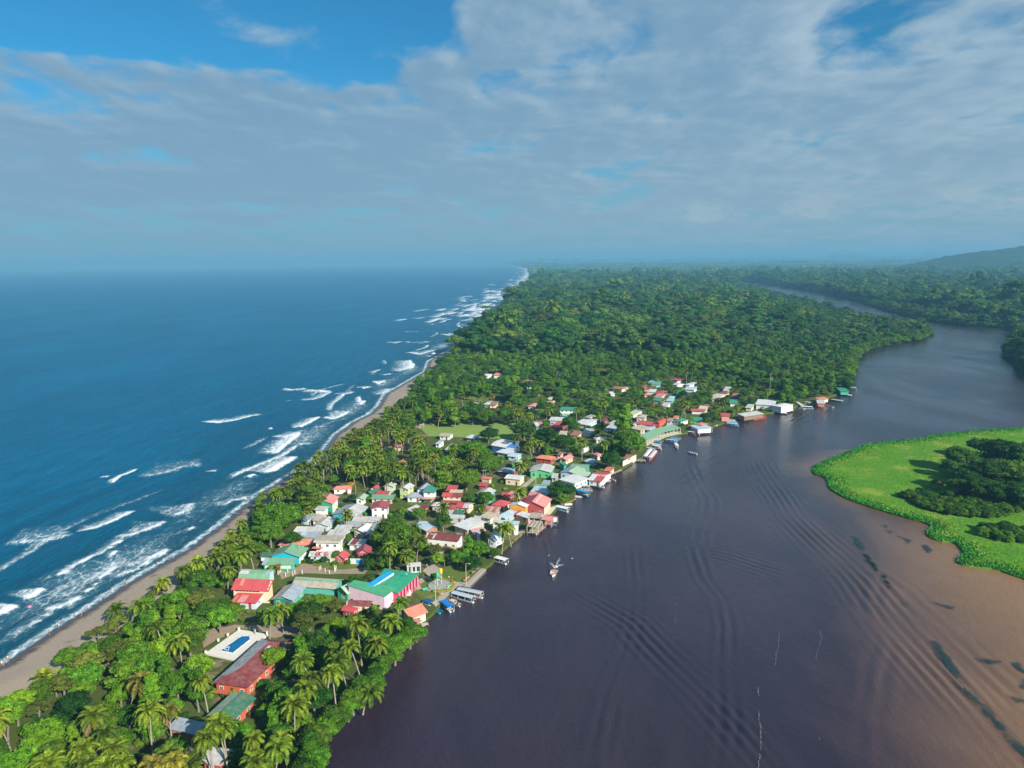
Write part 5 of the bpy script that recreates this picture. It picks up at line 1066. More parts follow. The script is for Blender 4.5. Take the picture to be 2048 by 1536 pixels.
# ------------------------------------------------------------------ pool
def pool():
    z = SHORE_Z + .45; P = lambda x, y, zz=z: G(R1[0] + x / R1[2], R1[1] + y / R1[2], zz)
    c = P(340, 620); r = empty('swimming_pool', (c.x, c.y, SHORE_Z)); tag(r, 'rectangular blue swimming pool in a white terrace beside the maroon hotel', 'pool')
    L = lambda p: (p.x - c.x, p.y - c.y)
    outer = [L(P(*q)) for q in ((110, 690), (362, 512), (578, 548), (332, 738))]; inn = [L(P(*q)) for q in ((220, 670), (352, 578), (382, 561), (440, 559), (446, 586), (398, 624), (316, 688))]
    KEEP.append(([PX(P(*q)) for q in ((110, 690), (362, 512), (578, 548), (332, 738))], (c - CAM).length)); FOOT.append([tuple(P(*q))[:2] for q in ((110, 690), (362, 512), (578, 548), (332, 738))]); LANDMARK.append(('blue swimming pool', c.x, c.y))
    n, m = len(outer), len(inn); M = MB(); M.prism(outer, 0, .45)
    M.build('terrace', mat('pool_terrace', lambda N: bsdf(N, N.mix(N.noise(geo(N), 1.2, 5), (.62, .58, .52), (.80, .76, .70)), .7, .3)), r)
    W = MB(); W.add([(x, y, .47) for x, y in inn], [tuple(range(m))])
    W.build('water', mat('pool_water', lambda N: bsdf(N, N.mix(N.noise(geo(N), .5, 3), (.006, .11, .30), (.012, .17, .40)), .06, .5, Normal=N.add('ShaderNodeBump', {'Strength': .3, 'Distance': .1, 'Height': N.noise(geo(N), 2.0, 3)}).outputs[0])), r)
    K = MB()
    for i in range(m):
        a, b = Vector(inn[i]), Vector(inn[(i + 1) % m]); d = (b - a); mid = (a + b) / 2
        K.box((mid.x, mid.y, .47), (d.length + .2, .30, .10), math.atan2(d.y, d.x))
    K.build('coping', paint_mat((.78, .76, .72)), r)
    a, b = Vector(L(P(247, 655))), Vector(L(P(292, 640))); e = Vector(L(P(280, 670)))
    D = MB()
    for u, v in ((a, b), (b, e), (e, a)):
        d = v - u; mid = (u + v) / 2; D.box((mid.x, mid.y, .49), (d.length, .16, .08), math.atan2(d.y, d.x))
    D.build('step_rail', paint_mat((.80, .80, .78)), r)
    for q in ((362, 516), (478, 528), (568, 546), (118, 688), (210, 600), (280, 560)):
        p = L(P(*q)); MB().box((p[0], p[1], .85), (.5, .5, .8)).build('pillar', paint_mat((.76, .72, .66)), r)
pool()
def plain_wall(q, a, b, h, c, label, th=.2, name='garden_wall', second=None, base=0.0):
    A, B = [G(q[0] + p[0] / q[2], q[1] + p[1] / q[2], SHORE_Z + base) for p in (a, b)]; d = B - A; m = (A + B) / 2
    r = empty(name, (m.x, m.y, SHORE_Z + base), math.atan2(d.y, d.x)); tag(r, label, 'wall')
    MB().box((0, 0, h / 2), (d.length, th, h)).build('panel', wall_mat(c), r); MB().box((0, 0, h + .06), (d.length + .1, th + .12, .12)).build('coping', wall_mat(sc(c, .85)), r)
    if second: MB().box((d.length * second[0], -th / 2 - .02, h * .5), (d.length * second[1], .05, h * .7)).build('painted_panel', paint_mat(second[2]), r)
    OPEN.append(([PX(A), PX(B), PX(B + Vector((0, 0, h))), PX(A + Vector((0, 0, h)))], (m - CAM).length))
plain_wall(Z5, (205, 372), (582, 378), 1.9, (.66, .52, .42), 'beige yard wall with reddish painted band before the open red house', second=(.05, .35, (.62, .25, .22)))
plain_wall(Z5, (622, 385), (912, 396), 2.0, (.66, .66, .66), 'pale yard wall with a bright blue painted stretch', second=(.15, .45, (.02, .30, .62)))
plain_wall(Z7, (862, 366), (1022, 292), 2.6, (.66, .74, .72), 'long pale street wall beside the pink hip roof')
plain_wall(Z7, (1502, 556), (1694, 456), 3.6, (.74, .68, .54), 'long white waterfront wall beside the round mango tree', th=.35, base=-1.0)

# ------------------------------------------------------------------ river front: sea wall, docks, covered jetty
def plank_deck(q, px, z, label, name='dock', c=(.42, .33, .24), piles=True, h=.25, group='docks along the river bank'):
    pts = [G(q[0] + x / q[2], q[1] + y / q[2], z) for x, y in px]; ctr = sum(pts, Vector()) / len(pts)
    r = empty(name, (ctr.x, ctr.y, 0)); tag(r, label, name.replace('_', ' '), group)
    MB().prism([(p.x - ctr.x, p.y - ctr.y) for p in pts], z - h, z).build('deck', wood_mat(c), r)
    if piles:
        for a, b in zip(pts, pts[1:] + pts[:1]):
            n = max(1, int((b - a).length / 2.6))
            for k in range(n):
                p = a.lerp(b, k / n); MB().tube([(p.x - ctr.x, p.y - ctr.y, -1.0), (p.x - ctr.x, p.y - ctr.y, z - h)], .13, 6).build('pile', M_BARK, r)
    OPEN.append(([PX(p) for p in pts], (ctr - CAM).length))
    return r
def seawall():
    A, B = G(Z6[0] + 1372 / Z6[2], Z6[1] + 646 / Z6[2], 1.25), G(Z6[0] + 1735 / Z6[2], Z6[1] + 288 / Z6[2], 1.25); d = (B - A); n = Vector((d.y, -d.x, 0)).normalized(); m = (A + B) / 2
    r = empty('sea_wall', (m.x, m.y, 0), math.atan2(d.y, d.x)); tag(r, 'grey concrete embankment with dark piles along the riverside park', 'embankment')
    MB().box((0, .4, 1.15), (d.length, 1.9, .45)).build('cap', mat('stone_paving', stone_fn), r)
    for k in range(18):
        x = -d.length / 2 + d.length * (k + .5) / 18; MB().box((x, -.35, .35), (.45, .5, 1.4)).build('pile', wall_mat((.16, .15, .14)), r)
    MB().box((0, .5, .2), (d.length, .2, 1.6)).build('wall', wall_mat((.10, .095, .09)), r)
seawall()
plank_deck(Z4, [(1590, 860), (1680, 790), (1800, 745), (1800, 770), (1690, 900), (1540, 960), (1300, 960), (1280, 880), (1500, 870)], 1.7, 'cream waterfront terrace below the big pink roofed hall', 'terrace', (.62, .54, .44), group=None)
b1 = H(Z4, (1240, 1142), (1460, 1168), (1586, 1076), 2.7, .5, 's', 'tan', 'brown', 'open boathouse with brown and cream striped roof | standing over the water', nowall=True, posts=True, base=.6, panels=tuple((k / 7 + .02, 0, k / 7 + .08, 1, 'brown' if k % 2 else 'cream') for k in range(7)), name='boathouse', cat='boathouse', group='boathouses on the river', wear=.9)
plank_deck(Z4, [(1250, 1260), (1470, 1250), (1592, 1150), (1560, 1120), (1400, 1180)], 1.2, 'weathered plank deck under the striped boathouse roof')
H(Z4, (1496, 1008), (1700, 1046), (1772, 946), 2.9, .7, 'h', 'pink', 'redwall', 'open pink roofed boathouse with red rails | beside the striped boathouse', nowall=True, posts=True, base=.3, name='boathouse', cat='boathouse', group='boathouses on the river', wear=.2, roof2='magenta')
plank_deck(Z4, [(1500, 1090), (1720, 1110), (1760, 1020), (1560, 1010)], 1.0, 'red railed deck under the pink boathouse roof', c=(.50, .20, .18))
def tank():
    p = G(Z4[0] + 1752 / Z4[2], Z4[1] + 1050 / Z4[2], 1.0); r = empty('water_tank', p); tag(r, 'white rounded tank at the corner of the pink boathouse', 'tank')
    MB().tube([(0, 0, 0), (0, 0, .1), (0, 0, 1.5), (0, 0, 1.75)], [1.0, 1.1, 1.1, .6], 12).build('drum', paint_mat((.74, .74, .70)), r, True); MB().tube([(0, 0, 1.7), (0, 0, 1.85)], .35, 8).build('lid', paint_mat((.6, .6, .58)), r)
tank()
plank_deck(Z4, [(1040, 1285), (1200, 1240), (1240, 1190), (1150, 1200)], 1.3, 'small weathered landing below the pale aqua balcony house')
plank_deck(Z7, [(640, 1085), (820, 1005), (780, 985), (650, 1035)], 1.0, 'rust orange landing beside the dense waterfront trees', c=(.52, .24, .10))
plank_deck(Z6, [(440, 1470), (580, 1400), (560, 1375), (440, 1400)], 1.0, 'little grey landing beneath the coral restaurant', c=(.45, .40, .36))
plank_deck(Z7, [(1345, 640), (1490, 585), (1470, 565), (1340, 605)], 1.0, 'low grey landing beside the lettered restaurant')
plank_deck(Z7, [(1695, 450), (1840, 452), (1836, 432), (1700, 420)], .9, 'dark narrow dock beside the white waterfront wall', c=(.30, .26, .22))
plank_deck(Z9, [(1180, 330), (1300, 345), (1530, 320), (1510, 300), (1400, 300), (1190, 312)], 1.2, 'sandy coloured quay in front of the pale blue bar', c=(.60, .50, .36))
plank_deck(Z9, [(1470, 262), (1660, 270), (1670, 248), (1500, 244)], 1.1, 'pale landing between quay and boathouse', c=(.62, .54, .42))
plank_deck(R6, [(1060, 615), (1160, 622), (1162, 606), (1070, 602)], .9, 'short white dock below the two storey lodge', c=(.55, .50, .44))
plank_deck(R6, [(1020, 642), (1095, 652), (1098, 640), (1030, 632)], .9, 'second short dock below the two storey lodge', c=(.50, .46, .42))
plank_deck(R6, [(1540, 505), (1668, 525), (1672, 514), (1560, 500)], .9, 'long thin dock by the coral cabin', c=(.46, .44, .42))
plank_deck(R6, [(1636, 450), (1756, 470), (1760, 458), (1650, 440)], .9, 'low dock in front of the emerald boathouse', c=(.46, .44, .42))
def jetty():
    for lb, (a, b, c), hh in (('long green roofed boat jetty with white posts', ((700, 480), (1040, 392), (1035, 340)), 3.6), ('lower green roofed jetty shelter beside the leafy riverside tree', ((425, 615), (735, 478), (640, 432)), 3.6)):
        z = SHORE_Z; P = [G(Z9[0] + x / Z9[2], Z9[1] + y / Z9[2], z) for x, y in (a, b)]; m = (P[0] + P[1]) / 2; d = P[1] - P[0]; an = math.atan2(d.y, d.x); Lh = d.length / 2
        r = empty('jetty', (m.x, m.y, 0), an); tag(r, lb, 'jetty', 'covered jetties'); LANDMARK.append(('green roofed jetty', m.x, m.y))
        hw = 4.0
        MB().slab([[(-Lh, .3, z + hh - .4), (Lh, .3, z + hh - .4), (Lh, hw * 1.6, z + hh + 1.0), (-Lh, hw * 1.6, z + hh + 1.0)]], .14).build('roof', roof_mat(COL['green'], .2), r)
        MB().box((0, 2.6, z - .05), (2 * Lh, 6.4, .3)).build('deck', wood_mat((.60, .52, .40)), r)
        n = max(3, int(2 * Lh / 3.2))
        for k in range(n + 1):
            for y, hz in ((.5, hh - .5), (hw * 1.5, hh + .7)): MB().box((-Lh + 2 * Lh * k / n, y, z + hz / 2), (.22, .22, hz)).build('post', paint_mat((.72, .70, .58)), r)
        MB().box((0, .3, z + 1.0), (2 * Lh, .08, .12)).build('rail', paint_mat((.72, .70, .58)), r)
        for k in range(n): MB().tube([(-Lh + 2 * Lh * (k + .5) / n, -.2, -1), (-Lh + 2 * Lh * (k + .5) / n, -.2, z - .1)], .15).build('pile', M_BARK, r)
        pts = [m + Vector((math.cos(an) * s * Lh - math.sin(an) * y, math.sin(an) * s * Lh + math.cos(an) * y, zz - m.z)) for s in (-1, 1) for y, zz in ((0, z), (hw * 1.6, z + hh + 1))]
        KEEP.append(([PX(p) for p in pts], (m - CAM).length)); FOOT.append([(p.x, p.y) for p in (pts[0], pts[2], pts[3], pts[1])])
jetty()
def truss():
    p = G(Z7[0] + 1110 / Z7[2], Z7[1] + 285 / Z7[2], SHORE_Z); r = empty('play_frame', p, .5); tag(r, 'pale green metal frame standing on the shaded lane end', 'frame'); M = MB(); pm = paint_mat((.30, .55, .48))
    for x in (-3.5, 0, 3.5):
        for y in (-1, 1): MB().tube([(x, y, 0), (x, y, 3.2)], .1).build('post', pm, r)
    for y in (-1, 1): MB().tube([(-3.5, y, 3.2), (3.5, y, 3.2)], .1).build('beam', pm, r)
    for x0, x1 in ((-3.5, 0), (0, 3.5)): MB().tube([(x0, -1, .4), (x1, -1, 3.1)], .08).build('brace', pm, r)
truss()

# ------------------------------------------------------------------ boats
def hull_mesh(L, W, hgt, c, inner):
    M = MB(); n = 11; rings = []
    for i in range(n):
        t = i / (n - 1); w = W / 2 * (1 - max(0, (t - .55) / .45) ** 2.2) * (.92 + .08 * min(1, t * 6)); w = max(w, .03); sheer = hgt + .35 * max(0, t - .5) ** 1.5 * 2
        x = -L / 2 + L * t
        rings.append([(x, -w, sheer), (x, -w * .78, .05), (x, 0, -.22 + .25 * max(0, t - .75) * 2), (x, w * .78, .05), (x, w, sheer)])
    vs = [p for r in rings for p in r]; fs = []
    for i in range(n - 1):
        for j in range(4): a = i * 5 + j; fs.append((a, a + 5, a + 6, a + 1))
    fs.append((0, 1, 2, 3, 4)); M.add(vs, fs, 0)
    ins = []
    for i in range(n):
        r = rings[i]; ins += [(r[0][0], r[0][1] * .88, r[0][2]), (r[0][0], r[0][1] * .8, .22), (r[4][0], r[4][1] * .8, .22), (r[4][0], r[4][1] * .88, r[4][2])]
    fi = []
    for i in range(n - 1):
        for j in range(3): a = i * 4 + j; fi.append((a + 1, a + 5, a + 4, a))
    b0 = len(M.v); M.add(ins, fi, 1)
    for i in range(n - 1):
        M.f += [[i * 5, i * 5 + 5, b0 + i * 4 + 4, b0 + i * 4], [i * 5 + 4, b0 + i * 4 + 3, b0 + i * 4 + 7, i * 5 + 9]]; M.m += [0, 0]; M.uv += [None, None]
    M.f.append([0, b0, b0 + 3, 4]); M.m.append(0); M.uv.append(None)
    return M.mesh('hull', [paint_mat(c, .35), paint_mat(inner, .6)])
HULLS = {}
BOAT_KEEP = True
def boat(q, bow, stern, label, c=(.72, .72, .70), canopy=None, inner=(.30, .32, .33), W=None, seats=None, motor=True, sides=None, hgt=.62, cano=(.10, .80), kind='tour_boat', people=0, minlen=3.0, ch=1.85, z=0.0):
    A, B = [G(q[0] + p[0] / q[2], q[1] + p[1] / q[2], .5) for p in (bow, stern)]; d = A - B; L = max(minlen, d.length); W = W or min(2.3, L * .24); m = (A + B) / 2
    r = empty(kind, (m.x, m.y, z), math.atan2(d.y, d.x)); tag(r, label, 'boat', 'boats on the river'); k = (round(L), round(W, 1), c, inner, hgt)
    if k not in HULLS: HULLS[k] = hull_mesh(L, W, hgt, c, inner)
    h = inst(HULLS[k], 'hull', r, (0, 0, 0))
    OPEN.append(([PX(A), PX(B), PX(A + Vector((0, 0, 1.5))), PX(B + Vector((0, 0, 1.5)))], m.length))
    px_len = FPX * L / (m - CAM).length
    if canopy:
        x0, x1 = -L / 2 + L * cano[0], -L / 2 + L * cano[1]; w = W * .50
        M = MB(); n = 5; py = [(-w + 2 * w * i / n, ch + .22 * math.sin(math.pi * i / n)) for i in range(n + 1)]
        M.slab([[(x0, a, za), (x1, a, za), (x1, b, zb), (x0, b, zb)] for (a, za), (b, zb) in zip(py[:-1], py[1:])], .07); M.build('canopy', paint_mat(canopy, .5), r)
        np_ = max(2, min(6, int((x1 - x0) / 1.7)))
        pm = MB().tube([(0, 0, hgt - .1), (0, 0, ch)], .045, 5).mesh('canopy_post', paint_mat((.70, .70, .70)))
        for i in range(np_):
            for s in (-1, 1): inst(pm, 'canopy_post', r, (x0 + .1 + (x1 - x0 - .2) * i / (np_ - 1), s * w * .92, 0))
        if sides:
            for s in (-1, 1): MB().box(((x0 + x1) / 2, s * w * .9, 1.25), ((x1 - x0) * .86, .04, .75)).build('side_window', paint_mat(sides, .15), r)
    ns = max(2, min(9, int(L * .62 / 1.0)))
    if seats or px_len > 22:
        sm = MB().box((0, 0, .38), (.42, W * .72, .1)).box((-.22, 0, .68), (.08, W * .72, .6)).mesh('seat', paint_mat(seats or (.36, .30, .24)))
        for i in range(ns): inst(sm, 'seat', r, (-L * .38 + L * .62 * i / (ns - 1), 0, .05))
    if motor:
        o = MB().box((-L / 2 - .28, 0, .75), (.5, .36, .55), taper=.75).box((-L / 2 - .32, 0, .2), (.18, .14, .75)).build('outboard_motor', paint_mat((.03, .03, .035), .3), r)
    return r
BL, WH, GR = (.03, .22, .55), (.74, .75, .75), (.42, .48, .54)
boat(Z6, (1096, 735), (1700, 852), 'long tour boat with grey canopy and red seats moored by the park', canopy=GR, seats=(.55, .10, .05), W=2.3, cano=(.02, .84))
boat(Z6, (1002, 808), (1520, 945), 'long tour boat with grey canopy and dark seats moored by the park', canopy=(.45, .52, .58), seats=(.03, .05, .10), W=2.3, cano=(.02, .84))
boat(Z6, (900, 905), (1240, 1030), 'open dark hulled skiff with pink cover beside the tour boats', c=(.50, .55, .55), canopy=(.70, .42, .45), cano=(.30, .58), inner=(.10, .16, .14), kind='skiff', ch=1.3)
boat(Z6, (850, 985), (1065, 1145), 'boat with bright blue canopy angled to the bank', canopy=(.01, .20, .62), c=(.30, .55, .60), W=2.2, cano=(.02, .85))
boat(Z6, (668, 1105), (838, 1170), 'low turquoise and blue boat under the bank', c=(.03, .45, .48), inner=(.01, .16, .45), kind='skiff', W=1.8)
boat(Z6, (520, 1010), (640, 1060), 'beached boat with dark blue tarp beside the coral restaurant', canopy=(.01, .10, .32), c=(.70, .70, .66), cano=(0, 1), kind='skiff', W=2.2, ch=1.4, z=.7)
boat(R3, (1125, 1005), (1300, 1055), 'white roofed pontoon boat moored at the park trees', canopy=WH, c=(.66, .66, .64), seats=(.04, .05, .07), W=2.5, cano=(0, .98), kind='pontoon_boat')
boat((1060, 1060, 10.24), (458, 945), (496, 828), 'white motorboat speeding down the open river', c=(.78, .75, .72), seats=(.45, .25, .20), W=2.3, kind='motorboat', inner=(.66, .60, .55))
boat(Z4, (1800, 812), (2020, 858), 'white roofed pontoon boat with blue windows by the cream terrace', canopy=WH, sides=(.03, .18, .34), c=(.60, .66, .70), W=2.6, cano=(0, .98), kind='pontoon_boat')
boat(Z4, (1600, 1100), (1800, 1128), 'slim dark blue boat beside the pink boathouse', c=(.06, .12, .32), kind='skiff', W=1.7)
boat(Z4, (1265, 1222), (1440, 1272), 'pale green boat tied under the striped boathouse', c=(.50, .60, .52), inner=(.45, .55, .48), kind='skiff', W=2.0)
boat(Z7, (650, 1090), (762, 1078), 'white skiff beside the rust orange landing', kind='skiff', inner=(.66, .62, .56), motor=False)
boat(Z7, (770, 966), (908, 975), 'white skiff moored below the blue canopy boat', kind='skiff', inner=(.6, .58, .54))
boat(Z7, (818, 905), (1002, 958), 'blue canopy boat with blue stern by dense trees', canopy=(.01, .24, .50), c=(.10, .30, .50), W=2.3, cano=(0, .98))
boat(Z7, (820, 842), (1045, 858), 'grey canopied boat closest to the white hall', canopy=GR, c=(.50, .55, .58))
boat(Z7, (830, 868), (1062, 880), 'low grey boat outside the grey canopied boat', c=(.55, .58, .58), kind='skiff', inner=(.40, .42, .42))
boat(Z7, (1000, 800), (1236, 832), 'large white pontoon boat with blue tinted windows', canopy=WH, sides=(.02, .14, .38), W=2.8, cano=(0, .98), kind='pontoon_boat')
boat(Z7, (1225, 742), (1328, 738), 'little skiff at the lettered restaurant', kind='skiff', c=(.5, .48, .44), inner=(.3, .3, .3))
boat(Z7, (1335, 722), (1390, 734), 'tiny dugout drifting off the lettered restaurant', kind='skiff', c=(.45, .42, .38), motor=False, W=.9)
boat(Z9, (418, 835), (520, 700), 'white canopied boat with red hull at the jetty bend', c=(.55, .05, .06), canopy=WH, cano=(.05, .98), W=2.4)
boat(Z9, (500, 855), (612, 722), 'pinkish canopied boat with red hull outside its twin', c=(.50, .05, .06), canopy=(.72, .64, .64), cano=(.08, .98), W=2.4)
boat(Z9, (425, 668), (600, 702), 'grey boat inside the jetty bend', c=(.40, .46, .52), canopy=(.5, .56, .62)); boat(Z9, (440, 648), (612, 680), 'slate coloured boat at the jetty corner', c=(.26, .36, .44), kind='skiff')
boat(Z9, (508, 622), (712, 662), 'white canopied boat at the lower jetty', canopy=WH); boat(Z9, (520, 600), (700, 632), 'white boat with pale pink canopy at the lower jetty', canopy=(.72, .66, .70))
boat(Z9, (548, 572), (722, 592), 'deep blue canopied boat under the jetty posts', canopy=BL, c=(.10, .25, .5)); boat(Z9, (572, 552), (720, 570), 'steel blue boat under the jetty posts', c=(.08, .30, .52), canopy=(.05, .30, .52))
boat(Z9, (750, 528), (985, 552), 'dark blue hulled boat off the long jetty', c=(.04, .14, .42), canopy=(.32, .48, .62)); boat(Z9, (822, 512), (1005, 530), 'mid blue boat second off the long jetty', c=(.06, .22, .55), canopy=(.10, .36, .66)); boat(Z9, (862, 494), (1032, 515), 'bright blue canopied boat at the long jetty', c=(.08, .28, .58), canopy=(.02, .24, .60))
boat(Z9, (918, 468), (1045, 485), 'pinkish grey boat at the far jetty end', c=(.55, .42, .42), kind='skiff')
boat(Z9, (1132, 392), (1290, 416), 'crimson and white boat lowest at the sandy quay', c=(.55, .10, .12), canopy=(.74, .60, .60)); boat(Z9, (1182, 378), (1362, 412), 'white boat with red trim at the sandy quay', c=(.70, .66, .66), canopy=(.66, .20, .20)); boat(Z9, (1232, 362), (1412, 392), 'white canopied boat uppermost at the sandy quay', canopy=WH)
boat(Z9, (982, 655), (945, 600), 'small white boat waiting off the jetty', canopy=WH, cano=(0, .9), W=2.0); boat(Z9, (1152, 715), (1322, 752), 'white boat crossing the river off the jetty', c=(.70, .68, .74), seats=(.4, .3, .4), kind='motorboat')
boat(Z9, (1772, 196), (1985, 212), 'light blue canopied boat closest to the boxy boathouse', canopy=(.55, .62, .70), c=(.30, .45, .60)); boat(Z9, (1772, 222), (2020, 242), 'sky blue boat in the middle of three', c=(.16, .42, .68), canopy=(.30, .55, .75)); boat(Z9, (1780, 245), (2030, 272), 'sky blue boat outermost of three by the boxy boathouse', c=(.14, .38, .66), canopy=(.36, .56, .74))
boat(R6, (760, 712), (875, 692), 'red riverboat beside the wide grey boathouse', c=(.62, .08, .05), canopy=(.62, .10, .06), cano=(.1, .9)); boat(R6, (1190, 545), (1270, 600), 'white launch with upright cabin by the lodge', canopy=WH, cano=(.2, .9))
boat(R6, (1262, 545), (1368, 556), 'white covered boat inshore by the lodge', canopy=(.60, .62, .68)); boat(R6, (1215, 592), (1370, 598), 'pale blue white boat outermost by the lodge', canopy=WH, c=(.5, .62, .7)); boat(R6, (1490, 562), (1572, 582), 'white skiff below the coral cabin', kind='skiff')
boat(R6, (1716, 392), (1812, 402), 'white boat beside the emerald boathouse', canopy=WH)

def wake():
    M = MB(); c = G(1108, 1138, 0)
    def spray(px, w0, w1, n, dens, zt):
        P = wpts(px); s = np.r_[0, np.cumsum(np.linalg.norm(np.diff(P, axis=0), axis=1))]
        for _ in range(n):
            t = RNG.random() ** .8; d = t * s[-1]; x = np.interp(d, s, P[:, 0]); y = np.interp(d, s, P[:, 1]); w = w0 + (w1 - w0) * t
            r = RNG.uniform(.03, .10) * (1.3 - 1.0 * t); M.ball((x + RNG.normal(0, w), y + RNG.normal(0, w), .12 + zt * (1 - t) * RNG.random()), (r * RNG.uniform(1, 2.2), r * RNG.uniform(1, 2.2), r * .5), 5, 4)
    spray([(1108.5, 1137), (1105, 1131), (1101, 1126)], .10, .45, 120, 1, .5); spray([(1110.5, 1137), (1116, 1133), (1127, 1129)], .10, .50, 160, 1, .5); spray([(1109, 1137), (1114, 1128), (1121, 1114)], .08, .30, 110, 1, .1)
    spray([(1106, 1148), (1110, 1147), (1117, 1141)], .1, .2, 90, 1, .2); spray([(1097, 1113), (1097.5, 1110)], .1, .1, 14, 1, .05); spray([(1143, 1118), (1147, 1116)], .12, .12, 20, 1, .05)
    tag(M.build('wake_spray', M_FOAM), 'white wake and spray fanning out behind the speeding motorboat', 'spray', kind='stuff')
wake()

# ------------------------------------------------------------------ park, posts, people
def at(q, x, y, z=SHORE_Z): return G(q[0] + x / q[2], q[1] + y / q[2], z)
def pole(p, h, label, name='lamp_post', c=(.62, .56, .36), arm=True, rad=.09, group='lamp posts and poles'):
    r = empty(name, p, RNG.uniform(-.3, .3)); tag(r, label, name.replace('_', ' '), group)
    MB().tube([(0, 0, 0), (0, 0, h)], [rad * 1.25, rad * .8], 6).build('shaft', paint_mat(c), r)
    if arm:
        MB().tube([(0, 0, h - .1), (.5, 0, h + .15), (1.1, 0, h + .1)], .045, 5).build('arm', paint_mat(c), r); MB().box((1.25, 0, h + .05), (.55, .22, .14), taper=.7).build('lamp_head', paint_mat((.75, .74, .66)), r)
    else:
        MB().box((0, 0, h - .5), (1.8, .12, .12)).build('crossarm', paint_mat(sc(c, .8)), r)
        for x in (-.7, .7): MB().ball((x, 0, h - .35), .10, 6, 4).build('insulator', paint_mat((.5, .5, .48)), r)
pole(at(Z6, 735, 1050), 9.0, 'tall beige lamp post at the water edge beside the blue boats'); pole(at(Z6, 1358, 640), 8.2, 'tall beige lamp post on the embankment beside the grey canopies')
pole(at(Z4, 1412, 352), 8, 'thin beige pole on the lane verge', arm=False); pole(at(Z4, 490, 770), 8, 'pale utility pole before the teal house', arm=False, c=(.5, .48, .44)); pole(at(Z4, 462, 765), 6.5, 'shorter pale pole before the teal house', arm=False, c=(.5, .48, .40))
pole(at(Z4, 478, 330), 7, 'utility pole with double crossarm by the coral roof', arm=False, c=(.45, .44, .42)); pole(at(Z4, 436, 300), 6, 'thin pole beside the double crossarm pole', arm=False, c=(.45, .44, .42))
pole(at(Z5, 1712, 930), 6, 'dark thin pole before the market hall', c=(.12, .12, .12)); pole(at(Z5, 1162, 470), 6, 'grey pole between the yard wall and bright bush', arm=False, c=(.40, .40, .38)); pole(at(Z1, 1642, 610), 7, 'grey pole at the corner of the school hall', c=(.40, .40, .36)); pole(at(Z3, 848, 800), 8, 'brown pole before the low blue grey hipped house', arm=False, c=(.30, .2, .14))
pole(at(Z7, 231, 788), 8, 'yellowish pole beside the bright green house', c=(.55, .5, .3)); pole(at(R6, 915, 530), 22, 'tall thin radio mast behind the white lodge', name='radio_mast', c=(.58, .58, .60), arm=False, rad=.07)
def bird_sculpture():
    p = at(Z6, 768, 655); r = empty('bird_sculpture', p); tag(r, 'big green bird sculpture perched on a pole in the round park bed', 'sculpture', 'park sculptures'); g = paint_mat((.03, .46, .22), .4)
    MB().tube([(0, 0, 0), (0, 0, 3.3)], .12, 7).build('pole', paint_mat((.62, .60, .34)), r)
    M = MB(); M.tube([(-.75, 0, 2.75), (-.45, 0, 3.1), (-.12, 0, 3.5), (.05, 0, 4.1), (.08, 0, 4.65), (.12, 0, 5.0), (.14, 0, 5.3), (.15, 0, 5.42)], [.06, .18, .48, .68, .55, .36, .30, .08], 10); M.build('body', g, r, True)
    MB().tube([(.35, 0, 5.18), (.62, 0, 5.08), (.70, 0, 4.92)], [.16, .10, .02], 6).build('beak', paint_mat((.05, .05, .05)), r)
    for s in (-1, 1): MB().tube([(.1, s * .45, 4.6), (-.1, s * .62, 4.0), (-.35, s * .45, 3.35)], [.12, .28, .05], 6).build('wing', paint_mat((.02, .36, .17), .4), r, True)
    p = at(Z6, 846, 600); r = empty('post_sculpture', p); tag(r, 'yellow rounded block sculpture on a hooked pole in the round park bed', 'sculpture', 'park sculptures')
    MB().tube([(0, 0, 0), (0, 0, 3.4), (.05, 0, 3.75), (.3, 0, 3.9), (.6, 0, 3.85)], .11, 7).build('pole', paint_mat((.60, .60, .34)), r)
    MB().tube([(-.05, 0, 4.0), (-.05, 0, 4.25), (-.08, 0, 5.4), (-.08, 0, 5.75)], [.35, .55, .62, .48], 8).build('block', paint_mat((.78, .60, .03), .4), r)
bird_sculpture()
def planter():
    p = at(Z6, 815, 640); r = empty('planter', p); tag(r, 'round grey planter bed with a yellow green hedge rim in the park', 'planter'); M = MB()
    M.tube([(0, 0, 0), (0, 0, .45)], [4.2, 4.0], 28); M.build('basin', wall_mat((.34, .36, .33)), r)
    for k in range(30):
        t = -1.9 + 3.4 * k / 29; Hh = MB(); Hh.ball((4.6 * math.cos(t), 4.6 * math.sin(t), .35), (.7, .7, .55), 6, 4)
        HEDGE.v += [tuple(v) for v in Hh.v]; b = len(HEDGE.v) - len(Hh.v); HEDGE.f += [[i + b for i in f] for f in Hh.f]; HEDGE.m += Hh.m; HEDGE.uv += Hh.uv
    HEDGE.build('hedge', mat('hedge', lambda N: bsdf(N, N.mix(N.noise(geo(N), 2.5, 4), (.10, .13, .01), (.28, .27, .02)), .9, .1)), r)
HEDGE = MB(); planter()
def seat_bench(p, rz, c, label, name='bench'):
    r = empty(name, p, rz); tag(r, label, 'bench', 'park benches'); MB().box((0, 0, .45), (1.9, .5, .1)).build('seat', paint_mat(c), r); MB().box((0, .24, .75), (1.9, .08, .5)).build('backrest', paint_mat(c), r)
    for x in (-.7, .7): MB().box((x, 0, .2), (.12, .4, .4)).build('leg', paint_mat(sc(c, .6)), r)
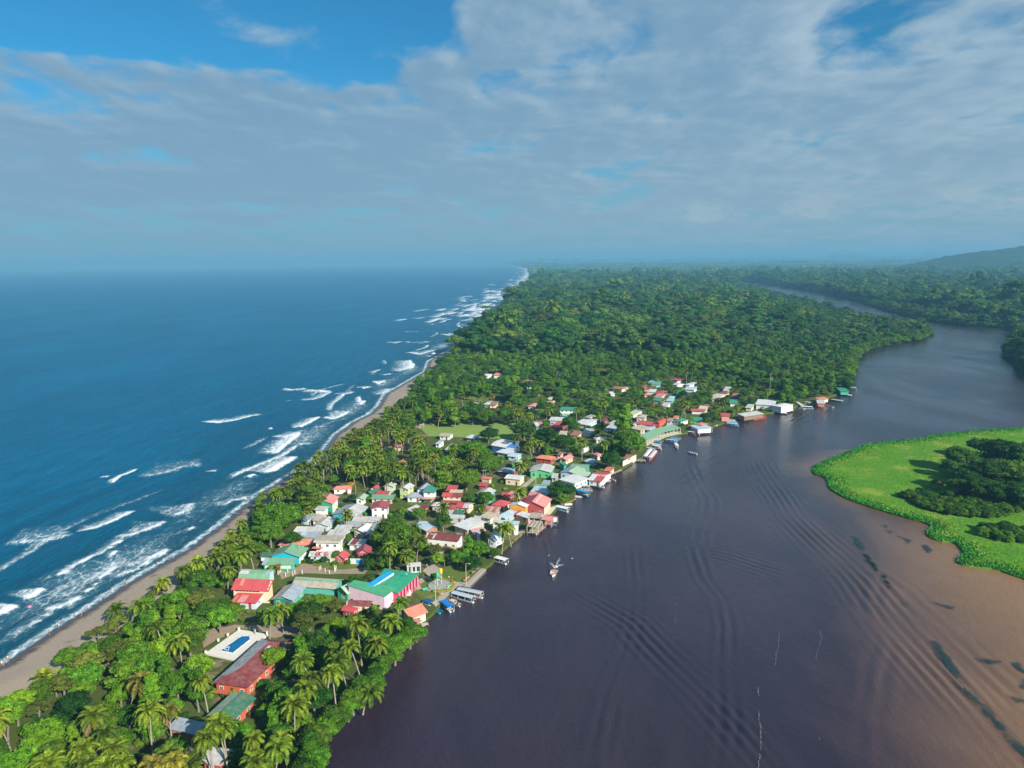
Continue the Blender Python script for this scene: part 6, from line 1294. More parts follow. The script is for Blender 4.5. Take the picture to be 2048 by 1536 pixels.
for x, y, rz, c, lb in ((400, 625, .9, (.30, .16, .10), 'brown bench by the market hall path'), (285, 705, .9, (.22, .14, .12), 'dark bench by the pink posts'), (1515, 385, .8, (.20, .15, .12), 'dark bench on the embankment lawn'), (1390, 505, .8, (.35, .20, .12), 'reddish bench near the embankment lamp'), (1600, 320, .8, (.16, .12, .10), 'blackish bench at the upper embankment'), (975, 735, .8, (.62, .48, .42), 'pinkish bench on the quay path'), (1030, 680, .7, (.10, .50, .34), 'mint green bench on the quay path'), (520, 735, .6, (.05, .42, .30), 'teal shelter bench on the park lawn'), (1090, 620, .7, (.40, .20, .16), 'brick red bench on the quay path'), (1345, 545, .8, (.30, .14, .10), 'rust brown bench by the quay')):
    seat_bench(at(Z6, x, y), rz, c, lb)
def kiosk():
    p = at(Z6, 290, 340); r = empty('kiosk', p, R(8)); tag(r, 'small white flat roofed kiosk behind the market hall', 'kiosk'); LANDMARK.append(('white kiosk', p.x, p.y)); FOOT.append([(p.x - 3, p.y - 2), (p.x + 3, p.y - 2), (p.x + 3, p.y + 2), (p.x - 3, p.y + 2)])
    KEEP.append(([PX(p + Vector((sx * 2.7, sy * 1.7, zz))) for sx in (-1, 1) for sy in (-1, 1) for zz in (0, 2.8)], (p - CAM).length))
    MB().box((0, 0, 2.7), (5.0, 3.0, .22)).build('roof', paint_mat((.66, .66, .66)), r); MB().box((0, .2, 1.3), (4.2, 2.2, 2.58)).build('wall', wall_mat((.62, .66, .66)), r)
    for x in (-1.4, 0, 1.4): MB().box((x, -.93, 1.3), (.9, .06, 1.7)).build('window', glass_mat(), r)
    for x in (-2.3, 2.3): MB().box((x, -1.3, 1.3), (.2, .2, 2.6)).build('post', paint_mat((.7, .7, .66)), r)
kiosk()
def statue():
    p = at(Z6, 185, 815); r = empty('statue', p); tag(r, 'white rounded statue before the coral restaurant', 'statue'); MB().box((0, 0, .3), (1.5, 1.5, .6)).build('plinth', wall_mat((.6, .6, .56)), r)
    MB().tube([(0, 0, .6), (0, 0, .9), (0, 0, 1.5), (0, 0, 1.9), (0, 0, 2.2), (0, 0, 2.45)], [.7, .75, .55, .25, .3, .1], 10).build('figure', paint_mat((.74, .72, .66)), r, True)
statue()
pole_px = [(1214, 885), (1245, 870), (1345, 950), (1390, 885), (1492, 945), (1535, 905), (1685, 905), (1190, 920)]
def bollard(p, h, label): 
    r = empty('yard_post', p); tag(r, label, 'post', 'white posts round the sandy yard'); MB().tube([(0, 0, 0), (0, 0, h)], .13, 7).build('shaft', paint_mat((.74, .72, .58)), r); MB().ball((0, 0, h), .16, 7, 5).build('cap', paint_mat((.70, .68, .52)), r)
for i, (x, y) in enumerate(pole_px): bollard(at(Z1, x, y), 1.5, 'short white post bordering the sandy school yard')
for x, y in ((855, 1290), (935, 1250), (1165, 1390), (1375, 1480), (1645, 1370), (1720, 1210), (1700, 1340)): bollard(at((605, 1090, 25.6), x, y), 1.3 if x != 1645 else 2.4, 'short white post on the grass of the school yard')
def goal(p, rz, label):
    r = empty('football_goal', p, rz); tag(r, label, 'goal', 'football goals'); pm = paint_mat((.78, .78, .78))
    for x in (-2.6, 2.6): MB().tube([(x, 0, 0), (x, 0, 2.4)], .09).build('upright', pm, r)
    MB().tube([(-2.6, 0, 2.4), (2.6, 0, 2.4)], .09).build('crossbar', pm, r)
    for x in (-2.6, 2.6): MB().tube([(x, 0, 2.4), (x, 1.4, 0)], .05).build('stay', pm, r)
goal(at(R4, 532, 490), 1.2, 'white goal frame at the sandy end of the football pitch'); goal(at(R4, 652, 422), 1.2, 'white goal frame at the far corner of the football pitch')
for x in (792, 830): seat_bench(at(R4, x, 410), 0, (.70, .72, .74), 'white bench along the far side of the football pitch, ' + ('palm side' if x > 800 else 'goal side'))

def skin(name, V, E, rad, m):
    me = bpy.data.meshes.new(name); me.from_pydata(V, E, []); o = bpy.data.objects.new(name, me); C.link(o)
    md = o.modifiers.new('s', 'SKIN'); 
    for i, r_ in enumerate(rad): me.skin_vertices[0].data[i].radius = (r_, r_) if not isinstance(r_, tuple) else r_
    o.modifiers.new('d', 'SUBSURF').levels = 1
    dg = bpy.context.evaluated_depsgraph_get(); ev = bpy.data.meshes.new_from_object(o.evaluated_get(dg)); bpy.data.objects.remove(o); ev.materials.clear(); ev.materials.append(m); ev.name = name
    return ev
def person_meshes(stride):
    s = stride; arm = .10 + .5 * s
    V = [(0, 0, .92), (0, 0, 1.18), (0, 0, 1.40), (0, 0, 1.50), (0, .01, 1.60), (0, .02, 1.72), (.10, 0, .86), (.11, -.20 * s - .02, .48), (.11, -.18 * s + .14 * s, .07), (.11, -.18 * s - .10, .03), (-.10, 0, .86), (-.11, .18 * s, .48), (-.11, .36 * s, .09), (-.11, .36 * s - .12, .03),
         (.20, 0, 1.40), (.26, .12 * arm, 1.13), (.28, -.10 * arm - .03, .88), (.28, -.12 * arm - .05, .78), (-.20, 0, 1.40), (-.26, -.12 * arm, 1.13), (-.28, -.26 * arm, .90), (-.28, -.3 * arm - .02, .80)]
    E = [(0, 1), (1, 2), (2, 3), (3, 4), (4, 5), (0, 6), (6, 7), (7, 8), (8, 9), (0, 10), (10, 11), (11, 12), (12, 13), (2, 14), (14, 15), (15, 16), (16, 17), (2, 18), (18, 19), (19, 20), (20, 21)]
    rad = [.13, .12, .14, .055, .10, .085, .095, .065, .045, .04, .095, .065, .045, .04, .06, .045, .035, .04, .06, .045, .035, .04]
    body = skin('person', V, E, rad, paint_mat((.42, .24, .16), .6))
    shirt = lambda c: skin('shirt', [V[0], V[1], V[2], V[14], V[18]], [(0, 1), (1, 2), (2, 3), (2, 4)], [.145, .145, .165, .085, .085], paint_mat(c, .8))
    shorts = lambda c: skin('shorts', [(0, 0, .95), V[6], (.11, -.12 * s - .01, .62), V[10], (-.11, .10 * s, .62)], [(0, 1), (1, 2), (0, 3), (3, 4)], [.145, .115, .095, .115, .095], paint_mat(c, .8))
    hair = MB().ball((0, .03, 1.69), (.105, .115, .10), 8, 6).mesh('hair', paint_mat((.03, .02, .015), .7))
    return body, shirt, shorts, hair
PM = [person_meshes(0.0), person_meshes(.9)]; CL = {}
def person(p, pose, top, bottom, label, rz, z=None):
    b, sh, so, ha = PM[pose]; r = bpy.data.objects.new('person', b); C.link(r); r.location = p if z is None else (p.x, p.y, z); r.rotation_euler = (0, 0, rz); tag(r, label, 'person', 'people on the beach and in the park')
    if top:
        k = (pose, top, 't'); CL.setdefault(k, sh(top)); inst(CL[k], 'shirt', r, (0, 0, 0))
    k = (pose, bottom, 'b'); 
    if k not in CL: CL[k] = so(bottom)
    inst(CL[k], 'shorts', r, (0, 0, 0)); inst(ha, 'hair', r, (0, 0, 0))
PEOPLE = [(4, 1330, 1, (.72, .70, .66), (.7, .7, .66), 'person in white walking along the wet sand nearest the frame edge'), (7, 1331, 0, (.66, .60, .58), (.2, .2, .25), 'person in pale shirt beside another walker in white'), (16, 1320, 0, (.70, .62, .60), (.55, .2, .2), 'person with pale top and reddish shorts at the waterline'),
          (99, 1270, 0, (.66, .10, .20), (.10, .10, .12), 'person in a crimson shirt on the wet sand'), (118, 1255, 1, (.70, .66, .64), (.60, .30, .30), 'person in white shirt and pink shorts walking the beach'), (150, 1236, 0, (.62, .22, .20), (.2, .15, .2), 'person in a coral shirt at the waterline'), (163, 1232, 1, (.68, .66, .66), (.08, .10, .2), 'person in white shirt and navy shorts at the waterline'),
          (253, 1170, 0, (.74, .76, .78), (.7, .72, .74), 'person all in white standing in the wash'), (314, 1130, 1, (.64, .16, .24), (.5, .12, .2), 'person in magenta wading in the shallows'), (338, 1119, 0, (.60, .28, .24), (.08, .08, .1), 'person in brownish pink standing farther up the shallows'), (461, 1058, 0, (.66, .50, .48), (.4, .1, .1), 'person resting in tree shade on the upper beach'),
          (847, 1158, 0, (.05, .05, .06), (.04, .04, .05), 'person in black standing in the market hall shade'), (854, 1136, 1, (.66, .20, .16), (.1, .1, .12), 'person in red shirt at the park corner'), (889, 1133, 0, (.30, .36, .44), (.1, .1, .14), 'person in grey blue on the lane near the trees'), (898, 1160, 1, (.72, .70, .50), (.3, .25, .2), 'person in cream crossing the park lawn'), (905, 1161, 0, (.70, .66, .56), (.12, .12, .14), 'person in pale clothes standing on the park lawn'), (878, 1185, 0, (.66, .26, .24), (.1, .1, .12), 'person in salmon shirt on the quay'), (884, 1192, 1, (.62, .12, .10), (.5, .45, .4), 'person in scarlet shirt on the quay'), (876, 1200, 0, (.74, .72, .66), (.1, .1, .12), 'person in white shirt at the quay edge'), (894, 1184, 0, (.60, .36, .30), (.2, .2, .22), 'person in tan shirt beside the moored tour boats')]
for x, y, po, t_, b_, lb in PEOPLE:
    beach_ = x < 500; p = G(x, y, .12 if beach_ else SHORE_Z + .03)
    if beach_:
        e = p.x - float(coastX(p.y)); p.z = max(-.35, min(1.2, e * .10 + .02)) if e > 0 else max(-.6, e * .1)
    person(p, po, t_, b_, lb, RNG.uniform(0, 6.28))
def driftwood(px, py, L, label):
    p = G(px, py, .6); r = empty('driftwood_log', p, RNG.uniform(-.3, .6)); tag(r, label, 'driftwood', 'driftwood on the beach')
    MB().tube([(-L / 2, 0, .1), (-L * .1, .15, .22), (L / 2, -.1, .3)], [.16, .2, .08], 6).build('trunk', M_BARK, r); MB().tube([(0, .1, .2), (.3, .7, .5)], [.09, .03], 5).build('branch', M_BARK, r)
for x, y, L, lb in ((335, 1137, 3.2, 'bleached driftwood with a dark stump midway along the beach'), (224, 1212, 2.4, 'short driftwood log on the dry sand'), (185, 1240, 2, 'small driftwood piece by the tree shadows'), (43, 1325, 2.5, 'driftwood log at the near end of the beach'), (470, 1028, 5, 'large driftwood trunk on the shaded upper beach')): driftwood(x, y, L, lb)
def buoy():
    p = G(60, 1214, .1); r = empty('swim_ring', p); tag(r, 'pink swim ring floating beyond the breakers', 'swim ring'); M = MB(); n = 14
    M.tube([(.55 * math.cos(2 * math.pi * k / n), .55 * math.sin(2 * math.pi * k / n), .15) for k in range(n + 1)], .2, 7); M.build('ring', paint_mat((.80, .20, .30), .3), r, True); MB().ball((0, 0, .3), (.22, .22, .28), 8, 6).build('float', paint_mat((.75, .30, .36)), r)
buoy()
def cylinder_tank(q, x, y, c, label, h=1.6, rr=.7, z=SHORE_Z):
    p = at(q, x, y, z); r = empty('water_tank', p); tag(r, label, 'tank'); MB().tube([(0, 0, 0), (0, 0, h), (0, 0, h + .3)], [rr, rr, rr * .5], 12).build('drum', paint_mat(c), r, True); MB().tube([(0, 0, h + .28), (0, 0, h + .4)], rr * .3, 8).build('lid', paint_mat(sc(c, .7)), r)
cylinder_tank(Z4, 348, 625, (.45, .62, .64), 'pale blue water tank before the teal house'); cylinder_tank(Z2, 1668, 745, (.62, .14, .06), 'small orange water drum on the long pale roof', .8, .5, SHORE_Z + 3.2)
# ------------------------------------------------------------------ trees
GREENS = dict(bright=[(.100, .245, .007), (.066, .200, .007), (.145, .270, .009)], mid=[(.050, .150, .008), (.072, .175, .010), (.096, .180, .012)],
              deep=[(.018, .082, .010), (.030, .105, .011), (.047, .122, .012)], olive=[(.100, .140, .020), (.125, .160, .028), (.080, .130, .018)],
              palm=[(.115, .205, .013), (.160, .220, .017), (.090, .180, .013)], gold=[(.21, .21, .025), (.18, .20, .025), (.24, .20, .04)], forest=[(.022, .105, .020), (.048, .145, .020), (.105, .190, .025)], lime=[(.15, .33, .008), (.14, .29, .008), (.13, .31, .011)], rusty=[(.13, .10, .025), (.15, .11, .03), (.10, .10, .025)])
LM = {k: leaf_mat('leaves_' + k, v, var=1.25 if k == 'forest' else 1.0) for k, v in GREENS.items()}
def cards(P, Nn, size, rng, asp=1.5):
    """Leaf clumps: one small quad per point, facing Nn."""
    n = len(P); Nn = Nn / np.maximum(np.linalg.norm(Nn, axis=1, keepdims=True), 1e-6)
    t = rng.normal(size=(n, 3)); u = np.cross(Nn, t); u /= np.maximum(np.linalg.norm(u, axis=1, keepdims=True), 1e-6); v = np.cross(Nn, u)
    s = (size * rng.uniform(.65, 1.35, n))[:, None] * .5
    bend = Nn * s * rng.uniform(-.35, .35, (n, 1))
    V = np.stack([P - u * s * asp * .5, P - v * s * .8 + bend, P + u * s * asp, P + v * s * .8 + bend], 1).reshape(-1, 3)
    return V, np.arange(4 * n).reshape(-1, 4)
def lump(c, r, rng, sub=2):
    bm = bmesh.new(); bmesh.ops.create_icosphere(bm, subdivisions=sub, radius=1.0); V = np.array([v.co[:] for v in bm.verts]); F = np.array([[v.index for v in f.verts] for f in bm.faces]); bm.free()
    ph = rng.uniform(0, 6.28, 6); w = 1 + .16 * np.sin(V[:, 0] * 5 + ph[0]) * np.sin(V[:, 1] * 5 + ph[1]) + .12 * np.sin(V[:, 2] * 7 + ph[2] + V[:, 0] * 4)
    return V * w[:, None] * np.array(r) + np.array(c), F
def crown_data(Rr, Hh, base, n, leaves, lsize, rng, kind='round', sub=2):
    """Clumps over a dome: leafy cards over smaller dense cores. Returns verts, tris+quads."""
    VV, QQ, TV, TF = [], [], [], []; ctr = []
    for i in range(n):
        if kind == 'round':
            a = rng.uniform(0, 6.28); u = rng.uniform(-.25, 1.0); rad = math.sqrt(max(0, 1 - u * abs(u))) * rng.uniform(.45, .82)
            c = np.array([Rr * rad * math.cos(a), Rr * rad * math.sin(a), base + Hh * (.42 + .42 * u)])
            cr = Rr * rng.uniform(.20, .42); r = (cr * rng.uniform(.8, 1.3), cr * rng.uniform(.8, 1.3), cr * rng.uniform(.5, .82))
        elif kind == 'flat':
            a = rng.uniform(0, 6.28); rad = math.sqrt(rng.uniform(0, 1)) * .85; c = np.array([Rr * rad * math.cos(a), Rr * rad * math.sin(a), base + Hh * (.75 - .35 * rad + rng.uniform(-.12, .12))]); cr = Rr * rng.uniform(.24, .36); r = (cr, cr, cr * .42)
        elif kind == 'tall':
            a = rng.uniform(0, 6.28); t = rng.uniform(0, 1); rad = (1 - .55 * t) * rng.uniform(.25, .7); c = np.array([Rr * rad * math.cos(a), Rr * rad * math.sin(a), base + Hh * (.08 + .84 * t)]); cr = Rr * rng.uniform(.32, .5) * (1 - .35 * t); r = (cr, cr, cr)
        else:                                                     # layered
            k = i % 5; a = rng.uniform(0, 6.28); rad = rng.uniform(.2, .85) * (1 - .13 * k); c = np.array([Rr * rad * math.cos(a), Rr * rad * math.sin(a), base + Hh * (.12 + .19 * k)]); cr = Rr * rng.uniform(.28, .42); r = (cr, cr, cr * .34)
        ctr.append((c, r))
        v, f = lump(c, [x * .70 for x in r], rng, sub); TF.append(f + sum(len(t) for t in TV)); TV.append(v)
        d = rng.normal(size=(leaves, 3)); d[:, 2] = np.abs(d[:, 2]) * 1.05 - .38; d /= np.linalg.norm(d, axis=1, keepdims=True)
        P = c + d * np.array(r) * (rng.uniform(.76, 1.10, (leaves, 1)) + (rng.random((leaves, 1)) < .14) * rng.uniform(.05, .38, (leaves, 1))); nn = d * .8 + np.array([0, 0, .35]) + rng.normal(size=(leaves, 3)) * .60
        v, q = cards(P, nn, lsize, rng); QQ.append(q + sum(len(t) for t in VV)); VV.append(v)
    TV = np.vstack(TV); TF = np.vstack(TF); VV = np.vstack(VV); QQ = np.vstack(QQ)
    return TV, TF, VV, QQ, ctr
def to_mesh(name, TV, TF, VV, QQ, m):
    me = bpy.data.meshes.new(name); V = np.vstack([TV, VV]).astype(np.float32); Q = QQ + len(TV)
    loops = np.concatenate([TF.ravel(), Q.ravel()]).astype(np.int32); st = np.concatenate([np.arange(len(TF)) * 3, len(TF) * 3 + np.arange(len(Q)) * 4]).astype(np.int32)
    me.vertices.add(len(V)); me.vertices.foreach_set('co', V.ravel()); me.loops.add(len(loops)); me.loops.foreach_set('vertex_index', loops); me.polygons.add(len(st)); me.polygons.foreach_set('loop_start', st)
    me.materials.append(m); me.update(); me.validate(); return me
def trunk_mesh(Hc, r0, ctr, rng, lean=.3, m=None):
    M = MB(); lx, ly = rng.normal(0, lean, 2); top = (lx * 1.5, ly * 1.5, Hc)
    M.tube([(0, 0, -.3), (lx * .3, ly * .3, Hc * .35), (lx, ly, Hc * .7), top], [r0 * 1.25, r0, r0 * .8, r0 * .5], 7)
    for c, r in sorted(ctr, key=lambda t: -t[1][0])[:5]:
        b = Vector((lx * .8, ly * .8, Hc * .6)); e = Vector(c); M.tube([b, b.lerp(e, .5) + Vector((0, 0, .3)), e], [r0 * .5, r0 * .33, r0 * .15], 5, cap=False)
    return M.mesh('trunk', m or M_BARK)
PROTO = {}
def tree_proto(key, kind, Rr, Hh, base, n, leaves, ls, mname, seed, sub=2):
    rng = np.random.default_rng(seed); TV, TF, VV, QQ, ctr = crown_data(Rr, Hh, base, n, leaves, ls, rng, kind, sub)
    PROTO[key] = (trunk_mesh(base + Hh * .45, .05 * Rr + .10, ctr, rng), to_mesh('crown', TV, TF, VV, QQ, LM[mname]), Rr, base + Hh, base + Hh * .55)
for s_ in range(3):
    tree_proto(('bright', s_), 'round', 4.0, 5.6, 2.2, 24, 230, .40, 'bright', 10 + s_); tree_proto(('mid', s_), 'round', 4.2, 6.0, 2.4, 24, 230, .40, 'mid', 20 + s_)
    tree_proto(('deep', s_), 'round', 4.4, 6.2, 2.6, 23, 230, .40, 'deep', 30 + s_); tree_proto(('layered', s_), 'layered', 4.6, 6.5, 2.4, 26, 190, .42, 'mid', 40 + s_)
    tree_proto(('tall', s_), 'tall', 2.7, 9.0, 2.2, 22, 180, .38, 'bright', 50 + s_)
for s_ in range(2):
    tree_proto(('olive', s_), 'flat', 4.0, 4.5, 3.6, 20, 160, .36, 'olive', 60 + s_); tree_proto(('lime', s_), 'round', 2.6, 4.0, 1.2, 13, 110, .42, 'lime', 70 + s_); tree_proto(('rusty', s_), 'round', 3.0, 4.2, 2.0, 13, 100, .42, 'rusty', 80 + s_)
tree_proto(('big', 0), 'round', 7.6, 10.5, 2.6, 40, 230, .62, 'mid', 91); tree_proto(('big', 1), 'round', 7.0, 9.5, 2.6, 36, 230, .60, 'deep', 92); tree_proto(('big', 2), 'round', 7.2, 9.0, 2.8, 36, 230, .60, 'bright', 93)
def palm_mesh(seed, droop=1.0, n=24, L=3.55):
    """Feather palm head: arching midribs carrying two combs of leaflets."""
    rng = np.random.default_rng(seed); V, F = [], []
    for i in range(n):
        az = 2.4 * i + rng.uniform(-.25, .25); t0 = i / (n - 1); el = R(82) - t0 * R(112) + rng.uniform(-.12, .12); ln = L * rng.uniform(.82, 1.08) * (.8 + .3 * min(1, t0 * 3)); seg = 13
        p = np.array([0, 0, 0.0]); pts = [p]; e = el; ca, sa = math.cos(az), math.sin(az)
        for k in range(seg):
            p = p + np.array([math.cos(e) * ca, math.cos(e) * sa, math.sin(e)]) * ln / seg; pts.append(p); e -= (.055 + .145 * (k / seg) ** 1.2) * droop * (1.25 if t0 < .7 else .7); e = max(e, -1.45)
        pts = np.array(pts); side = np.array([-sa, ca, 0])
        for k in range(1, seg + 1):
            T = pts[k] - pts[k - 1]; T /= np.linalg.norm(T); up = np.cross(side, T); w = math.sin(math.pi * (.12 + .86 * k / seg)) ** .7
            for sgn in (-1, 1):
                for hf in (0, .5):
                    ll = .98 * w * rng.uniform(.85, 1.1); b = pts[k] - (pts[k] - pts[k - 1]) * hf; d = side * sgn * .80 + T * .50 - up * rng.uniform(.28, .55); d /= np.linalg.norm(d); wd = T * .105
                    tip = b + d * ll - np.array([0, 0, .16 * ll]); j = len(V); V += [b - wd * .6, b + wd * .9, b + d * ll * .55 + wd * .9, tip, b + d * ll * .55 - wd * .8]; F += [(j, j + 1, j + 2, j + 4), (j + 4, j + 2, j + 3, j + 3)]
        for k in range(seg):
            wd = side * (.06 * (1 - k / seg) + .02); j = len(V); V += [pts[k] - wd, pts[k] + wd, pts[k + 1] + wd, pts[k + 1] - wd]; F.append((j, j + 1, j + 2, j + 3))
    M = MB(); M.add(V, [f if f[2] != f[3] else f[:3] for f in F]); return M
PALM = {}
for s_ in range(4):
    for tone in ('palm', 'gold'):
        if tone == 'gold' and s_ > 1: continue
        PALM[(tone, s_)] = palm_mesh(100 + s_, [1.0, 1.25, .85, 1.1][s_], [24, 22, 26, 22][s_]).mesh('crown', LM[tone])
DEADM = palm_mesh(140, 1.6, 5, 2.6); DEADM = MB().add([(x, y, z - 1.0 - .5 * (x * x + y * y) ** .5) for x, y, z in DEADM.v], DEADM.f).mesh('dead_frond', mat('dead_leaf', lambda N: bsdf(N, (.17, .12, .055), .9, .1)))
NUTS = MB()
for k in range(9): NUTS.ball((.32 * math.cos(k * .9), .32 * math.sin(k * .9), -.25 - .12 * (k % 3)), .15, 6, 4)
NUTS = NUTS.mesh('coconut_bunch', mat('coconut', lambda N: bsdf(N, (.22, .16, .04), .6, .3)))
def palm_trunk(seed):
    rng = np.random.default_rng(seed); lx, ly = rng.normal(0, .09, 2); pts = [(lx * t * t, ly * t * t, -.03 + t * 1.0) for t in np.linspace(0, 1, 6)]; return MB().tube(pts, [.022, .017, .015, .014, .013, .014], 7).mesh('trunk', M_PALMBARK), (lx, ly)
PTRUNK = [palm_trunk(200 + i) for i in range(4)]

# ------------------------------------------------------------------ what must stay in sight
MW, MH = 1024, 768
mask = np.full((MH, MW), 0.0)
def hull2(pts):
    p = sorted(set((round(x, 2), round(y, 2)) for x, y in pts)); 
    def half(p):
        h = []
        for q in p:
            while len(h) > 1 and (h[-1][0] - h[-2][0]) * (q[1] - h[-2][1]) - (h[-1][1] - h[-2][1]) * (q[0] - h[-2][0]) <= 0: h.pop()
            h.append(q)
        return h
    a, b = half(p), half(p[::-1]); return a[:-1] + b[:-1]
def paint_poly(poly, depth):
    P = np.array(poly) / 2; x0, y0 = np.floor(P.min(0)).astype(int); x1, y1 = np.ceil(P.max(0)).astype(int); x0, y0, x1, y1 = max(0, x0), max(0, y0), min(MW - 1, x1), min(MH - 1, y1)
    if x1 <= x0 or y1 <= y0: return
    xx, yy = np.meshgrid(np.arange(x0, x1 + 1), np.arange(y0, y1 + 1)); m = inside(P, np.stack([xx.ravel() + .5, yy.ravel() + .5], 1)).reshape(xx.shape)
    sub = mask[y0:y1 + 1, x0:x1 + 1]; sub[m] = np.maximum(sub[m], depth)
for pts, d in KEEP: paint_poly(hull2([(p[0], p[1]) for p in pts]), d)
for pts, d in OPEN: paint_poly([(p[0], p[1]) for p in pts] if len(pts) > 4 else hull2([(p[0], p[1]) for p in pts]), d * .97)
mask_a = mask; mask = np.full((MH, MW), 0.0)
for pts, d in STRICT: paint_poly([(p[0], p[1]) for p in pts], d * .97)
mask_s = mask; mask = mask_a
_DI = np.array([(r * math.cos(a), r * math.sin(a)) for r in (.25, .6, .92) for a in np.linspace(0, 6.28, 10)[:-1]])
def hides(p, Rr, zc, d):
    """Share of a crown's disc that would cover something to be kept in sight farther away."""
    x, y, w = PX((p[0], p[1], zc)); rp = FPX * Rr / w / 2; xy = _DI * rp + (x / 2, y / 2); i = np.round(xy).astype(int); ok = (i[:, 0] >= 0) & (i[:, 0] < MW) & (i[:, 1] >= 0) & (i[:, 1] < MH)
    if not ok.any(): return 0.0
    i = i[ok]; st = float((mask_s[i[:, 1], i[:, 0]] > d - 1.0).mean())
    return max(float((mask[i[:, 1], i[:, 0]] > d - 1.0).mean()), 9.0 if st > .12 else 0.0)
FOOTA = [np.array(f) for f in FOOT]
FBB = np.array([[f[:, 0].min(), f[:, 1].min(), f[:, 0].max(), f[:, 1].max()] for f in FOOTA])
def near_house(p, pad):
    c = np.where((FBB[:, 0] - pad < p[0]) & (FBB[:, 2] + pad > p[0]) & (FBB[:, 1] - pad < p[1]) & (FBB[:, 3] + pad > p[1]))[0]
    for k in c:
        if inside(FOOTA[k], np.array([p]))[0] or dist_line(FOOTA[k], np.array([p]), True)[0][0] < pad: return True
    return False

# ------------------------------------------------------------------ single trees, palms and shrubs
LMK = np.array([(x, y) for _, x, y in LANDMARK])
KINDW = dict(bright='bright green leafy tree', mid='green broadleaf tree', deep='dark green round crowned tree', layered='layered spreading tree', tall='tall narrow leafy tree', olive='olive toned umbrella tree', lime='lime green bushy tree', rusty='rust tinged leafy tree', big='huge spreading tree')
TREES = []
AUTO = []        # plants that are told apart by what they stand beside
def where(x, y):
    d = np.hypot(LMK[:, 0] - x, LMK[:, 1] - y); k = int(np.argmin(d)); dx, dy = x - LMK[k, 0], y - LMK[k, 1]
    if x < vegX(y) + 9 and y < 900: rel = 'on the beach edge seaward of'
    elif d[k] < 7: rel = 'close beside'
    elif abs(dy) > abs(dx) * 1.2: rel = 'beyond' if dy > 0 else 'before'
    else: rel = 'on the river side of' if dx > 0 else 'on the sea side of'
    return rel, LANDMARK[k][0], d[k]
def lab(base, x, y, extra=''):
    AUTO.append([base, *where(x, y), extra]); return base
def name_plants():
    """Each plant gets kind, place and - among like neighbours - its turn counted outward from the landmark."""
    objs = {}
    for a, o in zip(AUTO, AUTO_OBJ):
        ph = a[2].split(' with ')[0]; ph = ph if len(ph.split()) >= 3 else a[2]
        objs.setdefault((a[0], a[1], ph), []).append((a[3], o, a[4]))
    for (base, rel, ph), L in objs.items():
        L.sort(key=lambda t: t[0]); n = len(L)
        for i, (_, o, ex) in enumerate(L):
            suf = '' if n == 1 else ', ' + ['first', 'second', 'third', 'fourth', 'fifth', 'sixth', 'seventh', 'eighth', 'ninth', 'tenth', 'eleventh', 'twelfth'][min(i, 11)] + ' from it'
            w = f'{base} {rel} the'.split(); room = 16 - len(w) - len(suf.replace(',', '').split()); p = ph.split()[:max(1, room)]
            while p and p[-1] in ('the', 'of', 'with', 'and', 'a', 'by', 'in', 'to', 'at', 'on', 'one', 'its', 'half', 'pale', 'blue', 'green'): p.pop()
            o['label'] = ' '.join(w + p) + suf
AUTO_OBJ = []
def fit(s): return ' '.join(s.split()[:16])
def put_tree(key, x, y, scale, rz=None, label=None, zs=1.0):
    tr, cr, Rr, Ht, zc = PROTO[key]; r = empty('broadleaf_tree', (x, y, SHORE_Z - .05), RNG.uniform(0, 6.28) if rz is None else rz); r.scale = (scale, scale, scale * zs)
    size = 'tall' if scale > 1.25 else 'small' if scale < .8 else 'medium sized'
    tag(r, label or lab(size + ' ' + KINDW[key[0]], x, y), 'tree', 'leafy trees in and around the village'); AUTO_OBJ.extend([] if label else [r]); inst(tr, 'trunk', r, (0, 0, 0)); inst(cr, 'crown', r, (0, 0, 0)); TREES.append((x, y, Rr * scale)); return r
def put_palm(x, y, h, tone='palm', s=None, sc_=1.0, label=None, dead=False):
    s = int(RNG.integers(0, 4 if tone == 'palm' else 2)) if s is None else s; tm, (lx, ly) = PTRUNK[int(RNG.integers(0, 4))]
    r = empty('coconut_palm', (x, y, SHORE_Z - .05), RNG.uniform(0, 6.28)); r.rotation_euler.x, r.rotation_euler.y = RNG.normal(0, .075), RNG.normal(0, .075); sc_ *= RNG.uniform(.82, 1.06); k = 'coconut palm with yellowing fronds' if tone == 'gold' else ('slender coconut palm' if sc_ < .95 else 'feathery coconut palm')
    tag(r, label or lab(k, x, y), 'palm', 'coconut palms of the village and beach'); AUTO_OBJ.extend([] if label else [r]); inst(tm, 'trunk', r, (0, 0, 0), 0, (h, h, h)) if False else inst(tm, 'trunk', r, (0, 0, 0), 0, (11, 11, h))
    tx, ty = lx * 11, ly * 11; c = inst(PALM[(tone, s)], 'crown', r, (tx, ty, h), RNG.uniform(0, 6.28), (sc_, sc_, sc_))
    inst(NUTS, 'coconut_bunch', r, (tx, ty, h), 0, (1, 1, 1))
    if dead or RNG.random() < .22: inst(DEADM, 'dead_frond', r, (tx, ty, h), RNG.uniform(0, 6.28), (sc_, sc_, sc_))
    TREES.append((x, y, 2.6 * sc_)); return r
def crown_at(px, py, zc):
    p = G(px, py, SHORE_Z + zc); return p.x, p.y
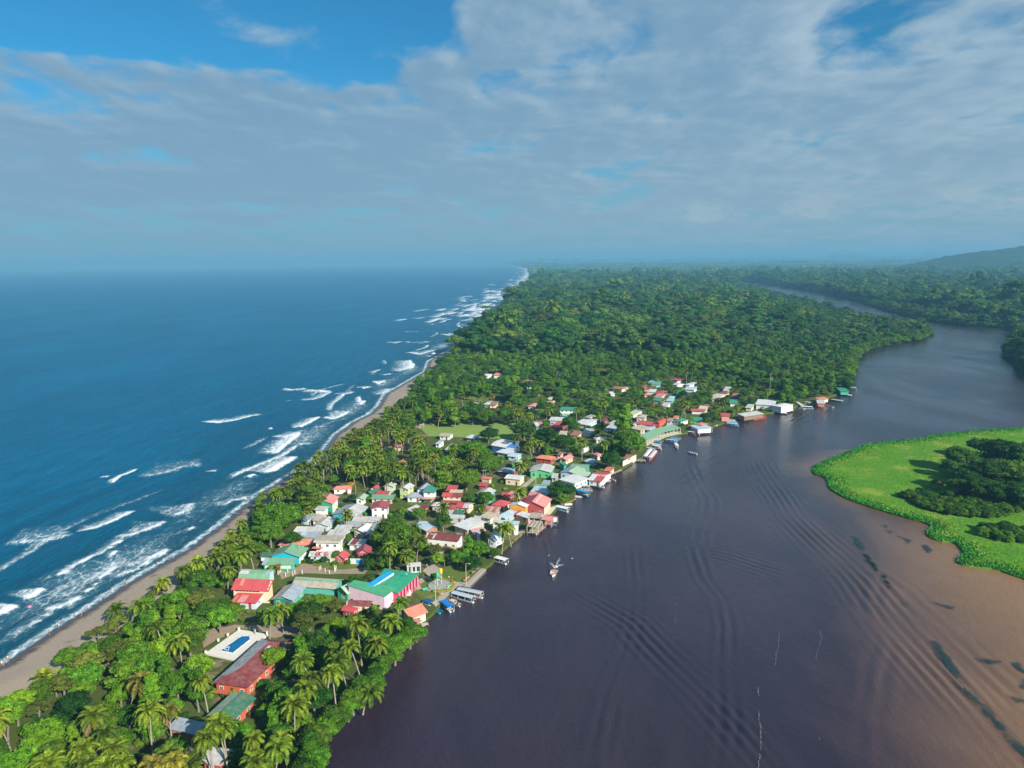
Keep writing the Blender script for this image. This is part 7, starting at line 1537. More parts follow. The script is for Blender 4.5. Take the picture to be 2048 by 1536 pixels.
LAND_T = [  # big or telling trees: crown centre in the photograph, crown radius in photograph pixels, kind, label
    ((791, 1064), 42, ('big', 0), 'huge round green tree in the middle of the village'), ((868, 1096), 17, ('olive', 0), 'feathery pale tree at the park corner below the long maroon lodge'), ((914, 1112), 20, ('bright', 0), 'bright yellow green tree on the park lawn edge'),
    ((957, 1094), 22, ('mid', 1), 'bushy riverside tree behind the white roofed pontoon boat'), ((936, 1090), 15, ('tall', 0), 'narrow tree between the bright park tree and the bushy riverside tree'), ((988, 1104), 12, ('mid', 2), 'low bush overhanging the river by the white roofed pontoon boat'),
    ((965, 1066), 8, ('tall', 1), 'slim tree beside the white riverside house'), ((938, 994), 14, ('mid', 0), 'round garden tree before the balcony house'), ((973, 992), 17, ('bright', 1), 'leafy tree hiding the teal house'), ((1115, 975), 21, ('deep', 1), 'dense dark tree over the small slate blue roof'), ((1136, 979), 18, ('big', 1), 'dense round tree at the water behind the blue canopy boat'),
    ((1124, 995), 13, ('mid', 2), 'leafy tree between dense trees and the cream terrace'), ((887, 956), 25, ('layered', 0), 'big layered tree behind the teal pyramid roof'), ((932, 953), 28, ('big', 2), 'large bright tree above the small flat red roof'), ((977, 866), 20, ('big', 1), 'lone dark umbrella tree standing on the football pitch'),
    ((1048, 858), 22, ('big', 1), 'dark round tree at the river end of the football pitch'), ((1091, 869), 22, ('deep', 2), 'dark tree behind the orange hip roofed house'), ((975, 924), 24, ('big', 0), 'broad tree mass below the arched sports hall'), ((945, 897), 26, ('big', 2), 'wide spreading tree seaward of the arched sports hall'), ((945, 818), 22, ('deep', 0), 'dark umbrella tree on the far side of the football pitch'),
    ((1223, 917), 22, ('big', 1), 'round mango tree by the white waterfront wall'), ((1127, 882), 22, ('deep', 0), 'dark grey green tree along the inner lane'), ((1259, 880), 32, ('big', 0), 'tall wide riverside tree beside the lower jetty shelter'), ((1236, 893), 18, ('layered', 1), 'layered dark tree behind the round mango tree'), ((1138, 845), 18, ('mid', 1), 'round tree beside the bright scarlet block'), ((1248, 836), 19, ('tall', 2), 'tall dark conifer like tree over the riverside roofs'),
    ((545, 1312), 27, ('bright', 2), 'bright tall tree rising before the hotel roof'), ((583, 1322), 13, ('deep', 0), 'dark leafy tree beside the far wing of the maroon hotel'), ((552, 1378), 26, ('mid', 1), 'dark spreading tree before the long side of the maroon hotel'), ((533, 1424), 24, ('bright', 0), 'bright leafy tree before the green and pale patched roof'), ((632, 1275), 18, ('bright', 1), 'slim bright tree on the river side of the hotel garden'), ((600, 1440), 26, ('mid', 2), 'bushy tree before the river palms at the near bank'), ((470, 1450), 16, ('bright', 2), 'bright shrubby tree below the green and pale patched roof'), ((683, 1092), 9, ('lime', 0), 'lime green bush beside the stained cream block'), ((770, 1122), 12, ('lime', 1), 'lime green rounded tree at the end of the pale yard wall'), ((741, 1116), 14, ('deep', 1), 'dark rounded tree by the blue painted wall'), ((792, 1034), 9, ('rusty', 0), 'rust leafed tree beside the white magenta roofed house'), ((805, 1022), 12, ('bright', 0), 'bright tree behind the rust leafed tree'),
    ((838, 1026), 16, ('bright', 1), 'leafy bright tree before the blue walled house'), ((886, 1040), 19, ('mid', 0), 'green tree between the blue roof and the large white flat roof'), ((735, 1156), 18, ('olive', 1), 'olive thicket tree beside the market hall roof strip'), ((708, 1160), 16, ('mid', 2), 'dull green tree between long beige roof and market hall'), ((1010, 1052), 14, ('bright', 0), 'yellow green tree behind the striped boathouse'), ((868, 1152), 10, ('deep', 2), 'dark round bush by the round park bed'),
    ((640, 1205), 30, ('big', 2), 'large leafy tree before the pink walled hall'), ((600, 1215), 24, ('bright', 1), 'bright round tree before the teal walled cottage'), ((470, 1218), 20, ('mid', 0), 'green tree before the low red kindergarten'), ((720, 995), 2, ('lime', 0), None), ((1058, 768), 14, ('deep', 1), 'dark inland tree by the faded coral roof'), ((704, 967), 4, ('rusty', 1), None), ((556, 1030), 40, ('big', 0), 'tall shady tree on the beach edge before the orange hip roof'), ((585, 1075), 20, ('deep', 0), 'dark tree beside the green roofed lean-to'), ((620, 990), 30, ('layered', 2), 'tall layered tree seaward of the tall pink roofed house'), ((540, 1060), 28, ('mid', 1), 'leafy beach side tree by the bright white tin roof')]
for (px, py), rp, key, lb in LAND_T:
    if lb is None: continue
    tr, cr, Rr, Ht, zc = PROTO[key]; w = PX(G(px, py, 5))[2]; s = rp * w / FPX / (Rr * 1.05); x, y = crown_at(px, py, zc * s); put_tree(key, x, y, s, label=lb)
tag(C[-1], None)
def flame_tree():
    PROTO[('flower', 0)] = (PROTO[('rusty', 0)][0], PROTO[('rusty', 0)][1].copy(), *PROTO[('rusty', 0)][2:]); PROTO[('flower', 0)][1].materials[0] = leaf_mat('leaves_yellow', [(.50, .30, .02), (.45, .25, .02), (.5, .33, .03)])
    x, y = crown_at(701, 967, 3); put_tree(('flower', 0), x, y, .62, label='small tree full of orange yellow blossom below the coconut grove')
    x, y = crown_at(797, 1220, 3); PROTO[('white', 0)] = (PROTO[('rusty', 0)][0], PROTO[('rusty', 1)][1].copy(), *PROTO[('rusty', 0)][2:]); PROTO[('white', 0)][1].materials[0] = leaf_mat('leaves_white', [(.45, .47, .38), (.35, .40, .28), (.5, .5, .42)]); put_tree(('white', 0), x, y, .8, label='pale blossoming bush under the pink walled hall')
flame_tree()
def bank_trees():
    L = np.array([tuple(G(x, y, 2.5))[:2] for x, y in BANK_PX[:12]]); s_ = np.r_[0, np.cumsum(np.linalg.norm(np.diff(L, axis=0), axis=1))]; t = 0.0; i = 0; W = ['low', 'leaning', 'bushy', 'full', 'spreading', 'young', 'ragged', 'thick', 'glossy', 'drooping', 'dense', 'heavy', 'loose', 'broad', 'rounded', 'tangled', 'lush', 'stout', 'airy', 'tufted', 'uneven', 'soft', 'tall', 'wide', 'crowded', 'modest', 'small', 'pale', 'fresh', 'deep']
    while t < s_[-1]:
        x, y = np.interp(t, s_, L[:, 0]), np.interp(t, s_, L[:, 1]); key = (('bright', 'mid', 'bright', 'layered', 'mid')[i % 5], i % 3); sc_ = RNG.uniform(.62, .95); Rr = PROTO[key][2] * sc_
        put_tree(key, x - Rr * .62 + RNG.normal(0, .5), y + RNG.normal(0, .6), sc_, label=f'{W[i % 30]} {KINDW[key[0]]} overhanging the dark water at the near bank', zs=.9); t += Rr * 1.15; i += 1
bank_trees()
P_PX = [(R1, 1260, 590, 13), (R1, 1420, 630, 8), (R1, 1255, 470, 13), (R1, 1432, 440, 9), (R1, 1520, 320, 12), (R1, 880, 850, 9), (R1, 1070, 870, 11), (R1, 1270, 1000, 5), (R1, 400, 1340, 11), (R1, 600, 1365, 11), (R1, 130, 1310, 10), (R1, 250, 1220, 11), (R1, 575, 385, 9), (R1, 680, 380, 7), (R1, 830, 1000, 10), (R1, 760, 1085, 9), (R1, 1000, 680, 11), (R1, 1150, 720, 11), (R1, 900, 740, 9), (R1, 480, 1490, 9),
        (R7, 880, 945, 9), (R7, 670, 1180, 12), (R7, 1040, 1150, 12), (R7, 1190, 1145, 8), (R7, 545, 1430, 9), (R7, 400, 1490, 8), (R7, 260, 1500, 7), (R7, 1060, 1430, 11), (R7, 1290, 1440, 11), (R7, 1475, 1330, 12), (R7, 830, 1390, 8), (R7, 640, 1490, 8), (R7, 40, 1130, 11), (R7, 1185, 225, 7), (R7, 1290, 150, 8), (R7, 1450, 950, 9), (R7, 1270, 640, 9), (R7, 1580, 1220, 12), (R7, 1420, 60, 9), (R7, 1540, 40, 9), (R7, 750, 1500, 8), (R7, 1150, 1480, 9), (R7, 905, 1480, 9), (R7, 1390, 1500, 9),
        (R2, 250, 790, 9), (R2, 330, 900, 9), (R2, 110, 850, 8), (R2, 60, 1000, 8), (R2, 900, 330, 10), (R2, 920, 520, 8), (R2, 1300, 540, 8), (R2, 830, 70, 9), (R2, 1270, 90, 10), (R2, 1380, 130, 10), (R2, 1500, 60, 10), (R2, 1620, 180, 7), (R2, 1700, 110, 10), (R2, 1870, 60, 10), (R2, 200, 1000, 8), (R2, 1950, 960, 7), (R2, 1000, 300, 9), (R2, 580, 330, 9), (R3, 310, 965, 8), (R3, 350, 700, 8), (R3, 1245, 700, 10), (R3, 1340, 680, 8), (R3, 1400, 330, 7), (R3, 1440, 60, 8), (R3, 640, 480, 6), (R3, 60, 170, 9), (R3, 230, 130, 10), (R3, 120, 60, 10), (R3, 360, 60, 10), (R3, 440, 80, 10), (R3, 1020, 500, 6),
        (R4, 80, 430, 9), (R4, 30, 490, 9), (R4, 870, 310, 11), (R4, 945, 165, 8), (R4, 1110, 155, 8), (R4, 1150, 165, 8), (R4, 1260, 160, 8), (R4, 1490, 150, 8), (R4, 250, 710, 9), (R4, 210, 730, 9), (R4, 500, 700, 10), (R4, 530, 860, 10), (R4, 880, 740, 10), (R4, 330, 950, 10), (R4, 860, 680, 9), (R4, 400, 830, 9), (R4, 1530, 880, 8), (R4, 150, 900, 9), (R4, 60, 830, 9),
        (R5, 1320, 440, 9), (R5, 770, 690, 8), (R5, 840, 660, 9), (R5, 1330, 250, 8), (R6, 380, 510, 8), (R6, 745, 420, 9), (R6, 895, 430, 10), (R6, 110, 190, 15), (R6, 70, 230, 12)]
GOLDP = {(R7, 1190, 1145), (R7, 1060, 1430), (R5, 1320, 440), (R6, 380, 510), (R4, 1260, 160), (R7, 880, 945), (R7, 1290, 1440), (R4, 945, 165)}
for q, x, y, h in P_PX:
    X, Y = crown_at(q[0] + x / q[2], q[1] + y / q[2], h); near = Y < 300
    put_palm(X, Y, h, 'gold' if (q, x, y) in GOLDP else 'palm', sc_=RNG.uniform(.95, 1.12) if near else RNG.uniform(.9, 1.1), dead=(q, x, y) in GOLDP)
GROVE = [tuple(G(x, y, 8))[:2] for x, y in [(545, 968), (600, 925), (650, 885), (720, 850), (800, 832), (840, 880), (860, 905), (905, 905), (930, 925), (880, 955), (830, 965), (740, 950), (690, 960), (640, 968), (590, 985)]]
VILL = [tuple(G(x, y, 2))[:2] for x, y in [(440, 1230), (480, 1170), (540, 1080), (600, 1000), (640, 960), (760, 960), (880, 960), (960, 900), (1000, 870), (1080, 800), (1180, 760), (1300, 735), (1420, 745), (1560, 790), (1560, 840), (1290, 925), (1110, 1030), (960, 1150), (860, 1260), (700, 1230), (560, 1230)]]
FIELD3 = [tuple(G(x, y, 2))[:2] for x, y in [(830, 850), (900, 780), (960, 770), (1040, 790), (1080, 830), (1040, 900), (900, 880)]]
def candidates():
    """Fill the land between the buildings, nearest first."""
    out = []
    land = np.array(LAND)
    y = 62.0
    while y < 800:
        s = 4.3 if y < 260 else 5.0 if y < 420 else 6.0
        xs = np.arange(vegX(y) + 1, 430, s); q = np.stack([xs + RNG.uniform(-s * .45, s * .45, len(xs)), np.full(len(xs), y) + RNG.uniform(-s * .45, s * .45, len(xs))], 1); out.append(q); y += s * .9
    q = np.vstack(out); q = q[inside(land, q)]; return q
def wall_planting():
    n = 0; L = np.array(LAND)
    for cs, ph, ppm in SHRUB_AT:
        if ppm < 1.6: continue
        f0, f1, b1 = cs[0], cs[1], cs[2]; w = (f1 - f0).length
        spots = [f0.lerp(f1, t) + (f0 - cs[3]).normalized() * .7 for t in np.arange(1.0, max(1.1, w - .8), 2.6) / max(w, 1)] + [f1.lerp(b1, t) + (f1 - f0).normalized() * .7 for t in (.2, .6, .9)]
        k = 0
        for p in spots:
            if RNG.random() > .55 or n >= 110: continue
            if not inside(L, np.array([(p.x, p.y)]))[0] or any(inside(FOOTA[j], np.array([(p.x, p.y)]))[0] for j in np.where((FBB[:, 0] < p.x) & (FBB[:, 2] > p.x) & (FBB[:, 1] < p.y) & (FBB[:, 3] > p.y))[0]): continue
            if any(len(o_[0]) > 4 and inside(np.array([(q[0], q[1]) for q in o_[0]]), np.array([PX(p)[:2]]))[0] for o_ in OPEN): continue
            kk = ('lime', 'mid', 'deep', 'bright', 'rusty', 'olive', 'mid', 'bright')[int(RNG.integers(0, 8))]; pr = PROTO[(kk, 0)]; ss = RNG.uniform(.8, 1.5) / pr[2]; sh = bpy.data.objects.new('shrub', pr[1]); C.link(sh); sh.location = (p.x, p.y, SHORE_Z - pr[3] * ss * .35); sh.scale = (ss, ss, ss * RNG.uniform(.9, 1.5)); sh.rotation_euler = (0, 0, RNG.uniform(0, 6.28))
            w_ = dict(lime='lime green', mid='green', deep='dark green', bright='bright green', rusty='rusty', olive='olive')[kk]; c_ = (cs[0] + cs[2]) / 2
            tag(sh, 'shrub', 'shrub', 'shrubs between the houses'); AUTO.append([w_ + ' shrub', 'against the walls of', ph, math.hypot(p.x - f0.x, p.y - f0.y), '']); AUTO_OBJ.append(sh); n += 1; k += 1
wall_planting()
CAND = candidates()
B_ARR = np.array(bank[:62])
dbank = dist_line(B_ARR, CAND)[0]; dveg = CAND[:, 0] - vegX(CAND[:, 1]); gr = inside(GROVE, CAND); vi = inside(VILL, CAND)
TARR = list(TREES); FILL_STUFF = []
n_tree = sum(1 for o in C if o.name.startswith('broadleaf_tree')); n_palm = sum(1 for o in C if o.name.startswith('coconut_palm')); n_shrub = 0
grid = {}
def busy(x, y, r):
    for i in range(int((x - 7) // 7), int((x + 7) // 7) + 1):
        for j in range(int((y - 7) // 7), int((y + 7) // 7) + 1):
            for (a, b, c) in grid.get((i, j), ()):
                if (a - x) ** 2 + (b - y) ** 2 < (r + c) ** 2 * .36: return True
    return False
def occupy(x, y, r): grid.setdefault((int(x // 7), int(y // 7)), []).append((x, y, r))
for t in TREES: occupy(*t)
order = np.argsort(CAND[:, 1])
for i in order:
    x, y = CAND[i]; dc = math.hypot(x, y); 
    px = PX((x, y, 5))
    if y < 700 and (px[0] < -160 or px[0] > 2200): continue
    near = y < 265; u = RNG.random()
    edge = dveg[i] < 9
    if gr[i]: pal = u < .66
    elif edge: pal = u < (.07 if y < 230 else .24)
    elif vi[i]: pal = u < .22
    elif near: pal = u < .012
    else: pal = u < .06
    if vi[i] and RNG.random() < (.35 if y < 430 else .08): continue
    thr = .10 if y < 330 else .16 if y < 520 else .24
    if pal:
        h = RNG.uniform(6.5, 11) if not edge else RNG.uniform(5, 8.5); Rr = 2.7
        if near_house((x, y), 2.0) or busy(x, y, 2.2) or hides((x, y), 3.6, SHORE_Z + h - .5, dc) > thr * .7: continue
        if n_palm < 296: put_palm(x, y, h, 'gold' if RNG.random() < .05 else 'palm', sc_=RNG.uniform(.85, 1.1)); n_palm += 1; occupy(x, y, 2.4)
        continue
    v = RNG.random()
    if vi[i]: key, s = (('bright', 'mid', 'deep', 'lime', 'mid')[int(v * 5)], RNG.uniform(.45, .85))
    elif edge and y < 600: key, s = (('bright', 'layered', 'mid', 'mid', 'bright', 'olive')[int(v * 6)], RNG.uniform(.55, .9))
    elif near: key, s = (('bright', 'mid', 'bright', 'layered', 'tall', 'olive', 'mid', 'bright', 'deep')[int(v * 9)], RNG.uniform(.72, 1.2))
    else: key, s = (('mid', 'deep', 'layered', 'mid', 'bright', 'tall', 'deep', 'olive')[int(v * 8)], RNG.uniform(.8, 1.4))
    ns = 2 if key in ('olive', 'lime', 'rusty') else 3; key = (key, int(RNG.integers(0, ns))); tr, cr, Rr, Ht, zc = PROTO[key]; r = Rr * s
    if dbank[i] < r * (.35 if y > 260 else .1): continue
    ok = not (near_house((x, y), r * .45 + .3) or busy(x, y, r)) and hides((x, y), r * 1.05, SHORE_Z + zc * s, dc) <= thr and hides((x, y), r * .6, SHORE_Z + Ht * s, dc) <= thr * 1.6
    if not ok:
        if n_shrub < 180 and y < 520 and RNG.random() < .40 and not near_house((x, y), .9) and hides((x, y), 1.3, SHORE_Z + 1.2, dc) <= thr:
            k2 = ('lime', 'mid', 'deep', 'bright')[int(RNG.integers(0, 4))]; k3 = (k2, 0); pr = PROTO[k3]; ss = RNG.uniform(.8, 1.5) / pr[2]
            sh = bpy.data.objects.new('shrub', pr[1]); C.link(sh); sh.location = (x, y, SHORE_Z - pr[3] * ss * .28); sh.scale = (ss, ss, ss); sh.rotation_euler = (0, 0, RNG.uniform(0, 6.28)); tag(sh, lab('low ' + dict(lime='lime green', mid='green', deep='dark green', bright='bright green')[k2] + ' shrub', x, y), 'shrub', 'shrubs between the houses'); AUTO_OBJ.append(sh); n_shrub += 1
        continue
    occupy(x, y, r)
    if n_tree < 224 and y < 420: put_tree(key, x, y, s); n_tree += 1
    else: FILL_STUFF.append((x, y, s, key))

name_plants()
# ------------------------------------------------------------------ rain forest beyond the village: a mass nobody could count
FCOL = bpy.data.collections.new('forest_kinds')                      # not in the scene: only the source of the copies below
FK = []
def forest_kind(name, TV, TF, VV, QQ, m, trunk=None):
    me = to_mesh(name, TV, TF, VV, QQ, m); o = bpy.data.objects.new(name, me); FCOL.objects.link(o); FK.append(o); return o
for i, (kd, mn, Rr, Hh, b) in enumerate([('round', 'forest', 6.0, 12, 2.5), ('flat', 'forest', 7.5, 8, 8), ('round', 'forest', 5.0, 10, 2), ('layered', 'forest', 6.2, 13, 2), ('tall', 'forest', 4.6, 17, 1), ('round', 'forest', 7.4, 13, 4), ('flat', 'olive', 6.5, 7, 9), ('round', 'deep', 6.4, 12, 3)]):
    rng = np.random.default_rng(300 + i); TV, TF, VV, QQ, ctr = crown_data(Rr, Hh, b, 17, 130, .62, rng, kd, 2)
    t = MB().tube([(0, 0, -1), (0, 0, b + Hh * .45)], [.5, .25], 6); VT = np.array(t.v); QT = np.array([f for f in t.f if len(f) == 4])
    forest_kind('kind_%02d' % i, TV, TF, np.vstack([VV, VT]), np.vstack([QQ, QT + len(VV)]), LM[mn])
for i in range(2):                                                   # palms in the forest
    pm = palm_mesh(330 + i, 1.0, 16, 4.4); V = np.array(pm.v) * 1.2 + (0, 0, 14); Q = [f if len(f) == 4 else f + [f[2]] for f in pm.f]; t = MB().tube([(0, 0, -1), (.3, 0, 14)], [.2, .14], 5)
    M = MB(); M.add(V, [list(dict.fromkeys(f)) for f in Q]); M.add(t.v, t.f); o = bpy.data.objects.new('kind_%02d' % (8 + i), M.mesh('kind', LM['palm'])); FCOL.objects.link(o); FK.append(o)
for i in range(3):                                                   # wide patches of canopy for the far distance
    rng = np.random.default_rng(350 + i); TV, TF = [], []; VV, QQ = [], []
    for k in range(46):
        c = (rng.uniform(-38, 38), rng.uniform(-38, 38), rng.uniform(7, 15)); r = rng.uniform(5, 9.5); v, f = lump(c, (r, r, r * .7), rng, 1); TF.append(f + sum(len(a) for a in TV)); TV.append(v)
        d = rng.normal(size=(22, 3)); d[:, 2] = np.abs(d[:, 2]); d /= np.linalg.norm(d, axis=1, keepdims=True); v, q = cards(np.array(c) + d * np.array([r, r, r * .7]), d + rng.normal(size=(22, 3)) * .3, 3.0, rng); QQ.append(q + sum(len(a) for a in VV)); VV.append(v)
    forest_kind('patch_%02d' % i, np.vstack(TV), np.vstack(TF), np.vstack(VV), np.vstack(QQ), LM['forest'])
for nm, key in (('tree_00', ('mid', 0)), ('tree_01', ('mid', 1)), ('tree_02', ('deep', 0)), ('tree_03', ('deep', 1)), ('tree_04', ('bright', 0)), ('tree_05', ('layered', 0)), ('tree_06', ('layered', 1)), ('tree_07', ('tall', 0)), ('tree_08', ('olive', 0)), ('tree_09', ('bright', 1)), ('tree_10', ('lime', 0)), ('tree_11', ('rusty', 0))):
    o = bpy.data.objects.new(nm, PROTO[key][1]); FCOL.objects.link(o)
names = sorted(o.name for o in FCOL.objects); IDX = {n: i for i, n in enumerate(names)}
def scatter(name, P, rot, scl, idx, label, cat='forest'):
    me = bpy.data.meshes.new(name); me.vertices.add(len(P)); me.vertices.foreach_set('co', np.asarray(P, np.float32).ravel())
    for n, t, a in (('spin', 'FLOAT', rot), ('size', 'FLOAT', scl), ('pick', 'INT', idx)):
        at_ = me.attributes.new(n, t, 'POINT'); at_.data.foreach_set('value', np.asarray(a, np.int32 if t == 'INT' else np.float32))
    me.update(); o = link(bpy.data.objects.new(name, me)); tag(o, label, cat, kind='stuff')
    g = bpy.data.node_groups.new(name, 'GeometryNodeTree'); g.interface.new_socket('Geometry', in_out='INPUT', socket_type='NodeSocketGeometry'); g.interface.new_socket('Geometry', in_out='OUTPUT', socket_type='NodeSocketGeometry')
    n = g.nodes; i_ = n.new('NodeGroupInput'); o_ = n.new('NodeGroupOutput'); ci = n.new('GeometryNodeCollectionInfo'); ci.inputs['Collection'].default_value = FCOL; ci.inputs['Separate Children'].default_value = True; ci.inputs['Reset Children'].default_value = True
    ip = n.new('GeometryNodeInstanceOnPoints'); ip.inputs['Pick Instance'].default_value = True
    def attr(nm, t):
        a = n.new('GeometryNodeInputNamedAttribute'); a.data_type = t; a.inputs[0].default_value = nm; return a.outputs[0]
    xyz = n.new('ShaderNodeCombineXYZ'); g.links.new(attr('spin', 'FLOAT'), xyz.inputs[2]); g.links.new(i_.outputs[0], ip.inputs['Points']); g.links.new(ci.outputs[0], ip.inputs['Instance']); g.links.new(attr('pick', 'INT'), ip.inputs['Instance Index']); g.links.new(xyz.outputs[0], ip.inputs['Rotation']); g.links.new(attr('size', 'FLOAT'), ip.inputs['Scale']); g.links.new(ip.outputs[0], o_.inputs[0])
    md = o.modifiers.new('scatter', 'NODES'); md.node_group = g; return o
def jitter_grid(x0, x1, y0, y1, s):
    X, Y = np.meshgrid(np.arange(x0, x1, s), np.arange(y0, y1, s)); q = np.stack([X.ravel(), Y.ravel()], 1); return q + RNG.uniform(-s * .48, s * .48, q.shape)
FH = [tuple(G(x, y, 4))[:2] for x, y in [(940, 775), (1000, 742), (1120, 738), (1240, 745), (1300, 735), (1350, 742), (1450, 760), (1560, 790), (1640, 780), (1700, 775)]]
def forest():
    land = np.array(LAND); P = []; S_ = []; K = []
    def addp(q, s, k): P.append(np.column_stack([q, np.full(len(q), SHORE_Z - .2)])); S_.append(s); K.append(k)
    T_ = lambda *k: [IDX['tree_%02d' % i] for i in k]
    kmap = dict(bright=(4, 9), mid=(0, 1), deep=(2, 3), layered=(5, 6), tall=(7,), olive=(8,), lime=(10,), rusty=(11,))
    if FILL_STUFF:
        q = np.array([(a, b) for a, b, _, _ in FILL_STUFF]); addp(q, np.array([s for _, _, s, _ in FILL_STUFF]), np.array([T_(kmap[k[0]][k[1] % len(kmap[k[0]])])[0] for *_, k in FILL_STUFF]))
    def band(x0, x1, y0, y1, sp, smin, smax, patch=False, keep=None):
        q = jitter_grid(x0, x1, y0, y1, sp); w = (q[:, 0] > -(q[:, 1] * .80 + 250)) & (q[:, 0] < q[:, 1] * .84 + 260); q = q[w]
        m = inside(land, q) & (q[:, 0] > vegX(q[:, 1]) + sp * .3)
        if not patch:
            m &= dist_line(bank, q)[0] > 1.5; m &= dist_line(right, q)[0] > 1.5
        q = q[m]
        if keep is not None: q = q[keep(q)]
        n = len(q); s = RNG.uniform(smin, smax, n)
        if not patch and n: s = np.where(dist_line(bank[44:], q)[0] < 150, np.minimum(s, .78), s)
        big = np.sin(q[:, 0] * .011 + 1.3) * np.sin(q[:, 1] * .008) + RNG.normal(0, .35, n); s *= np.clip(1 + .16 * big, .75, 1.4) * np.where(s > .7, np.exp(RNG.normal(0, .17, n)), 1.0) * np.where((RNG.random(n) < .025) & (s > .9), 1.5, 1.0)
        k = RNG.choice([IDX['kind_%02d' % i] for i in range(10)], n, p=[.22, .15, .16, .11, .08, .15, .02, .09, .01, .01]) if not patch else RNG.choice([IDX['patch_%02d' % i] for i in range(3)], n)
        addp(q, s, k)
    def outside_village(q):
        out = np.ones(len(q), bool)
        for j, (x, y) in enumerate(q):
            if y < 1100:
                d = math.hypot(x, y)
                if near_house((x, y), 4) or hides((x, y), 6, 9, d) > .30 or hides((x, y), 5, 16, d) > .45: out[j] = False
        return out
    def not_filled(q): return (q[:, 1] > 795)
    band(-150, 760, 795, 1250, 9.6, .80, 1.75, keep=lambda q: outside_village(q))
    band(-150, 900, 1250, 2100, 11, .85, 1.9); band(-300, 2400, 2100, 3000, 14, 1.0, 2.0)
    band(330, 2400, 560, 2100, 10.5, .85, 1.9, keep=lambda q: (q[:, 0] > 330) & inside(np.array(right + [(60000, 300)] + [(60000, 3000), (400, 3000)]), q))
    band(-600, 3600, 3000, 4600, 18, 1.3, 2.3)
    band(-600, 6500, 4600, 9500, 60, .95, 1.3, True); band(-2500, 13500, 9500, 17000, 110, 1.5, 2.3, True); band(-9000, 32000, 17000, 40000, 260, 3.2, 5.0, True)
    for line, i0, i1 in ((np.array(bank), 41, len(bank)), (np.array(right), 3, len(right))):
        L = line[i0:i1] if i0 < len(line) else line; s_ = np.r_[0, np.cumsum(np.linalg.norm(np.diff(L, axis=0), axis=1))]; t = np.arange(0, s_[-1], 3.4); q = np.column_stack([np.interp(t, s_, L[:, 0]), np.interp(t, s_, L[:, 1])])
        j = np.clip(np.searchsorted(s_, t, 'right') - 1, 0, len(L) - 2); d = L[j + 1] - L[j]; nrm = np.column_stack([-d[:, 1], d[:, 0]]) / np.linalg.norm(d, axis=1)[:, None]; q = q + nrm * RNG.uniform(-1.0, 3.0, (len(q), 1)); n = len(q)
        q = q[q[:, 1] > 560]; q = q[[y_ > 1150 or not (near_house((x_, y_), 5) or hides((x_, y_), 4, 4, math.hypot(x_, y_)) > .15) for x_, y_ in q]]; n = len(q); addp(q, np.where(q[:, 1] > 980, RNG.uniform(.8, 1.2, n), RNG.uniform(.9, 1.9, n)), RNG.choice(T_(0, 1, 2, 4, 5, 9, 6), n)); P[-1][:, 2] -= 2.4 * S_[-1]
    P = np.vstack(P); S_ = np.concatenate(S_); K = np.concatenate(K)
    scatter('rain_forest', P, RNG.uniform(0, 6.28, len(P)), S_, K, 'unbroken rain forest canopy stretching to the horizon'); print('forest', len(P), 'trees', n_tree, 'palms', n_palm, 'shrubs', n_shrub)
forest()

# ------------------------------------------------------------------ the marsh island
def island_ground_fn(N):
    p = geo(N); a = N.noise(p, .06, 5, .6); b = N.noise(p, .9, 5, .7)
    c = N.mix(b, (.045, .16, .012), (.13, .30, .02)); c = N.mix(N.ramp(a, .50, .68), c, (.22, .30, .04))
    return bsdf(N, N.mix(N.ramp(N.noise(p, .045, 4), .62, .75), c, (.30, .25, .08)), .95, .1)
isl_ = smooth_poly(island, 1)
fill([tuple(p) for p in isl_], .55, 'island', mat('island_marsh', island_ground_fn), 1.2)
def island_grass():
    x0, y0 = isl_.min(0); x1, y1 = isl_.max(0); q = jitter_grid(x0, min(x1, 420), y0, y1, .62); q = q[inside(isl_, q)]; q = q[(q[:, 0] < q[:, 1] * .80 + 20)]
    de = dist_line(isl_, q, True)[0]; rim = np.exp(-(de / 7.0) ** 2); rng = np.random.default_rng(5); n = len(q)
    keep = rng.random(n) < np.where(de < 9, 1, .42 + .2 * np.sin(q[:, 0] * .2) * np.sin(q[:, 1] * .17)); q, de, rim = q[keep], de[keep], rim[keep]; n = len(q)
    hgt = (.20 + .50 * rim) * rng.uniform(.6, 1.3, n); a = rng.uniform(0, 6.28, n); w = rng.uniform(.28, .55, n); lean = rng.normal(0, .35, (n, 2))
    b = np.column_stack([q, np.full(n, .5)]); d = np.column_stack([np.cos(a) * w, np.sin(a) * w, np.zeros(n)]); t = b + np.column_stack([lean * hgt[:, None], hgt])
    V = np.stack([b - d, b + d, t + d * .35, t - d * .35], 1).reshape(-1, 3); rimf = np.repeat(rim, 4)
    def f(N):
        r = N.add('ShaderNodeAttribute', attribute_name='rim').outputs['Fac']; p = geo(N); i = isl(N); pt = N.noise(p, .055, 4, .6)
        c = N.mix(i, (.075, .30, .008), (.17, .42, .012)); c = N.mix(N.ramp(pt, .42, .60), c, N.mix(i, (.24, .36, .018), (.36, .43, .05))); c = N.mix(N.ramp(N.noise(p, .17, 5, .65), .52, .70), c, N.mix(i, (.055, .20, .012), (.11, .26, .02))); c = N.mix(r, c, N.mix(i, (.018, .19, .022), (.05, .29, .028)))
        b_ = bsdf(N, c, .6, .2); tr = N.add('ShaderNodeBsdfTranslucent', {'Color': c}); return N.add('ShaderNodeMixShader', {0: .3, 1: b_.outputs[0], 2: tr.outputs[0]})
    me = np_mesh('marsh_grass', V, np.arange(4 * n).reshape(-1, 4), mat('marsh_grass', f), attrs={'rim': ('FLOAT', 'POINT', rimf)})
    tag(link(bpy.data.objects.new('marsh_grass', me)), 'bright green marsh grass covering the river island', 'grass', kind='stuff')
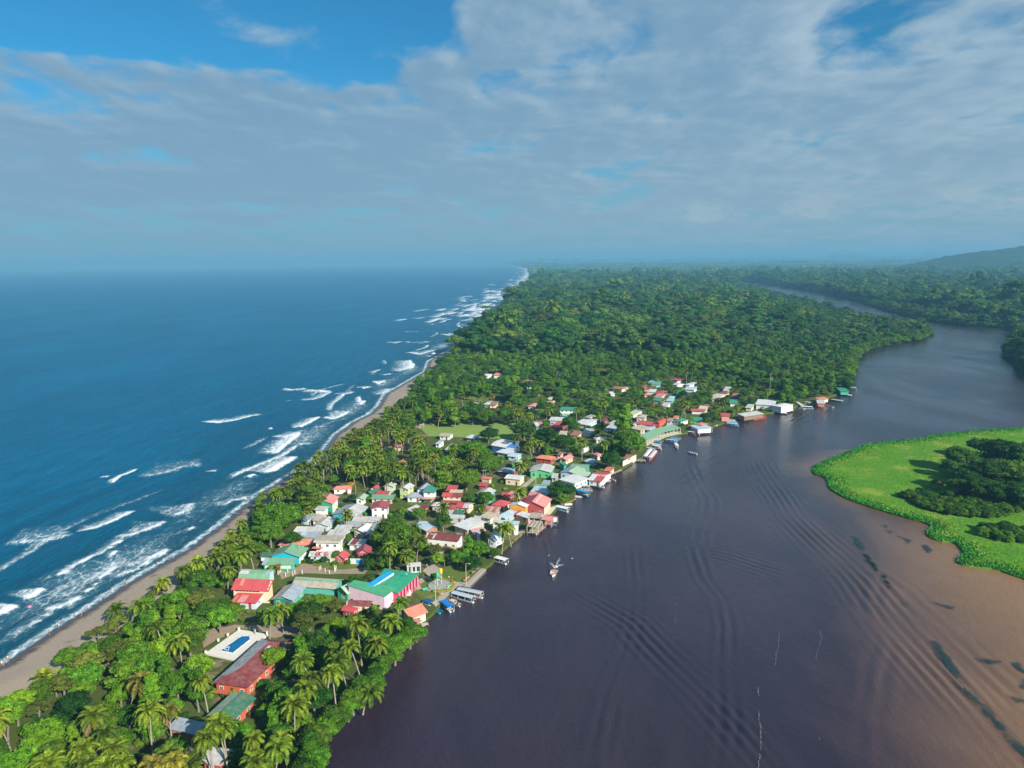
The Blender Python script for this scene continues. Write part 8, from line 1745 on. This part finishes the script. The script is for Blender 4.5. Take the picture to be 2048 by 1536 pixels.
island_grass()
def island_trees():
    IT = [((1925, 905), 30, 'big', 1), ((1965, 885), 26, 'big', 1), ((2005, 890), 30, 'big', 1), ((2045, 900), 34, 'big', 1), ((2030, 935), 34, 'big', 0), ((1975, 930), 34, 'big', 1), ((1930, 945), 26, 'deep', 0), ((1905, 925), 20, 'deep', 1), ((1960, 965), 26, 'deep', 2), ((2000, 975), 28, 'big', 1), ((2045, 975), 28, 'deep', 0), ((1915, 965), 18, 'mid', 1), ((2085, 930), 36, 'big', 1), ((2090, 985), 32, 'big', 0), ((2130, 900), 36, 'big', 1),
          ((1880, 965), 9, 'rusty', 0), ((1870, 962), 8, 'mid', 1), ((1898, 985), 10, 'mid', 0)]
    W = ['outermost dark umbrella tree on the island grass edge', 'dark umbrella tree second along the island crest', 'wide dark umbrella tree in the middle of the island crest', 'dark umbrella tree at the frame edge of the island crest', 'broad green tree below the island crest by the frame edge', 'broad dark tree at the heart of the island grove', 'dark round tree facing the shaded island grass', 'small dark tree at the shadowed tip of the island grove', 'dark round tree low in the island grove', 'spreading dark tree above the island thicket', 'dark tree over the island thicket at the frame edge', 'green round tree at the lower tip of the island grove', 'dark tree of the island grove cut by the frame edge', 'broad tree of the island grove beyond the frame edge', 'tall tree at the back end of the island grove', 'rust toned bush on the open island grass', 'green bush on the open island grass', 'green bush between open grass and island thicket']
    for ((px, py), rp, k, s_), lb in zip(IT, W):
        key = (k, s_); tr, cr, Rr, Ht, zc = PROTO[key]; w = PX(G(px, py, 5))[2]; s = rp * w / FPX / Rr; x, y = crown_at(px, py, zc * s); r = put_tree(key, x, y, s, label=lb, zs=.86); r['group'] = 'trees on the island'
    n = 0; wp = np.array([tuple(G(x, y, 6))[:2] for x, y in [(1905, 945), (1930, 900), (2000, 880), (2120, 890), (2130, 985), (2040, 990), (1960, 985), (1920, 975)]]); q = jitter_grid(wp[:, 0].min(), wp[:, 0].max(), wp[:, 1].min(), wp[:, 1].max(), 7.0); q = q[inside(wp, q)]; ax = ['mossy', 'smoky', 'inky', 'sombre', 'bottle green', 'shaded', 'ragged', 'low', 'humped', 'matted', 'tangled', 'squat', 'plumed', 'rough', 'thick', 'knotted', 'swollen', 'sunken', 'blunt', 'bristly', 'woolly', 'domed', 'craggy', 'murky', 'hooded', 'packed', 'close', 'stubby', 'heavy', 'grizzled']
    for i, (x, y) in enumerate(q[:60]):
        key = (('deep', 'mid', 'deep', 'layered')[i % 4], i % 3); r = put_tree(key, x, y, RNG.uniform(.9, 1.25), label=f'{ax[i % 30]} {"dark tree" if i < 30 else "dark undertree"} filling the island grove', zs=.85); r['group'] = 'trees on the island'; r.location.z = -.9
    P = []
    for poly in ([(1800, 990), (1840, 985), (1900, 990), (1960, 1000), (2030, 1000), (2040, 1020), (1990, 1035), (1920, 1030), (1850, 1015)], [(1955, 1055), (2000, 1050), (2060, 1058), (2070, 1085), (2010, 1080), (1965, 1068)]):
        wp = np.array([tuple(G(x, y, 1.5))[:2] for x, y in poly]); q = jitter_grid(wp[:, 0].min(), wp[:, 0].max(), wp[:, 1].min(), wp[:, 1].max(), 2.2); P.append(q[inside(wp, q)])
    P = np.vstack(P); n = len(P)
    scatter('island_undergrowth', np.column_stack([P, np.full(n, -.6)]), RNG.uniform(0, 6.28, n), RNG.uniform(.34, .56, n), RNG.choice([IDX['tree_%02d' % i] for i in (0, 1, 2, 4)], n), 'matted leafy undergrowth below the island grove', 'undergrowth')
island_trees()

# ------------------------------------------------------------------ moist sea air
def haze():
    M = MB(); M.box((9000, 22500, 122), (110000, 47000, 248)); o = M.build('haze', None or mat('sea_haze', lambda N: N.add('ShaderNodeBsdfTransparent'))); tag(o, 'pale blue sea haze over water and forest', 'haze', kind='stuff')
    m = MATS['sea_haze']; nt = m.node_tree; nt.nodes.clear(); out = nt.nodes.new('ShaderNodeOutputMaterial'); v = nt.nodes.new('ShaderNodeVolumePrincipled')
    v.inputs['Color'].default_value = (.23, .56, .82, 1); v.inputs['Density'].default_value = HAZE_D; v.inputs['Anisotropy'].default_value = .0; nt.links.new(v.outputs[0], out.inputs['Volume'])
HAZE_D = 1.3e-4
haze()
